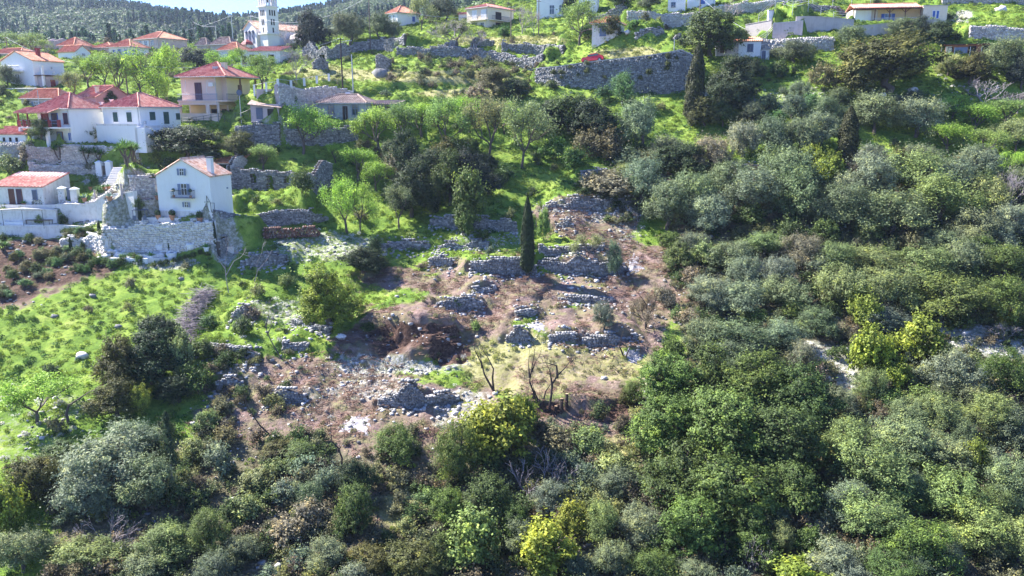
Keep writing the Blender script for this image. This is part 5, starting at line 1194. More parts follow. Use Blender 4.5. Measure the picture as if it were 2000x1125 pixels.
# ------------------------------------------------------------------ trees and shrubs, each where it stands
T = plant
T('C', 1030, 541, 27, 154, CYP, 'tall narrow dark cypress standing alone among the cleared terraces', v=0, rz=0.5)
T('C', 1350, 246, 29, 155, CYPB, 'tall leaning cypress in front of the right end of the great stone wall', v=1, tilt=3, rz=0)
T('C', 1653, 318, 29, 108, CYPB, 'dark cypress rising out of the olive grove on the right', v=2)
T('K', 642, 640, 140, 122, YEL, 'round yellow-green oak throwing its shadow into the dark earth hollow', v=1)
T('K', 708, 533, 104, 60, OAKD, 'low rounded blackish-green tree beside the white-flowered terrace', v=2)
T('K', 1735, 178, 215, 118, OAKB, 'huge dark spreading oak below the porch house, upper right', v=0)
T('K', 1385, 112, 138, 92, OAK, 'big dark oak hiding the left half of the small tiled house', v=3)
T('K', 366, 316, 156, 80, OAKD, 'dense dome-shaped dark tree below the peach house', v=0)
T('K', 462, 306, 84, 52, OAKB, 'brownish-green bushy tree right of the dark dome-shaped tree', v=1)
T('K', 176, 279, 54, 46, OAK, 'round dark shrub against the red-porch house', v=2)
T('K', 806, 424, 112, 120, OAKD, 'large blackish evergreen at the foot of the central thicket', v=1)
T('K', 800, 360, 84, 112, OAKD, 'tall blackish evergreen crown in the middle of the central thicket', v=2)
T('P', 338, 956, 46, 152, OAKD, 'thin dark tree with bare pole trunk in the lower left scrub', v=2)
T('K', 702, 965, 78, 84, OAKD, 'ivy-clad dark tree, upper half of the dark column below the clearing')
T('K', 690, 1040, 92, 110, OAK, 'dark bushy tree directly under the ivy-clad one')
T('K', 617, 106, 74, 84, DKB, 'large dark tree right of the church', v=2)
T('O', 1255, 292, 92, 112, OLG, 'tall silvery olive with a clear trunk below the great stone wall', v=0)
T('L', 678, 456, 84, 112, LIM, 'lime-green young tree, leftmost of the three on the grass bank', v=0)
T('L', 704, 452, 66, 98, LIM, 'lime-green young tree in the middle of the three on the grass bank', v=1)
T('L', 779, 447, 68, 88, LIMG, 'thinner greyish young tree, rightmost of the three on the grass bank', v=2)
T('L', 592, 302, 110, 96, LIM, 'bright lime-green tree in front of the grey wooden-fronted house', v=3)
T('L', 1131, 88, 92, 80, LIMD, 'open lime-green tree left of the orange-roofed cottage', v=1)
T('L', 75, 826, 150, 112, LIM, 'pale lime-green tree on the bright meadow at the left edge', v=0, tilt=-8, rz=0)
for a in [  # (species, column, row of the foot, width px, height px, colour)
    # village gardens
    ('L', 172, 172, 60, 62, LIMD), ('L', 235, 196, 88, 92, LIMD), ('L', 308, 198, 96, 108, LIM), ('L', 276, 192, 78, 82, LIMD), ('L', 148, 196, 52, 56, LIMG), ('L', 205, 176, 70, 66, LIM),
    ('L', 330, 214, 40, 70, LIM), ('O', 387, 136, 90, 44, DKB), ('L', 440, 150, 60, 50, LIM), ('L', 468, 136, 44, 40, LIMD), ('L', 512, 182, 70, 74, LIMD), ('L', 535, 88, 46, 50, LIMG), ('B', 580, 163, 66, 84, GRB), ('B', 562, 100, 54, 56, GRB),
    ('L', 60, 100, 76, 34, LIMD), ('L', 20, 92, 60, 22, LIMD), ('B', 92, 108, 50, 26, GRB), ('O', 685, 87, 76, 60, OLD), ('O', 740, 84, 60, 48, OLV), ('O', 766, 76, 50, 36, OLD), ('L', 824, 60, 56, 66, LIMG), ('O', 872, 42, 56, 50, OLD), ('O', 845, 46, 40, 40, DKB),
    ('K', 218, 205, 34, 28, OAKD), ('O', 82, 284, 50, 44, OAK), ('O', 60, 266, 36, 34, OAK), ('K', 322, 112, 30, 22, LIM), ('L', 480, 168, 50, 42, LIM), ('B', 35, 160, 60, 40, GRB), ('O', 15, 170, 40, 44, OLD), ('M', 5, 190, 20, 20, OAKD), ('M', 400, 130, 30, 24, OAK),
    ('L', 515, 333, 82, 52, LIMD), ('M', 593, 382, 44, 46, OAK), ('O', 572, 212, 18, 28, GRN), ('L', 470, 250, 20, 16, LIMD),
    ('L', 893, 90, 60, 50, LIMG), ('B', 880, 94, 96, 54, GRB), ('B', 930, 96, 60, 44, GRB), ('M', 985, 74, 30, 24, GRN), ('B', 1020, 66, 56, 62, GRB), ('B', 1043, 70, 40, 60, GRB), ('C', 1070, 28, 20, 46, CYP), ('C', 1112, 32, 22, 46, CYP), ('C', 1150, 22, 18, 36, CYP), ('O', 1215, 24, 60, 34, OAKD), ('O', 1270, 22, 50, 30, OLD),
    ('K', 1195, 80, 44, 46, OAKB), ('M', 1150, 76, 40, 24, GRN), ('M', 1240, 70, 30, 16, GRN), ('K', 1445, 100, 50, 40, OAKD), ('B', 1425, 46, 60, 48, BRN), ('O', 1550, 124, 80, 44, OLD), ('O', 1520, 118, 40, 24, OLD),
    ('O', 1660, 102, 76, 50, OLV), ('O', 1765, 74, 66, 38, OLV), ('K', 1838, 84, 74, 42, OAKD), ('O', 1800, 70, 50, 36, DKB), ('K', 1893, 166, 94, 62, OAKB), ('O', 1970, 152, 106, 84, OLV), ('O', 1995, 175, 60, 70, DKB), ('O', 1665, 176, 38, 46, OLG), ('M', 1610, 180, 60, 50, BRN), ('O', 1850, 150, 60, 44, LIMG), ('M', 1525, 150, 40, 30, OAK),
    # around the grey house and the great wall
    ('K', 965, 186, 72, 60, BRN), ('K', 1012, 194, 60, 44, OAKD), ('M', 930, 200, 50, 30, GRB), ('K', 1110, 262, 112, 84, OAK), ('K', 1162, 272, 110, 84, OAKD), ('K', 1080, 262, 80, 66, DKB), ('O', 1215, 206, 56, 62, GRNB), ('M', 1200, 272, 36, 40, GRNB), ('M', 1180, 195, 36, 24, GRNB),
    ('K', 1432, 200, 112, 88, OAKD), ('K', 1410, 225, 80, 70, OAKD), ('K', 1378, 248, 72, 60, OAKB), ('K', 1412, 248, 60, 50, OAK), ('M', 1395, 178, 36, 36, YEL), ('M', 1450, 190, 50, 36, YEL), ('K', 1460, 160, 70, 50, OAKD),
    # central thicket
    ('L', 740, 300, 96, 92, LIM), ('L', 780, 284, 90, 84, LIMD), ('L', 822, 272, 90, 70, LIM), ('L', 870, 300, 100, 112, LIMD), ('L', 915, 262, 80, 74, LIM), ('L', 956, 312, 90, 122, LIMG), ('L', 1020, 330, 108, 136, LIMG), ('L', 700, 354, 100, 66, LIM), ('L', 735, 372, 66, 60, LIM), ('L', 985, 262, 70, 66, LIM), ('L', 1045, 258, 60, 60, LIMD), ('L', 905, 232, 60, 44, LIM), ('L', 850, 244, 70, 40, LIM),
    ('K', 878, 402, 96, 116, OAK), ('K', 930, 392, 96, 104, DKB), ('K', 840, 372, 84, 90, OAKD), ('Y', 912, 440, 84, 96, OAKL), ('Y', 870, 330, 60, 60, OAKB), ('Y', 770, 360, 44, 56, GRB), ('K', 775, 340, 70, 74, OAKD), ('K', 905, 330, 90, 70, OAK), ('Y', 905, 462, 50, 60, OAK), ('M', 985, 360, 50, 40, OAK), ('K', 945, 345, 60, 50, OAKD), ('L', 655, 320, 50, 40, LIM),
    # below the great wall, dark shrubs and first olives
    ('M', 1150, 305, 70, 50, BRN), ('M', 1185, 315, 80, 56, RED), ('K', 1330, 345, 110, 76, OAKD), ('O', 1300, 325, 90, 60, OLD), ('O', 1385, 330, 100, 70, GRB), ('O', 1255, 398, 96, 92, OLG), ('O', 1305, 450, 118, 104, OLV), ('O', 1345, 425, 110, 100, OLV), ('O', 1385, 460, 110, 90, OLG), ('O', 1425, 388, 96, 80, OLV), ('M', 1190, 380, 110, 44, GRB), ('M', 1230, 330, 70, 40, OLD), ('M', 1120, 330, 60, 40, GRN), ('M', 1080, 312, 60, 36, GRN), ('M', 1260, 330, 40, 30, BRN), ('O', 1225, 356, 60, 44, OLB),
    ('O', 1450, 308, 84, 74, OLG), ('O', 1502, 300, 92, 80, OLV), ('O', 1560, 304, 90, 78, OLV), ('O', 1470, 240, 60, 40, OLV), ('O', 1560, 195, 50, 40, OLG), ('O', 1545, 235, 66, 52, OLG), ('O', 1610, 250, 70, 60, OLV), ('O', 1600, 290, 90, 70, OLG), ('O', 1705, 262, 108, 80, OLV), ('O', 1640, 210, 60, 40, OLV), ('O', 1700, 222, 60, 40, OLD), ('O', 1790, 268, 110, 80, OLG), ('O', 1745, 225, 60, 40, OLG), ('O', 1820, 230, 70, 40, OLB),
    ('M', 1500, 215, 50, 30, OLV), ('M', 1580, 220, 44, 30, GRNB), ('M', 1640, 235, 50, 26, OLV), ('M', 1690, 195, 50, 24, OLD), ('M', 1450, 215, 50, 30, OLV), ('M', 1520, 245, 40, 24, GRN), ('M', 1780, 205, 50, 24, OLD),
    ('L', 1860, 232, 90, 44, LIM), ('L', 1905, 262, 110, 60, LIM), ('L', 1960, 250, 100, 56, LIMD), ('L', 1850, 300, 100, 60, LIM), ('L', 1920, 310, 100, 60, LIMD), ('L', 1985, 300, 80, 70, LIMG), ('B', 1918, 212, 120, 66, GRB), ('B', 1985, 225, 90, 56, GRB), ('B', 1972, 412, 80, 92, GRB), ('L', 1975, 350, 70, 56, LIM), ('B', 1960, 290, 70, 50, GRB), ('M', 1890, 340, 60, 36, BRN),
    ('Y', 1612, 362, 70, 66, YEL), ('Y', 1590, 345, 50, 60, YEL), ('Y', 1745, 352, 66, 60, OAKB), ('O', 1700, 340, 80, 66, OLG), ('O', 1790, 335, 90, 60, OLV),
    # olive grove
    ('O', 1520, 378, 140, 108, OLV), ('O', 1470, 424, 140, 104, OLG), ('O', 1560, 430, 126, 104, OLV), ('O', 1690, 398, 124, 100, OLG), ('O', 1640, 440, 120, 90, OLV), ('O', 1780, 380, 150, 100, OLB), ('O', 1850, 390, 110, 90, OLG), ('O', 1740, 462, 150, 108, OLV), ('O', 1830, 448, 156, 120, OLB), ('O', 1905, 360, 96, 80, OLG), ('O', 1930, 430, 110, 96, OLB), ('O', 1892, 480, 110, 80, OLV), ('O', 1972, 470, 90, 80, OLG), ('O', 1990, 400, 70, 80, OLV),
    ('O', 1490, 505, 116, 60, OLB), ('O', 1430, 528, 110, 66, OLV), ('O', 1560, 520, 96, 70, GRB), ('O', 1625, 530, 96, 66, OLB), ('K', 1325, 532, 70, 66, OAKL), ('O', 1355, 498, 70, 52, OLG), ('K', 1310, 490, 50, 44, OAKL), ('O', 1700, 540, 120, 70, OLB), ('O', 1795, 560, 150, 90, OLB), ('O', 1870, 540, 126, 84, OLV), ('O', 1960, 545, 110, 76, OAKL), ('O', 1910, 515, 90, 60, OAKL),
    ('O', 1380, 602, 96, 74, OLG), ('O', 1450, 616, 116, 84, OLG), ('O', 1530, 606, 110, 74, OLV), ('O', 1655, 604, 116, 100, OLB), ('O', 1740, 610, 126, 94, OLB), ('O', 1850, 626, 156, 100, OAKL), ('O', 1950, 622, 116, 94, OAKL), ('K', 1550, 626, 60, 50, OAKL), ('K', 1475, 640, 56, 44, OAKL), ('O', 1590, 650, 90, 60, OLV),
    ('O', 1372, 690, 90, 80, OLV), ('O', 1440, 706, 136, 96, OLV), ('O', 1520, 690, 110, 76, OLG), ('M', 1345, 640, 60, 44, GRB), ('M', 1320, 700, 50, 44, OAKL), ('M', 1300, 600, 44, 50, GRB), ('M', 1350, 560, 50, 40, GRB),
    ('Y', 1683, 642, 66, 84, YEL), ('Y', 1692, 742, 92, 112, YELB), ('Y', 1795, 706, 106, 96, YEL), ('Y', 1745, 758, 70, 70, YEL), ('Y', 1730, 700, 60, 50, YEL), ('O', 1860, 778, 126, 104, OLG), ('O', 1640, 806, 84, 64, OLV), ('O', 1955, 770, 90, 100, OAKL), ('O', 1970, 640, 60, 40, YEL), ('B', 1960, 670, 90, 50, GRB), ('M', 1800, 800, 80, 50, OAKL), ('M', 1590, 760, 60, 50, GRB), ('M', 1925, 820, 50, 44, OAK),
    # the great green dome, lower right
    ('K', 1300, 800, 130, 130, OAKL), ('K', 1390, 790, 150, 130, OAK), ('K', 1490, 805, 170, 136, OAKL), ('K', 1572, 850, 140, 150, OAK), ('K', 1300, 890, 160, 140, OAKL), ('K', 1410, 900, 200, 170, OAKL), ('K', 1520, 930, 180, 160, OAK), ('K', 1310, 985, 160, 140, OAK), ('K', 1430, 1010, 190, 150, OAKL), ('K', 1545, 1010, 130, 120, OAK), ('K', 1350, 1080, 150, 130, OAKL), ('O', 1235, 790, 50, 50, OAKL), ('K', 1470, 1090, 120, 100, OAK),
    # lower right slope
    ('O', 1690, 960, 160, 130, OLB), ('O', 1650, 900, 110, 100, OLB), ('O', 1760, 900, 130, 100, OLV), ('O', 1740, 980, 100, 90, OLB), ('O', 1820, 842, 116, 90, OLB), ('O', 1770, 840, 90, 70, OLV), ('O', 1925, 846, 116, 96, OLB), ('O', 1985, 870, 100, 90, OLV), ('O', 1850, 930, 120, 90, OLV), ('O', 1660, 1020, 110, 90, OLG), ('O', 1700, 1056, 136, 110, OLB), ('O', 1770, 980, 90, 80, OLV), ('O', 1850, 1010, 150, 120, OLB), ('O', 1965, 990, 110, 120, OLV), ('O', 1900, 1080, 150, 110, OLB), ('O', 1800, 1110, 150, 110, OAKL), ('O', 1990, 1100, 110, 100, OLB), ('O', 1620, 1125, 110, 80, OLG), ('Y', 1895, 936, 60, 80, YEL), ('Y', 1788, 922, 34, 50, YEL), ('Y', 1570, 1150, 130, 70, YEL), ('O', 1920, 920, 80, 60, OLG), ('M', 1740, 1000, 60, 50, OAKL), ('M', 1600, 1000, 50, 50, OAK), ('O', 1740, 1140, 120, 80, OAK),
    ('D', 1480, 1120, 70, 90, GRB), ('D', 1210, 1130, 60, 50, GRB), ('D', 1725, 940, 60, 50, GRB), ('D', 1990, 960, 50, 60, GRB),
    # bottom middle
    ('Y', 975, 888, 150, 128, YELB), ('Y', 1020, 840, 70, 70, YEL), ('O', 902, 934, 96, 126, OAKL), ('O', 770, 900, 96, 76, OAKL), ('K', 600, 895, 120, 50, OAK), ('K', 540, 890, 80, 40, OAKB), ('D', 1045, 970, 150, 110, GRB), ('D', 1100, 950, 90, 70, GRB), ('M', 1150, 880, 90, 50, OLB), ('M', 1200, 930, 90, 60, OLB), ('M', 1090, 880, 80, 50, BRN), ('O', 1205, 960, 90, 60, OLD), ('M', 1120, 970, 80, 40, OLD),
    ('K', 950, 1020, 130, 110, OAK), ('K', 880, 1030, 90, 90, OAKL), ('Y', 915, 1110, 110, 120, LIMD), ('Y', 1060, 1125, 116, 110, YELB), ('Y', 1112, 1060, 64, 80, YEL), ('O', 1185, 1060, 90, 100, OLB), ('O', 1200, 1125, 90, 80, OLV), ('K', 805, 1130, 120, 90, OAKB), ('K', 715, 1130, 110, 76, OAKB), ('K', 1010, 1050, 80, 80, OAK), ('M', 790, 1050, 60, 40, OLB), ('K', 860, 1120, 90, 80, OAK), ('D', 1095, 1075, 60, 40, GRB), ('O', 1250, 1060, 100, 90, OLD),
    ('O', 640, 1120, 90, 80, OLV), ('O', 1270, 1140, 100, 80, OAKL),
    # bottom left
    ('O', 225, 965, 190, 150, OLG), ('O', 165, 1010, 110, 96, OLG), ('O', 285, 1000, 130, 120, OLV), ('O', 250, 900, 130, 90, OLG), ('K', 66, 980, 116, 106, OAKB), ('Y', 22, 1050, 90, 120, YEL), ('K', 22, 1000, 80, 70, OAK), ('K', 120, 900, 90, 50, OAK),
    ('K', 245, 770, 120, 130, OAKB), ('K', 300, 750, 140, 120, OAKD), ('K', 310, 690, 96, 90, OAKD), ('K', 230, 815, 110, 90, OAKB), ('Y', 352, 742, 60, 96, LIMG), ('Y', 278, 812, 44, 66, YEL), ('K', 345, 780, 80, 60, OAKD),
    ('O', 45, 1120, 110, 96, OLV), ('O', 175, 1110, 150, 76, OLB), ('D', 215, 1070, 140, 96, GRB), ('O', 330, 1100, 130, 84, OLB), ('O', 285, 1130, 110, 70, OLV), ('O', 410, 1080, 90, 90, OAKL), ('O', 470, 1100, 90, 60, OLD), ('M', 380, 900, 70, 50, OLB), ('M', 430, 930, 70, 60, OLG), ('M', 500, 960, 80, 50, OLB), ('M', 560, 980, 70, 50, OLG), ('M', 480, 1010, 80, 50, OLB), ('M', 600, 1040, 80, 60, GRB), ('M', 440, 870, 60, 40, BRN), ('M', 400, 850, 60, 44, OLB), ('M', 350, 990, 70, 50, OAK), ('M', 540, 930, 60, 40, OLB), ('M', 640, 960, 60, 60, OLG), ('M', 560, 1060, 90, 60, GRB), ('M', 660, 1050, 60, 50, BRN), ('M', 600, 930, 70, 44, OLG),
    # small ones on the cleared ground and meadow
    ('O', 1180, 645, 50, 58, OLG), ('O', 1207, 542, 36, 74, OLG), ('L', 1150, 506, 60, 52, LIMG), ('L', 1262, 642, 56, 72, GRB), ('M', 430, 800, 36, 30, BRN), ('M', 470, 790, 30, 24, BRN), ('M', 400, 700, 60, 40, OAK), ('M', 475, 655, 50, 36, OAK), ('M', 930, 645, 28, 20, LIMD), ('M', 890, 600, 28, 20, GRN), ('Y', 1062, 470, 26, 60, LIMD), ('M', 1220, 800, 40, 36, OAKB), ('M', 1170, 820, 40, 30, BRN), ('M', 735, 505, 30, 40, OAK), ('M', 945, 470, 30, 20, OAK), ('M', 560, 560, 40, 24, OLB), ('M', 720, 650, 40, 20, OAK), ('M', 410, 640, 40, 24, GRN), ('M', 385, 770, 70, 60, OAK), ('Y', 80, 505, 14, 10, OAK),
    ('U', 118, 332, 30, 46, GRN), ('U', 172, 330, 32, 40, GRN), ('U', 196, 330, 28, 36, GRN), ('U', 248, 324, 46, 54, GRN), ('U', 262, 322, 34, 44, GRN), ('U', 8, 495, 30, 30, GRN),
    ('M', 305, 322, 24, 26, YEL), ('M', 330, 335, 46, 26, OAK), ('M', 20, 340, 60, 36, OLB), ('M', 50, 315, 40, 30, GRB), ('M', 178, 338, 26, 24, GRB), ('M', 205, 470, 30, 20, OAK), ('M', 275, 415, 22, 24, OLB), ('M', 78, 438, 20, 18, LIMD), ('M', 125, 445, 18, 22, OAK), ('M', 185, 370, 22, 24, GRN), ('M', 195, 382, 20, 14, GRN),
]: T(*a)
# hedge plants and the bed of low shrubs below the garden
r = np.random.default_rng(31)
for i in range(12): T('M', 118 + i * 5.6 if i < 6 else 140 + (i - 6) * 8, 458 + (i % 2) * 2, 15, 13, OAK, group='clipped hedge plants on the terrace edge')
for i in range(14): T('M', 150 + i * 9.5, 528 + 6 * math.sin(i) - i * 1.1, 20, 17, GRN if i % 3 else OAK, group='low green hedge along the foot of the garden')
for i in range(9): T('M', 300 + i * 13, 522 - i * 2.6, 14, 11, OAK, group='low green hedge along the foot of the garden')
for i in range(44):
    x = r.uniform(0, 178); y = r.uniform(470, 590 - x * 0.45)
    T('M', x, y, r.uniform(18, 30), r.uniform(13, 21), (OAKB, BRN, OLD, OAK, GRNB)[int(r.integers(5))], group='low shrubs on the brown bed')
# the gaps of the olive and scrub slope are grown over too
r = np.random.default_rng(99); cen = [(q[3], q[4]) for q in PLANTS]; made = 0
for i in range(2600):
    x, y = r.uniform(10, 1995), r.uniform(330, 1125)
    inside = (x > 1330 and y > 330) or (y > 930 and 350 < x and r.uniform() < .3)
    if (1560 < x < 1690 and 670 < y < 800) or (1850 < x < 1990 and 630 < y < 700): inside = False
    if not inside or min(math.hypot(a - x, (b - y) * 1.15) for a, b in cen) < 36: continue
    f = vnoise(x, y, 120, 5); big = r.uniform() < .55
    T(*(('O', x, y + 34, r.uniform(66, 100), r.uniform(56, 80), (OLV, OLG, OLB, OLD, OLV)[int(f * 4.99)]) if big else ('M', x, y + 20, r.uniform(48, 76), r.uniform(34, 50), (OLD, GRB, OAKL, OLB, OAK, BRN)[int(r.integers(6))])))
    cen.append((x, y)); made += 1
    if made > 70: break
# labels that say which one: looks, then the nearest landmark
LM = [('the tall lone cypress', 1030, 465), ('the great stone retaining wall', 1220, 150), ('the white three-storey house', 370, 370), ('the peach house', 410, 190), ('the church', 515, 50), ('the grey wooden-fronted house', 690, 215),
      ('the roofless stone ruin', 545, 350), ('the orange-roofed cottage', 1185, 55), ('the porch house', 1760, 35), ('the brick shed', 1885, 95), ('the grove cypress', 1653, 265), ('the leaning cypress', 1350, 170), ('the rocky gully', 1650, 720),
      ('the round yellow-green oak', 635, 580), ('the dark earth hollow', 780, 690), ('the burnt tree stumps', 1070, 760), ('the stone heap wall', 800, 790), ('the curved brushwood pile', 380, 620), ('the meadow at the left edge', 90, 720),
      ('the lower right corner', 1960, 1080), ('the lower left corner', 40, 1080), ('the bottom edge centre', 1000, 1080), ('the big ash patch', 695, 835), ('the small tiled house', 1450, 90), ('the red-porch house', 140, 235), ('the red-roofed stone annex', 65, 375),
      ('the firewood stack', 570, 455), ('the blue-doored white house', 1340, 10), ('the beige two-storey house', 955, 35), ('the white gable house', 65, 130), ('the blue-shuttered white house', 785, 38), ('the right edge, mid-height', 1980, 560), ('the yellow shrubs', 1700, 700),
      ('the great green tree mass', 1420, 900), ('the ivy-clad dark tree', 700, 960), ('the thin pole-trunked tree', 337, 870), ('the bottom right slope', 1750, 960), ('the upper ash patch', 1240, 515), ('the dark conifer', 800, 330), ('the spreading dark oak', 1740, 120),
      ('the silvery lower-left olive mass', 220, 900), ('the scrub below the clearing', 520, 980), ('the pale leafless trees', 1930, 200)]
def direction(dx, dy):
    if abs(dx) < 0.45 * abs(dy): return 'above' if dy < 0 else 'below'
    if abs(dy) < 0.45 * abs(dx): return 'left of' if dx < 0 else 'right of'
    return ('upper left of' if dx < 0 else 'upper right of') if dy < 0 else ('lower left of' if dx < 0 else 'lower right of')
HABIT = {'O': 'olive', 'K': 'dense evergreen', 'L': 'spring tree', 'B': 'leafless tree', 'D': 'dead branch tangle', 'C': 'slim upright conifer', 'Y': 'leafy shrub', 'M': 'low bush', 'P': 'conifer', 'U': 'spiky yucca'}
ORD = ['', 'second ', 'third ', 'fourth ', 'fifth ', 'sixth ', 'seventh ', 'eighth ', 'ninth ', 'tenth ', 'eleventh ', 'twelfth ']
TENS = {2: 'twent', 3: 'thirt', 4: 'fort'}
UNIT = ['', 'first', 'second', 'third', 'fourth', 'fifth', 'sixth', 'seventh', 'eighth', 'ninth', 'tenth', 'eleventh', 'twelfth', 'thirteenth', 'fourteenth', 'fifteenth', 'sixteenth', 'seventeenth', 'eighteenth', 'nineteenth']
def ordinal(i):
    i += 1
    return UNIT[i] if i < 20 else (TENS[i // 10] + 'ieth' if i % 10 == 0 else TENS[i // 10] + 'y-' + UNIT[i % 10])
def label_plants():
    fam = {}
    for rec in PLANTS:
        root, sp, c, x, y, w, h, lab = rec
        if lab or root.get('group'): continue
        best = min(LM, key=lambda l: math.hypot(l[1] - x, (l[2] - y) * 1.3)); d = direction(x - best[1], y - best[2])
        cn = CNAME[c] if sp not in 'BD' else 'pale'
        fam.setdefault((sp, cn, best[0], d), []).append((math.hypot(best[1] - x, best[2] - y), rec))
    for (sp, cn, b, d), L in fam.items():
        L.sort(key=lambda q: q[0])
        for i, (_, rec) in enumerate(L):
            o = 'nearest ' if len(L) > 1 and i == 0 else ORD[min(i, 11)] + ('nearest ' if i else '')
            o = o if len(L) > 1 else ''
            rec[0]['label'] = f"{o}{cn} {HABIT[sp]} {d} {b}"
            rec[0]['group'] = {'O': 'olive trees on the slope', 'K': 'evergreen trees on the slope', 'L': 'trees coming into leaf', 'B': 'leafless trees', 'D': 'dead branches', 'C': 'cypresses', 'Y': 'leafy shrubs', 'M': 'low bushes', 'P': 'conifers', 'U': 'yuccas'}[sp]
    g = {}
    for rec in PLANTS:
        if rec[7] or rec[0].get('label'): continue
        g.setdefault(rec[0]['group'], []).append(rec)
    for k, L in g.items():
        L.sort(key=lambda q: q[3])
        for i, rec in enumerate(L):
            rec[0]['label'] = {'clipped hedge plants on the terrace edge': f'small dark clipped hedge plant on the pool terrace edge, {ordinal(i)} from the left',
                               'low green hedge along the foot of the garden': f'green hedge bush below the whitewashed rock garden, {ordinal(i)} from the left',
                               'low shrubs on the brown bed': f'small rounded {CNAME[rec[2]]} shrub on the brown bed, {ordinal(i)} from the left edge'}[k]
label_plants()
# ------------------------------------------------------------------ garden, road, poles, small things
def thing_at(name, p, label, cat, group=None, rz=0): return tag(empty(name, p, rz), label, cat, group)
# paved terraces (sheets laid on the levelled ground)
def paving(name, pix, mat, lift=.06, h=.3, label=None):
    P = [hit(a, b) for a, b in pix]; z = max(p.z for p in P) + lift
    mb = MB(); n_ = len(P); mb.add([(p.x, p.y, z) for p in P] + [(p.x, p.y, z - h - 1.2) for p in P], [tuple(range(n_)), tuple(range(2 * n_ - 1, n_ - 1, -1))] + [(i, n_ + i, n_ + (i + 1) % n_, (i + 1) % n_) for i in range(n_)])
    return tag(mb.build(name, mat), kind='structure')
paving('garden_terrace', [(275, 441), (425, 443), (432, 434), (300, 428)], PAVE)
paving('rock_garden_floor', [(215, 518), (300, 516), (345, 508), (300, 502), (225, 508)], PAVE, .02)
paving('pool_terrace', [(-20, 462), (118, 465), (175, 452), (110, 446), (-20, 448)], PAVE)
paving('annex_terrace', [(-20, 414), (112, 415), (150, 400), (90, 406), (-20, 408)], PAVE, .02)
# potted plants
def pot(px, py, kind, label, s=1.0, group=None):
    p = hit(px, py); t = thing_at('potted_plant', (p.x, p.y, p.z), label, 'potted plant', group)
    MB().lathe((0, 0, 0), [(.20 * s, 0), (.24 * s, .1 * s), (.33 * s, .5 * s), (.37 * s, .52 * s), (.37 * s, .6 * s), (.3 * s, .58 * s)], 12).build('pot', TERRA if kind != 'white' else WHITEP, t)
    if kind == 'ball':
        r = np.random.default_rng(int(px)); d = rnd_unit(r, 420); V, Fq = leaf_quads(r, d * .38 * s + [0, 0, .9 * s], d, .12, .08, .6)
        o = obj('ball_shrub', mesh('ball_shrub', V, Fq, LEAF, False, {'tint': np.repeat(r.uniform(.2, .7, 420), 4)}), t, (.07, .13, .035))
        MB().lathe((0, 0, .6 * s), [(.05, 0), (.30 * s, .1 * s), (.33 * s, .35 * s), (.1 * s, .58 * s)], 9).build('inner_twigs', BARK, o)
    else:
        mb = MB(); m = 14
        for i in range(m):
            a_ = i * 2.4; e_ = .45 + .6 * (i % 3) / 2; l = .95 * s * (1 - .2 * (i % 2)); d = Vector((math.cos(a_) * math.cos(e_), math.sin(a_) * math.cos(e_), math.sin(e_))); sd_ = d.cross(Vector((0, 0, 1))).normalized() * .08 * s
            b = Vector((0, 0, .55 * s)); q = b + d * l * .5; tip = b + d * l + Vector((0, 0, -.08))
            up = Vector((0, 0, .03)); mb.add([b - sd_ * .6, b + sd_ * .6, q + sd_, q - sd_, tip, q - up * 2], [(0, 1, 2, 3), (3, 2, 4), (0, 3, 5), (1, 5, 2), (3, 4, 5), (2, 5, 4), (0, 5, 1)])
        mb.build('spiky_leaves', AGAVE if kind == 'agave' else YUCCA, t)
    return t
G = 'potted plants of the white house garden'
for px, py, k, lb, s in ((122, 394, 'agave', 'blue agave in terracotta pot, leftmost of the row on the long wall', 1.0), (166, 396, 'agave', 'blue agave in terracotta pot beside the dark gate', 1.0), (215, 397, 'agave', 'blue agave in terracotta pot, middle of the row on the long wall', 1.0), (265, 397, 'agave', 'blue agave in terracotta pot right of the pale post', 1.0), (308, 395, 'agave', 'blue agave pot half hidden by the corner of the white house', .9),
                         (273, 375, 'ball', 'clipped ball shrub in pot, left one on the upper rubble terrace', 1.0), (299, 375, 'ball', 'clipped ball shrub in pot, right one on the upper rubble terrace', 1.0), (310, 435, 'ball', 'clipped ball shrub in pot at the left corner of the white house', .95), (338, 437, 'ball', 'clipped ball shrub in pot left below the balcony of the white house', 1.05), (391, 437, 'ball', 'clipped ball shrub in pot at the right of the white house front', 1.1),
                         (61, 402, 'ball', 'small ball shrub in pot beside the annex window, left', .6), (70, 402, 'ball', 'small ball shrub in pot beside the annex window, right', .6), (47, 403, 'spike', 'spiky plant in pot beside the annex door', .7), (404, 496, 'white', 'spreading palm-like plant in white pot under the rock face', 1.0), (296, 510, 'white', 'spreading palm-like plant in white pot on the rock garden floor', 1.0),
                         (203, 372, 'spike', 'leafy plant in pot, left one beside the lower steps', .7), (212, 371, 'spike', 'leafy plant in pot, right one beside the lower steps', .7), (177, 374, 'spike', 'leafy plant in pot at the foot of the gate stairs', .8)):
    pot(px, py, k, lb, s, G)
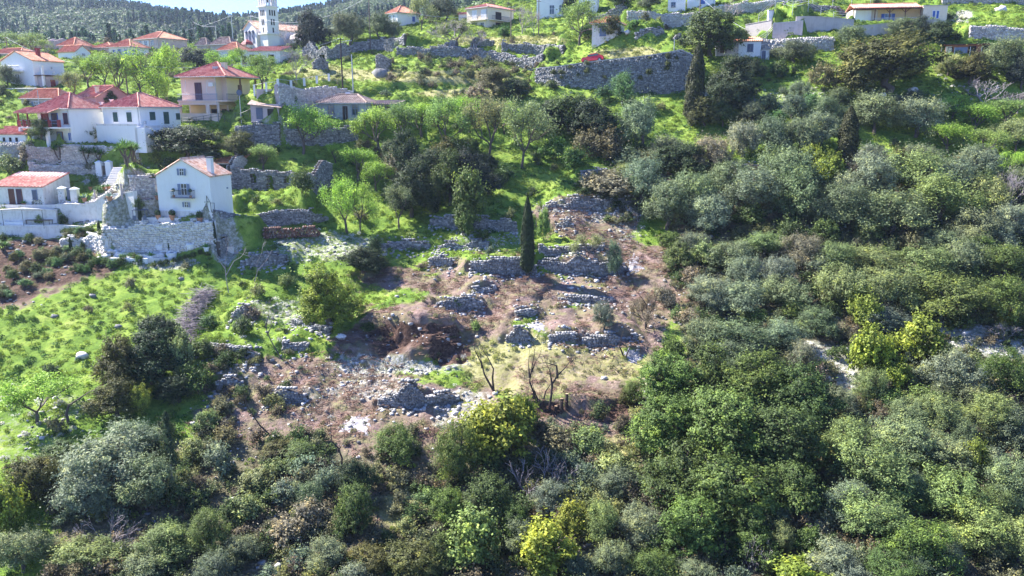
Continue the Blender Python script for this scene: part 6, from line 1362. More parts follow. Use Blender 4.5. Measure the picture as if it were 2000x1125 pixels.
# thin young cypresses in the rock garden
for i, (x, y, h_, lb) in enumerate(((316, 486, 40, 'thin young cypress in white planter, left one on the rock face'), (332, 494, 44, 'thin young cypress in low white bowl on the rock face'), (374, 480, 34, 'thin young cypress in the middle of the whitewashed rock face'), (422, 492, 50, 'thin young cypress at the foot of the garden steps'), (277, 458, 44, 'thin young cypress in front of the whitewashed rock face, left'), (140, 498, 36, 'thin young cypress at the corner of the brown shrub bed'), (43, 402, 40, 'thin young cypress in front of the annex door'), (112, 398, 34, 'thin young cypress left of the row of agaves'), (4, 400, 34, 'thin young cypress at the far left edge by the annex'), (194, 455, 22, 'thin young cypress beside the stairs of the bench terrace'))):
    plant('C', x, y, 6.5, h_, CYP, lb, 0, 'young_cypress')
for px, py, w_, lb in ((316, 492, .9, 'white box planter on the rock face, left'), (337, 500, 1.0, 'white bowl planter on the rock face'), (374, 484, .8, 'white ledge planter in the middle of the rock face')):
    p = hit(px, py); t = thing_at('planter', tuple(p), lb, 'planter'); MB().lathe((0, -.2, -.3), [(.35 * w_, 0), (.55 * w_, .15), (.65 * w_, .75), (.55 * w_, .78)], 14).build('bowl', WHITEP, t)
    MB().lathe((0, -.2, .45), [(.5 * w_, 0), (.02, .06)], 14).build('soil', STONED, t)
p = hit(272, 512); t = thing_at('masonry_bench', tuple(p), 'low white masonry seat on the rock garden floor', 'bench'); MB().box(-1.2, 1.2, -.4, .4, -.3, .45).build('seat', WHITE, t); MB().box(-1.2, 1.2, .4, .55, -.3, .8).build('backrest', WHITE, t)
# white boulders of the rock garden, and larger rocks elsewhere
def rock(px, py, w_, label, mat=STONEW, hgt=.6, seed=1, tint=.8, group=None):
    p = hit(px, py); s = w_ / pxm(p); r = np.random.default_rng(seed); n1, n2 = 8, 5; V = []
    for j in range(n2 + 1):
        for i in range(n1):
            th = 2 * math.pi * i / n1; ph = math.pi * j / n2; k = r.uniform(.55, 1.1); V.append((math.sin(ph) * math.cos(th) * k * s / 2, math.sin(ph) * math.sin(th) * k * s / 2 * .8, -math.cos(ph) * k * s / 2 * hgt + s * hgt * .15))
    Fq = np.array([(j * n1 + i, j * n1 + (i + 1) % n1, (j + 1) * n1 + (i + 1) % n1, (j + 1) * n1 + i) for j in range(n2) for i in range(n1)])
    o = obj('boulder', mesh('boulder', V, Fq, mat, False, {'tint': np.full(len(V), tint)})); o.location = p; tag(o, label, 'rock', group); return o
q = np.random.default_rng(8)
for i in range(16):
    rock(200 + i * 9 + q.uniform(-4, 4), 512 - abs(i - 8) * 1.2 + q.uniform(-8, 4) - max(0, i - 10) * 2, q.uniform(16, 32), f'white limewashed boulder at the rock garden edge, {ordinal(i)} from the left', STONEW, .6, 50 + i, .95, 'white boulders of the rock garden')
for px, py, w_, lb in ((107, 622, 16, 'grey rock lying on the meadow, left of centre of the grass'), (182, 580, 16, 'dark rock on the upper meadow below the green hedge'), (355, 548, 14, 'small brown rock on the meadow edge right'), (232, 642, 18, 'half-buried rock in the grass above the dark tree cluster'), (160, 700, 28, 'flat pale rock in the grass left of the dark tree cluster'), (445, 642, 10, 'small pale stone beside the brushwood pile'), (665, 662, 24, 'pale boulder at the foot of the round yellow-green oak'), (978, 532, 22, 'whitish boulder in front of the wall by the lone cypress'), (890, 810, 18, 'pale block right of the big half-round stone heap'), (968, 770, 14, 'pale stone beside the burnt trunk, left'),
                       (1100, 640, 12, 'pale stone on the terrace right of the middle ash patch'), (1165, 552, 14, 'pale rock in the cypress shadow zone'), (1650, 690, 20, 'white rock in the gully, upper'), (1615, 742, 24, 'white rock in the gully, middle'), (1640, 772, 20, 'white rock in the gully, lower'), (1885, 655, 18, 'white rock right of the yellow shrubs'), (1840, 630, 16, 'white rock above the silvery olive, right'), (1700, 182, 18, 'pale rock at the foot of the huge spreading oak, left'), (1722, 190, 22, 'pale rock at the foot of the huge spreading oak, middle'), (1782, 182, 24, 'pale rock at the foot of the huge spreading oak, right'), (745, 150, 40, 'grey-violet rock mass under the lone jagged wall stub'), (1226, 66, 18, 'white rock outcrop right of the orange-roofed cottage'), (1955, 22, 26, 'white rock outcrop on the top right bank'), (1100, 860, 14, 'pale stone below the burnt stumps'), (1180, 742, 16, 'small pale rock beside the right ash patch')):
    rock(px, py, w_, lb, STONEW if 'white' in lb or 'pale' in lb else STONE, .65, int(px), .75 if 'white' in lb or 'pale' in lb else .3)
# stairs
def stairs(px, py, n_, w_, rise, run, rz, label, mat=PAVE):
    p = hit(px, py); t = thing_at('stairs', tuple(p), label, 'stairs', None, rz)
    for i in range(n_): MB().box(-w_ / 2, w_ / 2, i * run, (i + 1) * run + .02, -1.2, rise * (i + 1)).build('step', mat, t)
    return t
stairs(216, 372, 13, 2.0, .2, .38, R(8), 'stone stairs climbing to the white gate posts')
stairs(440, 485, 9, 2.2, .17, .5, R(-10), 'stone steps curving down right of the rock garden')
stairs(150, 452, 7, 1.6, .18, .35, R(-50), 'white steps on the bench terrace')
for x, lb in ((196, 'left white gate post at the top of the stone stairs'), (215, 'right white gate post at the top of the stone stairs')):
    p = hit(x, 344); t = thing_at('gate_post', tuple(p), lb, 'gate post'); MB().box(-.4, .4, -.3, .3, -.5, 1.75).build('shaft', WHITE, t); MB().lathe((0, 0, 1.75), [(.58, 0), (.58, .1), (.05, .35)], 4, R(45)).build('cap', WHITE, t)
p = hit(205, 342); t = thing_at('garden_gate', tuple(p), 'grey wooden gate between the two white posts', 'gate')
for i in range(6): MB().box(-.5 + i * .17, -.38 + i * .17, -.03, .03, .05, 1.3).build('slat', WOODG, t)
MB().box(-.5, .5, .03, .07, .3, .42).build('rail', WOODG, t)
for x, lb in ((124, 'left pale cap-topped pillar of the dark garden gate'), (148, 'right pale cap-topped pillar of the dark garden gate')):
    p = hit(x, 393); t = thing_at('gate_pillar', tuple(p), lb, 'gate post'); MB().box(-.45, .45, -.35, .35, -.5, 1.35).build('shaft', WHITEW, t); MB().lathe((0, 0, 1.35), [(.7, 0), (.66, .1), (.05, .35)], 4, R(45)).build('cap', WHITE, t)
p = hit(139, 396); t = thing_at('dark_gate', tuple(p), 'dark blue-grey gate between the cap-topped pillars', 'gate'); MB().box(-.42, -.02, -.05, .05, -.2, 1.4).build('leaf', SLATB, t); MB().box(.02, .42, -.05, .05, -.2, 1.4).build('leaf', SLATB, t)
for x, lb in ((187, 'slim pale post left of the middle agave'), (240, 'slim pale post right of the middle agave')):
    p = hit(x, 398); tag(MB().lathe(tuple(p), [(.14, -.3), (.11, 1.7), (.02, 1.8)], 6).build('garden_post', LILACST), lb, 'post')
# garden furniture
def table(px, py, w_, d_, hh, label, mat, name='table', n_legs=4, rz=0):
    p = hit(px, py); t = thing_at(name, tuple(p), label, name.replace('_', ' ') if name != 'table' else 'table', None, rz)
    MB().box(-w_ / 2, w_ / 2, -d_ / 2, d_ / 2, hh - .07, hh).build('top', mat, t)
    for sx in (-1, 1):
        for sy in (-1, 1): MB().bar((sx * (w_ / 2 - .1), sy * (d_ / 2 - .08), 0), (sx * (w_ / 2 - .1), sy * (d_ / 2 - .08), hh - .07), .05).build('leg', mat, t)
    return t
table(79, 448, 3.3, .8, .75, 'long rustic wooden bench table on the terrace, lower left', WOODG, 'bench_table', rz=R(-4))
table(276, 433, 1.7, 1.0, .78, 'dark garden table left of the white three-storey house', SLATB, 'table')
for dx, lb in ((-.4, 'blue-grey garden chair left of the dark table'), (.9, 'blue-grey garden chair right of the dark table')):
    p = hit(276, 436); t = thing_at('garden_chair', (p.x + dx, p.y - .6, p.z), lb, 'chair'); MB().box(-.22, .22, -.22, .22, .42, .47).build('seat', SLATB, t); MB().box(-.22, .22, -.24, -.2, .47, .95).build('backrest', SLATB, t)
    for sx in (-1, 1):
        for sy in (-1, 1): MB().bar((sx * .2, sy * .2, 0), (sx * .2, sy * .2, .43), .02).build('leg', DARKM, t)
p = hit(32, 440); t = thing_at('sofa', (p.x, p.y, p.z), 'white outdoor sofa under the wire pergola, left edge', 'sofa'); MB().box(-1.3, 1.3, -.4, .4, .05, .42).build('seat', WHITEP, t); MB().box(-1.3, 1.3, .4, .55, .05, .85).build('backrest', WHITEP, t); MB().box(-1.32, -1.2, -.4, .4, .42, .6).build('armrest', WHITEP, t); MB().box(1.2, 1.32, -.4, .4, .42, .6).build('armrest', WHITEP, t)
p = hit(55, 448); t = thing_at('pergola', (p.x, p.y, p.z), 'thin metal pergola frame over the bench terrace', 'pergola')
for x in (-2.6, 0, 2.6):
    for y in (-.8, 1.2): MB().bar((x, y, -.3), (x, y, 2.1), .035).build('post', DARKM, t)
for y in (-.8, 1.2): MB().bar((-2.7, y, 2.1), (2.7, y, 2.1), .03).build('rail', DARKM, t)
# firewood stack (logs are parts)
p0 = hit(516, 466); p1 = hit(630, 462); t = thing_at('firewood_stack', tuple(p0), 'long dark red-brown stack of split firewood beside the path', 'woodpile'); d = (p1 - p0); L_ = d.length; d.normalize(); r = np.random.default_rng(4)
logm = []
for k in range(5):
    mb = MB(); rr = r.uniform(.09, .15); mb.bar((0, -.45, 0), (0, .45, 0), rr, rr * .9, 6); me = bpy.data.meshes.new('log'); me.from_pydata(mb.v, [], mb.f); me.materials.append(plain(f'log_wood_{"abcde"[k]}', [(.16, .07, .05), (.09, .06, .06), (.22, .13, .1), (.30, .22, .2), (.12, .05, .04)][k], .9)); logm.append(me)
rzl = math.atan2(d.y, d.x)
for k in range(6):
    n_ = int(L_ / .28)
    for i in range(n_):
        x = (i + .5 * (k % 2)) * .28 + r.uniform(-.04, .04); zz = .1 + k * .23
        if zz > 1.45 * min(1, (L_ - x) / 1.5 + .3) * (.85 + .15 * math.sin(x * 1.3)): continue
        o = obj('log', logm[int(r.integers(5))], t); o.location = (d.x * x, d.y * x, d.z * x * 0 + (p1.z - p0.z) * x / L_ + zz); o.rotation_euler = (r.uniform(-.06, .06), 0, rzl + r.uniform(-.1, .1))
# brushwood pile on the meadow
line = [(405, 572), (392, 590), (376, 612), (366, 636), (358, 660), (360, 690)]; P = [hit(a, b) for a, b in line]; r = np.random.default_rng(14); segs = []; c0 = P[0]
for i in range(1500):
    k = r.uniform(0, len(P) - 1.001); j = int(k); q = P[j].lerp(P[j + 1], k - j) - c0; a_ = r.uniform(0, 6.28) if i % 3 else math.atan2(P[j + 1].y - P[j].y, P[j + 1].x - P[j].x) + r.normal(0, .4); l = r.uniform(.6, 1.5)
    s_ = np.array([q.x + r.normal(0, .5), q.y + r.normal(0, .35), q.z + abs(r.normal(0, .3))]); segs.append(([s_, s_ + np.array([math.cos(a_), math.sin(a_), r.uniform(-.15, .35)]) * l], [.028, .012]))
t = thing_at('brushwood_pile', tuple(c0), 'long curved pile of dry violet-grey brushwood across the meadow', 'brushwood'); tag(obj('branches', tubes_mesh('branches', segs, BARKP, 3), t), kind='stuff')
# ash patches of burnt brush
ASH = plain('ash', (.40, .385, .40), .95, .1, var=.6)
for px, py, w_, hh_, lb in ((695, 832, 78, 48, 'largest white-grey ash patch on the brown clearing'), (1241, 517, 38, 46, 'white-grey ash patch on the upper right terrace'), (1048, 640, 44, 20, 'lilac-grey ash patch right of the little round wall, centre'), (1238, 702, 44, 26, 'bright ash patch at the edge of the great green tree mass')):
    c = hit(px, py); s = pxm(c); n_ = 40; r = np.random.default_rng(int(px)); V = []; Fq = []
    hx = w_ / s / 2; pa = hit(px, py - hh_ / 2); pb = hit(px, py + hh_ / 2); hy = max(abs(pa.y - pb.y) / 2, .6); rings = 9
    for j in range(rings + 1):
        for i in range(n_):
            a_ = 2 * math.pi * i / n_; k = j / rings * (1 + .16 * math.sin(a_ * 3 + px) + .10 * math.sin(a_ * 7)); x = c.x + math.cos(a_) * hx * k; y = c.y + math.sin(a_) * hy * k; V.append((x - c.x, y - c.y, gz(x, y) - c.z + .10 * (1 - (j / rings) ** 2) + r.uniform(-.05, .08) - .16 * (j / rings) ** 3 * (1 + math.sin(a_ * 11 + j)) - .12 * (j == rings)))
    Fq = np.array([(j * n_ + i, j * n_ + (i + 1) % n_, (j + 1) * n_ + (i + 1) % n_, (j + 1) * n_ + i) for j in range(rings) for i in range(n_)])
    o = obj('ash_patch', mesh('ash_patch', V, Fq, ASH)); o.location = c; tag(o, kind='stuff')
# burnt and cut trunks
def snag(px, py, paths, label, mat=BARKB, r0=.16, cut=False, name='burnt_trunk', cat='dead tree'):
    c = hit(px, py); t = thing_at(name, tuple(c), label, cat, 'burnt and cut trunks on the clearing'); s = pxm(c)
    r0 = r0 if cut else r0 * .75
    for pth in paths:   # (dx px, dy px up) polyline
        P = [Vector((dx / s, .15 * math.sin(dx), dy / s)) for dx, dy in pth]; P[0].z -= .3
        nm = 'limb'; o = MB().tube(P, list(np.linspace(r0, r0 * .35 if not cut else r0 * .85, len(P))), 7).build(nm, mat, t)
        if not cut:     # broken twigs left at the end
            tw_ = []; rt = np.random.default_rng(int(px + py + len(P))); e_ = np.array(P[-1]); dd = np.array((P[-1] - P[-2]).normalized()); tp_ = []
            branch_rec(rt, tw_, e_, dd, .8, r0 * .35, 0, 2, .45, tp_, .1, .008)
            obj('twigs', tubes_mesh('twigs', tw_, mat, 3), t)
        if cut: MB().bar(P[-1], P[-1] + (P[-1] - P[-2]).normalized() * .04, r0 * .84, None, 7).build('cut_face', CUTW, t)
snag(966, 762, [[(0, 0), (-14, 22), (-20, 34), (-24, 50), (-36, 76)], [(-2, 4), (-4, 24), (-2, 44), (-12, 64)], [(-24, 50), (-26, 62)]], 'burnt forked trunk left of the stumps')
snag(1048, 792, [[(0, 0), (-6, 26), (-14, 50), (-10, 74), (-6, 100)], [(-14, 64), (-16, 82)], [(-10, 74), (-4, 84)]], 'tall thin burnt trunk, left of the burnt group', r0=.14)
snag(1072, 806, [[(0, 0), (4, 30), (6, 54), (16, 72), (32, 88)], [(6, 54), (2, 76)], [(16, 72), (14, 90), (0, 96)]], 'burnt trunk with forked arms, middle of the burnt group', r0=.17)
snag(1058, 790, [[(0, 0), (8, 24), (16, 38)], [(-2, 0), (-12, 18), (-16, 30)]], 'short burnt limbs leaning apart in the burnt group', r0=.13)
for x, y, hh_, lb in ((1096, 806, 26, 'cut stump with pale top, left of two'), (1106, 804, 28, 'cut stump, right of two'), (1040, 788, 16, 'low cut stump at the left of the burnt group'), (1085, 812, 14, 'lowest cut stump in front of the burnt trunks')):
    snag(x, y, [[(0, 0), (1, hh_)]], lb, BARKB, .17, True, 'tree_stump', 'stump')
snag(545, 866, [[(0, 0), (-16, 14), (-34, 36), (-48, 56), (-56, 72)]], 'dark leaning dead stem on the lower left of the clearing', r0=.13)
snag(666, 920, [[(0, 0), (4, 26), (-4, 46), (-14, 62), (-16, 82)], [(-4, 46), (4, 52)], [(0, 6), (-14, 18)]], 'blue-shaded bare stem below the largest ash patch', r0=.12)
snag(552, 702, [[(0, 0), (-16, 26), (-26, 54), (-28, 70), (-36, 84)], [(-26, 54), (-14, 72)], [(-28, 70), (-20, 90)]], 'thin leaning leafless stem on the meadow edge', BARK, .09)
snag(447, 572, [[(0, 0), (-2, 24), (-4, 52), (4, 84)], [(-4, 52), (-18, 70), (-22, 84)], [(-2, 40), (14, 62), (28, 70)]], 'pale bare sapling right of the top of the brushwood pile', BARKP, .07, name='dead_tree')
snag(494, 556, [[(0, 0), (10, 22), (12, 44), (20, 60)], [(12, 40), (-2, 56), (-20, 62)], [(10, 30), (30, 48)]], 'second pale bare sapling below the firewood stack', BARKP, .06, name='dead_tree')
snag(1262, 640, [[(0, 0), (2, 22), (-2, 46), (-14, 64)], [(2, 22), (14, 44), (18, 66)]], 'dark twisted little trunk at the right of the clearing', BARKB, .12)
snag(1220, 700, [[(0, 0), (-10, 20), (-8, 40)], [(0, 0), (12, 26)]], 'charred stem behind the bright ash patch', BARKB, .12)
snag(135, 828, [[(0, 0), (-4, 20), (2, 36), (20, 48), (42, 62)]], 'broken brown branch of the pale tree on the left meadow', BARK, .2, name='broken_trunk')
# tufts rooted in the face of the great wall
r = np.random.default_rng(15); tv = []
for i in range(22):
    k = int(r.integers(1, len(BIGQ) - 3)); p = np.array(BIGQ[k]) * .5 + np.array(BIGQ[k + 1]) * .5; d = BIGQ[k + 1] - BIGQ[k]; d[2] = 0; d /= np.linalg.norm(d); tv.append((p + np.array([d[1], -d[0], 0]) * .25 + [0, 0, BIGH[k] * r.uniform(.35, .97)], r.uniform(.25, .55)))
tv.sort(key=lambda q: proj(*q[0])[0])
for i, (p, s_) in enumerate(tv):
    t = empty('wall_plant', tuple(p), r.uniform(0, 6)); t.scale = (s_, s_, s_); tag(t, f'small bush growing out of the great stone wall, {ordinal(i)} from the left', 'plant', 'bushes rooted in the great stone wall'); obj('foliage', LIB['M']['v'][i % 5][1], t, (.12, .15, .06))
# road and the red car
P = [Vector(q) for q in BIGQ]; nn = []
for i in range(len(P)):
    d = (P[min(i + 1, len(P) - 1)] - P[max(i - 1, 0)]); d.z = 0; d.normalize(); nn.append(Vector((-d.y, d.x, 0)))
V = []; Fq = []
for i, p in enumerate(P[:-2]):
    for w_ in (.1, 5.2): V.append(p + nn[i] * w_ + Vector((0, 0, BIGH[i] + .03)))
    if i: Fq.append((2 * i - 2, 2 * i, 2 * i + 1, 2 * i - 1))
    for w_ in ():
        pass
nV = len(V); V += [v - Vector((0, 0, 1.2)) for v in V]; Fq2 = [tuple(reversed([k + nV for k in f])) for f in Fq]
for i in range(1, nV // 2): Fq2 += [(2 * i - 2, 2 * i - 2 + nV, 2 * i + nV, 2 * i), (2 * i + 1, 2 * i + 1 + nV, 2 * i - 1 + nV, 2 * i - 1)]
mb = MB(); mb.add(V, Fq + Fq2); tag(mb.build('road', plain('asphalt', (.09, .085, .08), .9)), kind='structure')
ic = min(range(len(P)), key=lambda i: abs(proj(P[i].x, P[i].y, P[i].z + BIGH[i])[0] - 1160)); pc = P[ic] + nn[ic] * 1.5 + Vector((0, 0, BIGH[ic] + .05)); d = P[ic + 1] - P[ic - 1]
t = thing_at('parked_car', tuple(pc), 'small red car parked on the road behind the great stone wall', 'car', None, math.atan2(d.y, d.x)); t.rotation_euler = (0, -math.atan2(BIGH[ic + 1] + P[ic + 1].z - BIGH[ic - 1] - P[ic - 1].z, math.hypot(d.x, d.y)), math.atan2(d.y, d.x))
prof = [(-1.9, .35), (-1.95, .75), (-1.75, 1.0), (-1.0, 1.05), (-.45, 1.45), (.75, 1.5), (1.35, 1.15), (1.75, .95), (1.9, .6), (1.85, .32)]
mb = MB(); n_ = len(prof); vs = [(x, y * (.82 if z > 1.1 else 1), z) for y in (-.83, .83) for x, z in prof]; mb.add(vs, [tuple(range(n_)), tuple(range(2 * n_ - 1, n_ - 1, -1))] + [(i, n_ + i, n_ + (i + 1) % n_, (i + 1) % n_) for i in range(n_)]); mb.build('body', REDCAR, t)
for sy in (-1, 1):
    MB().add([(-.8, sy * .80, 1.05), (1.15, sy * .80, 1.1), (.7, sy * .72, 1.42), (-.4, sy * .72, 1.4)], [(0, 1, 2, 3)]); g = MB(); g.box(-.75, 1.05, sy * .79 - .03, sy * .79 + .03, 1.06, 1.36); g.build('side_window', GLASS, t)
    for x in (-1.2, 1.25):
        w_ = MB().bar((x, sy * .70, .32), (x, sy * .88, .32), .33, None, 16).build('wheel', RUBBER, t); MB().bar((x, sy * .87, .32), (x, sy * .895, .32), .19, None, 10).build('rim', GALV, w_)
MB().add([], []); g = MB(); g.add([(-1.02, -.68, 1.07), (-1.02, .68, 1.07), (-.47, .6, 1.44), (-.47, -.6, 1.44), (-1.0, -.68, 1.04), (-1.0, .68, 1.04), (-.45, .6, 1.41), (-.45, -.6, 1.41)], [(0, 3, 2, 1), (4, 5, 6, 7), (0, 1, 5, 4), (1, 2, 6, 5), (2, 3, 7, 6), (3, 0, 4, 7)]); g.build('windscreen', GLASS, t)
for sy in (-.6, .6): MB().box(-1.97, -1.9, sy - .15, sy + .15, .62, .78).build('headlight', WHITEP, t); MB().box(1.86, 1.92, sy - .12, sy + .12, .7, .95).build('tail_light', REDP, t)
# poles, lamps and wires
POLES = {}
def pole(key, x0, y0, ytop, label, mat=WOODG, arm=None, r0=.13, insul=True, name='utility_pole', lean=0):
    p = hit(x0, y0); v = (562.5 - ytop) / F; z = p.y * (v * CP - SP) / (CP + v * SP) + CZ; H = z - p.z
    t = thing_at(name, tuple(p), label, name.replace('_', ' '), 'poles of the village' if name == 'utility_pole' else None)
    MB().bar((0, 0, -.6), (lean, 0, H), r0, r0 * .65, 8).build('shaft', mat, t)
    if arm == 'lamp': MB().bar((0, 0, H - .6), (1.4, -.2, H - .45), .04).build('arm', GALV, t); MB().box(1.1, 1.9, -.35, -.05, H - .52, H - .40).build('lamp_head', GALV, t)
    if insul:
        MB().bar((-.5, 0, H - .25), (.5, 0, H - .25), .05).build('crossarm', mat, t)
        for x in (-.4, 0, .4): MB().lathe((x, 0, H - .2), [(.04, 0), (.07, .05), (.03, .16)], 6).build('insulator', WHITEP, t)
    POLES[key] = p + Vector((lean, 0, H - .05)); return t
pole('a', 670, 186, 74, 'tall dark leaning pole with a street lamp, centre top', BARKB, 'lamp', .14); pole('b', 690, 184, 106, 'shorter pale pole right of the dark lamp pole', GALV, None, .12, False)
pole('c', 724, 100, -8, 'tall pole beside the rounded terrace wall'); pole('d', 251, 196, 124, 'pole standing behind the pink house roof', WOODG); pole('e', 381, 92, 42, 'dark pole with white cap right of the beige house', DARKM, None, .1, False)
pole('f', 311, 80, 56, 'pole above the large beige house'); pole('g', 138, 78, 46, 'pole on the wooded hillside edge, upper left'); pole('h', 456, 88, 30, 'pole left of the church', GALV); pole('i', 494, 96, 30, 'lamp pole directly in front of the church', GALV, None, .1)
pole('j', 998, 78, 12, 'thin pole right of the beige two-storey house'); pole('k', 1052, 70, 0, 'thin pole left of the orange-roofed cottage'); pole('l', 1366, 40, -6, 'pole in front of the blue-doored house'); pole('m', 1316, 106, 74, 'thin pale pole on the road above the great stone wall', GALV, None, .07, False); pole('n', 15, 102, 72, 'pole at the upper left corner'); pole('o', 305, 196, 130, 'slim pole among the lime-green garden trees', WOODG, None, .09, False)
pole('p', 78, 216, 176, 'short pole in front of the rose stone house', GALV, None, .08, False); pole('q', 424, 92, 50, 'grey pole above the brown-roofed houses', GALV, None, .08, False)
p = hit(472, 245); t = thing_at('street_lamp', tuple(p), 'round blue-grey mirror disc on a slim post before the peach house', 'mirror post'); MB().bar((0, 0, -2), (0, 0, 4.6), .06, .05, 8).build('post', GALV, t); MB().bar((0, .0, 4.6), (0, -.06, 4.6), .42, None, 18).build('disc', SLATB, t); t.name = 'traffic_mirror'
p = hit(43, 330); t = thing_at('garden_lamp', tuple(p), 'small white lamp on a post above the stone annex', 'lamp'); MB().bar((0, 0, 0), (0, 0, 1.6), .04).build('post', GALV, t); MB().box(-.25, .25, -.12, .12, 1.6, 1.85).build('lamp_head', WHITEP, t)
def wire(a, b, sag, label, r_=.02):
    A_, B_ = (POLES.get(q) if isinstance(q, str) else q for q in (a, b)); P = [A_.lerp(B_, k / 16) - Vector((0, 0, sag * 4 * (k / 16) * (1 - k / 16))) for k in range(17)]; c = P[0]
    o = MB().tube([q - c for q in P], r_, 3).build('power_line', WIRE); o.location = c; tag(o, label, 'cable', 'overhead cables')
wire('g', 'f', 2.5, 'pale sagging cable across the wooded hill, left'); wire('f', 'h', 2.5, 'pale cable from the beige house towards the church'); wire('d', 'a', 2.2, 'long cable from the pink house pole to the dark lamp pole'); wire('i', 'c', 3, 'cable from the church to the tall pole right of it'); wire('n', 'd', 2, 'thin cable at the far upper left'); wire('c', 'j', 3, 'cable crossing the top centre'); wire('e', 'q', .6, 'short cable above the brown-roofed houses')
wire('k', 'l', 3, 'cable between the poles at the top right'); p1 = at(1498, 76, 150); wire('l', p1, .8, 'pale stay cable slanting down to the small tiled house', .035)
# fence posts and railings
def posts_line(pix, n_, h_, label, mat=WHITE, w_=.22, rail=None, name='fence', cat='fence', nr=1):
    P = [hit(a, b) for a, b in pix]; Q, s = path_frame(P); t = thing_at(name, tuple(P[0]), label, cat); c = P[0]; tops = []
    for i in range(n_):
        x = s[-1] * i / (n_ - 1); q = Vector([np.interp(x, s, Q[:, k]) for k in range(3)]); q.z = gz(q.x, q.y + .2) if not isinstance(h_, tuple) else q.z + h_[1]; hh_ = h_[0] if isinstance(h_, tuple) else h_
        q -= c; MB().box(q.x - w_ / 2, q.x + w_ / 2, q.y - w_ / 2, q.y + w_ / 2, q.z - .3, q.z + hh_).build('post', mat, t); tops.append(q + Vector((0, 0, hh_)))
    if rail:
        mb = MB()
        for k in range(nr):
            for a_, b_ in zip(tops[:-1], tops[1:]): mb.bar(a_ - Vector((0, 0, .05 + k * .4)), b_ - Vector((0, 0, .05 + k * .4)), .025)
        mb.build('rail', rail, t)
    return t
posts_line([(546, 212), (570, 216), (645, 206)], 5, (.9, 3.4), 'row of white concrete posts on the rounded stone bastion', WHITE, .3, WIRE, 'post_row')
posts_line([(498, 190), (545, 188)], 3, 1.4, 'white fence posts on the pinkish wall right of the peach house', WHITE, .25, WIRE)
posts_line([(355, 242), (430, 241), (470, 236), (500, 228)], 12, .9, 'dark metal railing along the road before the peach house', DARKM, .05, DARKM, 'road_railing', 'railing', 2)
posts_line([(1480, 62), (1520, 60), (1560, 52), (1700, 40)], 9, 2.0, 'wire fence with thin grey posts left of the porch house', GALV, .07, WIRE, 'wire_fence', 'fence', 3)
posts_line([(1455, 98), (1510, 94)], 5, 1.6, 'short wire fence beside the small tiled house roof', GALV, .06, WIRE, 'wire_fence', 'fence', 3)
posts_line([(1500, 10), (1600, 8), (1700, 6)], 6, 2.2, 'wire fence on the bank above the porch house drive', GALV, .07, WIRE, 'wire_fence', 'fence', 2)
posts_line([(408, 441), (422, 441)], 3, 1.1, 'thin dark handrail at the right corner of the white house terrace', DARKM, .05, DARKM, 'handrail', 'railing')
p = hit(1505, 42); t = thing_at('gate_pillar', tuple(p), 'white gate pillar at the end of the porch house drive', 'gate post'); MB().box(-.55, .55, -.4, .4, -1, 1.5).build('shaft', WHITE, t); MB().box(-.63, .63, -.48, .48, 1.5, 1.62).build('cap', CONC, t)
# rendered sloping wall and rubble right of the peach house
p = hit(520, 240); t = thing_at('side_shed', tuple(p), 'tumbledown lean-to with brown roof right of the peach house', 'shed'); MB().box(-2.2, 2.0, 0, 2.5, -2, 1.9).build('wall', LILACST, t); MB().add([], []); mb = MB(); mb.add([(-2.5, -.5, 1.9), (2.5, -.5, 1.4), (2.5, 2.8, 2.4), (-2.5, 2.8, 2.9), (-2.5, -.5, 1.8), (2.5, -.5, 1.3), (2.5, 2.8, 2.3), (-2.5, 2.8, 2.8)], [(0, 1, 2, 3), (7, 6, 5, 4), (0, 4, 5, 1), (1, 5, 6, 2), (2, 6, 7, 3), (3, 7, 4, 0)]); mb.build('roof', TILEB, t); MB().box(-1.4, -.4, -.05, 0, -.3, 1.4).build('door', SLATB, t); MB().box(.3, 1.3, -.05, 0, .2, 1.2).build('window', DARKIN, t)
p = hit(502, 200); q = hit(560, 196); o = MB().box(0, (q - p).length, 0, .3, -2, 1.6).build('rendered_wall', LILACST); o.location = p; o.rotation_euler = (0, 0, math.atan2(q.y - p.y, q.x - p.x)); tag(o, 'pinkish rendered wall with white posts right of the peach house', 'wall')
p = hit(678, 190); tag(MB().lathe(tuple(p), [(.9, 0), (1.0, .4), (.6, .8), (.1, .95)], 9).build('white_sack_pile', WHITEP), 'heap of white sacks behind the grey house roof', 'sacks')
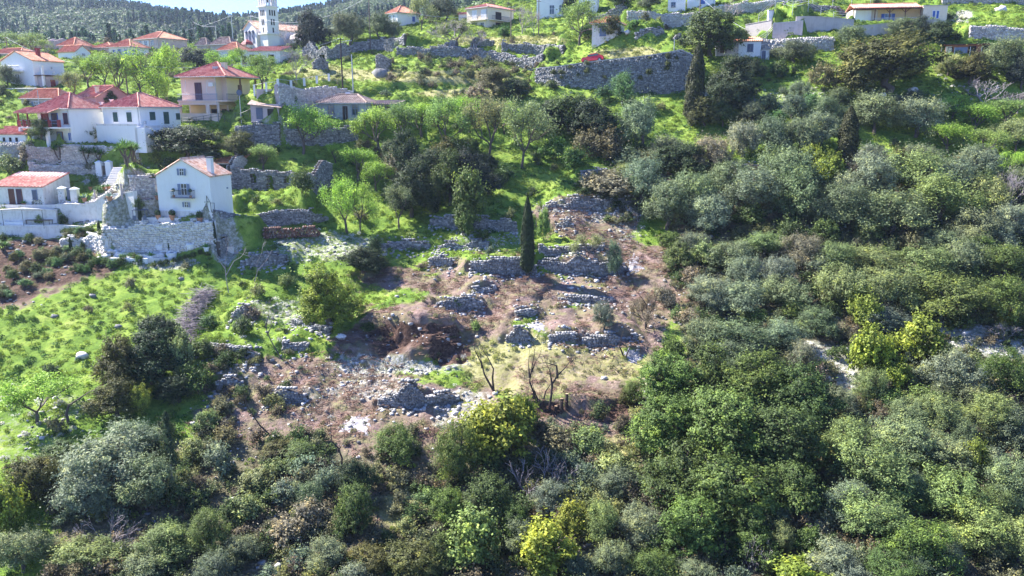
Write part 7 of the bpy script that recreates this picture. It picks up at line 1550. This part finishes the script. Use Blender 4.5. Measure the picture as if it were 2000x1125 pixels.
# ------------------------------------------------------------------ things nobody could count: grass, herbs, loose stones, twigs, far wood
def scatter(name, meshes, P, S, Rz, C, align_up=True, Iidx=None):
    """one object: its points carry instances of small plants or stones"""
    n = len(P)
    me = bpy.data.meshes.new(name); me.vertices.add(n); me.vertices.foreach_set('co', np.asarray(P, np.float32).ravel())
    a = me.attributes.new('sc', 'FLOAT_VECTOR', 'POINT'); S = np.asarray(S, np.float32); S = np.repeat(S[:, None], 3, 1) if S.ndim == 1 else S
    a.data.foreach_set('vector', S.ravel())
    rot = np.zeros((n, 3), np.float32); rot[:, 2] = Rz
    a = me.attributes.new('rot', 'FLOAT_VECTOR', 'POINT'); a.data.foreach_set('vector', rot.ravel())
    a = me.attributes.new('tintc', 'FLOAT_COLOR', 'POINT'); a.data.foreach_set('color', np.concatenate([C, np.ones((n, 1))], 1).astype(np.float32).ravel())
    idx = rng.integers(0, len(meshes), n) if Iidx is None else Iidx
    a = me.attributes.new('idx', 'INT', 'POINT'); a.data.foreach_set('value', np.asarray(idx, np.int32))
    o = obj(name, me); cl = bpy.data.collections.new(name + '_kinds')
    for i, m in enumerate(meshes):
        q = bpy.data.objects.new(f'{name}_kind_{i:02d}', m); cl.objects.link(q)
    ng = bpy.data.node_groups.new(name, 'GeometryNodeTree')
    ng.interface.new_socket('Geometry', in_out='INPUT', socket_type='NodeSocketGeometry'); ng.interface.new_socket('Geometry', in_out='OUTPUT', socket_type='NodeSocketGeometry')
    gi = ng.nodes.new('NodeGroupInput'); go = ng.nodes.new('NodeGroupOutput')
    m2p = ng.nodes.new('GeometryNodeMeshToPoints'); ip = ng.nodes.new('GeometryNodeInstanceOnPoints'); ci = ng.nodes.new('GeometryNodeCollectionInfo')
    ci.inputs['Collection'].default_value = cl; ci.inputs['Separate Children'].default_value = True; ci.inputs['Reset Children'].default_value = True
    def nat(nm, ty):
        q = ng.nodes.new('GeometryNodeInputNamedAttribute'); q.data_type = ty; q.inputs[0].default_value = nm; return q.outputs[0]
    L = ng.links.new
    L(gi.outputs[0], m2p.inputs['Mesh']); L(m2p.outputs[0], ip.inputs['Points']); L(ci.outputs[0], ip.inputs['Instance'])
    ip.inputs['Pick Instance'].default_value = True
    L(nat('idx', 'INT'), ip.inputs['Instance Index']); L(nat('rot', 'FLOAT_VECTOR'), ip.inputs['Rotation']); L(nat('sc', 'FLOAT_VECTOR'), ip.inputs['Scale'])
    L(ip.outputs[0], go.inputs[0])
    md = o.modifiers.new('scatter', 'NODES'); md.node_group = ng
    return tag(o, kind='stuff')

def herb_mesh(seed, n, rad, h, L, Wd, spike=0.0):
    r = np.random.default_rng(seed); a = r.uniform(0, 6.28, n); q = rad * np.sqrt(r.uniform(0, 1, n))
    P = np.stack([q * np.cos(a), q * np.sin(a), h * (1 - (q / rad) ** 2 * .7) * r.uniform(.35, 1, n)], -1)
    up = np.tile([0, 0, 1.0], (n, 1)) if spike else None
    V, Fq = leaf_quads(r, P, np.stack([np.cos(a) * .5, np.sin(a) * .5, np.full(n, .8)], -1) if not spike else rnd_unit(r, n) * [1, 1, .2], L, Wd, .7, up)
    return mesh('herb', V, Fq, LEAFI, False, {'tint': np.repeat(np.clip(r.normal(.5, .2, n), 0, 1), 4)})
HERBS = [herb_mesh(1, 46, .42, .30, .20, .12), herb_mesh(2, 46, .36, .22, .17, .10), herb_mesh(3, 60, .30, .34, .34, .05, 1), herb_mesh(4, 60, .40, .26, .28, .045, 1), herb_mesh(5, 70, .50, .42, .16, .10)]
def bush_mesh(seed):
    r = np.random.default_rng(seed); lb = lobes_round(r, 5, .85, 0, 1.0, .34)
    m = crown_mesh('bush', seed, lb, 60, 1100, .15, .085, .26, .8, .9, .9, -.2); m.materials.clear(); m.materials.append(LEAFI); return m
BUSHES = [bush_mesh(21), bush_mesh(22), bush_mesh(23)]
def stone_kind(seed):
    r = np.random.default_rng(seed); V = np.array([(x, y, z) for z in (-1, 1) for y in (-1, 1) for x in (-1, 1)], float) * [.5, .38, .28]
    V *= r.uniform(.65, 1.15, V.shape); Fq = [(0, 2, 3, 1), (4, 5, 7, 6), (0, 1, 5, 4), (1, 3, 7, 5), (3, 2, 6, 7), (2, 0, 4, 6)]
    return mesh("stone", V, np.array(Fq), STONEI_M)
m_, t_ = newmat('loose_stone'); b_ = N(t_, 'ShaderNodeAttribute', attribute_type='INSTANCER', attribute_name='tintc').outputs['Color']
finish(t_, b_, 0.92, bump=noise(t_, 9, 4, .7, coords(t_)), bs=.5, bd=.05); STONEI_M = m_
STONES = [stone_kind(i) for i in range(5)]
def twig_kind(seed):
    r = np.random.default_rng(seed); segs = []
    for i in range(9):
        a = r.uniform(0, 6.28); p = r.normal(0, .25, 3) * [1, 1, .1] + [0, 0, .06]; l = r.uniform(.25, .6)
        segs.append(([p, p + np.array([math.cos(a), math.sin(a), r.uniform(-.02, .25)]) * l], [.018, .009]))
    m = tubes_mesh('twigs', segs, STONEI_M, 3); return m
TWIGS = [twig_kind(i + 40) for i in range(3)]

def cand(n, x0, x1, y0, y1, seed):
    """random places on the hillside, evenly spread over the part of the ground that is in view (columns, rows of the photo)"""
    r = np.random.default_rng(seed)
    Y = np.sqrt(r.uniform(y0 ** 2, y1 ** 2, n)); u = r.uniform(x0, x1, n); X = u * Y
    return X, Y, r
def foot(X, Y): return np.stack([X, Y, ground(X, Y)], -1)
# grass and herbs
X, Y, r = cand(200000, -.80, .80, 44, 235, 5)
soil = zat(Z_SOIL, X, Y); pale = zat(Z_PALE, X, Y); scr = zat(Z_SCRUB, X, Y); dry = zat(Z_DRY, X, Y)
gard = zat(Z_GARD, X, Y); grassy = (1 - gard) * (1 - soil) * (1 - scr) * (1 - .35 * dry) * (1 - .2 * pale)
sl = np.clip(np.abs(ground(X, Y + .5) - ground(X, Y - .5)), 0, 3)
keep = r.uniform(0, 1, len(X)) < np.clip(grassy, .13, 1) * (1 - .85 * gard) * np.clip(.35 + .5 * sl, 0, 1) * (0.55 + .45 * (vnoise(X, Y, 2.2, 8) > .42))
X, Y, soil, pale, scr, dry = (q[keep] for q in (X, Y, soil, pale, scr, dry)); n = len(X)
pn = vnoise(X, Y, 5, 21)[:, None]; pn2 = vnoise(X, Y, 1.4, 22)[:, None]
C = (1 - pn) * np.array([.15, .24, .03]) + pn * np.array([.27, .36, .06])
C = np.where(pn2 > .74, np.array([.07, .15, .035]), C)
C = C * (1 - dry[:, None]) + dry[:, None] * np.array([.33, .34, .12])
C = np.where((soil > .4)[:, None], np.array([.17, .17, .08]) * (.7 + .9 * pn2), C)
fl = (r.uniform(0, 1, n) < pale * .9)[:, None]
C = np.where(fl, np.array([.62, .62, .56]), C) * r.uniform(.75, 1.25, (n, 1))
idx = np.where(r.uniform(0, 1, n) < .25 + .5 * dry, r.integers(2, 4, n), r.choice([0, 1, 4], n))
S = r.uniform(.45, 1.1, n) * (0.75 + .3 * pn2[:, 0]) * (1 + np.clip((Y - 120) / 200, 0, .6))
scatter('grass_and_herbs', HERBS, foot(X, Y), np.stack([S, S, S * r.uniform(.7, 1.7, n)], -1), r.uniform(0, 6.28, n), C, Iidx=idx)
# undergrowth between the trees
X, Y, r = cand(36000, -.82, .82, 44, 215, 6); scr = zat(Z_SCRUB, X, Y); soil = zat(Z_SOIL, X, Y); pale = zat(Z_PALE, X, Y)
keep = r.uniform(0, 1, len(X)) < np.clip(scr * .95 - .75 * pale, .0, 1) * (.55 + .45 * vnoise(X, Y, 5, 31)) + .022 * (1 - soil)
X, Y = X[keep], Y[keep]; n = len(X); pal = np.array([(.12, .15, .07), (.09, .14, .05), (.16, .17, .10), (.15, .13, .09), (.06, .10, .035), (.20, .22, .09), (.13, .18, .12), (.19, .16, .12)])
pi = (vnoise(X, Y, 7, 33) * 8 + r.uniform(-1.6, 1.6, n)).astype(int) % 8
S = r.uniform(.45, 1.25, n)
scatter('undergrowth', BUSHES, foot(X, Y), np.stack([S, S, S * r.uniform(.7, 1.3, n)], -1), r.uniform(0, 6.28, n), pal[pi] * r.uniform(.75, 1.2, (n, 1)))
# loose stones
X, Y, r = cand(60000, -.68, .68, 44, 150, 9); soil = zat(Z_SOIL, X, Y); pale = zat(Z_PALE, X, Y); scr = zat(Z_SCRUB, X, Y); dry = zat(Z_DRY, X, Y)
cl = vnoise(X, Y, 2.6, 41)
keep = r.uniform(0, 1, len(X)) < np.clip(soil * .24 * (cl > .55) + soil * .04 + pale * .7 + scr * .07 - dry * .3, 0, 1)
X, Y = X[keep], Y[keep]; n = len(X); S = .16 + .34 * r.uniform(0, 1, n) ** 3
g_ = r.uniform(.2, .55, n)[:, None] * np.array([1, .97, .93])
EX, EY, ES = [], [], []      # stones fallen from the dry walls lie at their feet
for key, w in WALLS.items():
    if key[0] != 'c' or w['st'] == '-': continue
    Q, s_ = path_frame(w['P']); m = int(s_[-1] * 9); x = r.uniform(-.6, s_[-1] + .6, m); o_ = np.abs(r.normal(0, .75, m)); EX.append(np.interp(x, s_, Q[:, 0])); EY.append(np.interp(x, s_, Q[:, 1]) - .25 - o_ + (r.uniform(0, 1, m) < .2) * (1.2 + o_)); ES.append(r.uniform(.16, .42, m))
X, Y, S = np.concatenate([X] + EX), np.concatenate([Y] + EY), np.concatenate([S] + ES); n = len(X); g_ = r.uniform(.18, .55, n)[:, None] * np.array([1, .98, .95])
scatter('loose_stones', STONES, foot(X, Y) + [0, 0, .03], S, r.uniform(0, 6.28, n), g_)
# cut twigs and brush left on the cleared ground
X, Y, r = cand(36000, -.5, .5, 55, 125, 10); soil = zat(Z_SOIL, X, Y); scr = zat(Z_SCRUB, X, Y)
keep = r.uniform(0, 1, len(X)) < np.clip(soil * .6 * (vnoise(X, Y, 3.3, 43) > .4) + scr * .05, 0, 1)
X, Y = X[keep], Y[keep]; n = len(X)
scatter('cut_twigs', TWIGS, foot(X, Y), r.uniform(.7, 1.7, n), r.uniform(0, 6.28, n), np.array([.24, .15, .11]) * r.uniform(.4, 1.5, (n, 1)))
# the wood on the far hill
def far_tree(seed, kind):
    r = np.random.default_rng(seed)
    if kind == 'c':
        n = 150; z = r.uniform(0, 1, n); th = r.uniform(0, 6.28, n); q = 1.5 * (1 - z) ** .6 * np.minimum(1, z * 8 + .2)
        P = np.stack([q * np.cos(th), q * np.sin(th), z * 12], -1); Nn = np.stack([np.cos(th), np.sin(th), .3 + 0 * th], -1); L = 2.0
    else:
        n = 230; d = rnd_unit(r, n); d[:, 2] = np.abs(d[:, 2]); P = d * [4, 4, 4.5] * (1 + .22 * np.sin(d[:, :1] * 7) * np.cos(d[:, 1:2] * 6)) + [0, 0, 1.5]; Nn = d; L = 1.8
    V, Fq = leaf_quads(r, P, Nn, L, L * .6, .55)
    return mesh('far_tree', V, Fq, LEAFI, False, {'tint': np.repeat(np.clip(r.normal(.45, .15, n), 0, 1), 4)})
FT = [far_tree(1, 'c'), far_tree(2, 'c'), far_tree(3, 'r'), far_tree(4, 'r'), far_tree(5, 'r')]
X, Y, r = cand(30000, -.66, .25, 285, 900, 12)
keep = r.uniform(0, 1, len(X)) < .8; X, Y = X[keep], Y[keep]; n = len(X)
con = vnoise(X, Y, 60, 51) + r.uniform(-.25, .25, n) > .66
idx = np.where(con, r.integers(0, 2, n), r.integers(2, 5, n))
C = np.where(con[:, None], np.array([.05, .095, .05]), np.array([.10, .15, .06])) * r.uniform(.7, 1.5, (n, 1))
S = r.uniform(.4, .95, n)
scatter('far_wood', FT, foot(X, Y), S, r.uniform(0, 6.28, n), C, Iidx=idx)
X, Y, r = cand(2600, -.0, .68, 238, 330, 13); keep = r.uniform(0, 1, len(X)) < .5; X, Y = X[keep], Y[keep]; n = len(X)
scatter('hilltop_wood', FT[2:], foot(X, Y), r.uniform(.5, .9, n), r.uniform(0, 6.28, n), np.array([.08, .11, .045]) * r.uniform(.7, 1.4, (n, 1)))
# ------------------------------------------------------------------ the air
m, t = newmat('haze_air'); v = t.nodes.new('ShaderNodeVolumePrincipled'); o_ = t.nodes.new('ShaderNodeOutputMaterial')
v.inputs['Color'].default_value = (0.6, 0.74, 1.0, 1); v.inputs['Density'].default_value = 0.00012; v.inputs['Anisotropy'].default_value = 0.35
t.links.new(v.outputs[0], o_.inputs['Volume'])
mb = MB(); mb.box(-1500, 1500, -350, 1560, -5, 235)
tag(mb.build('haze', m), kind='stuff')
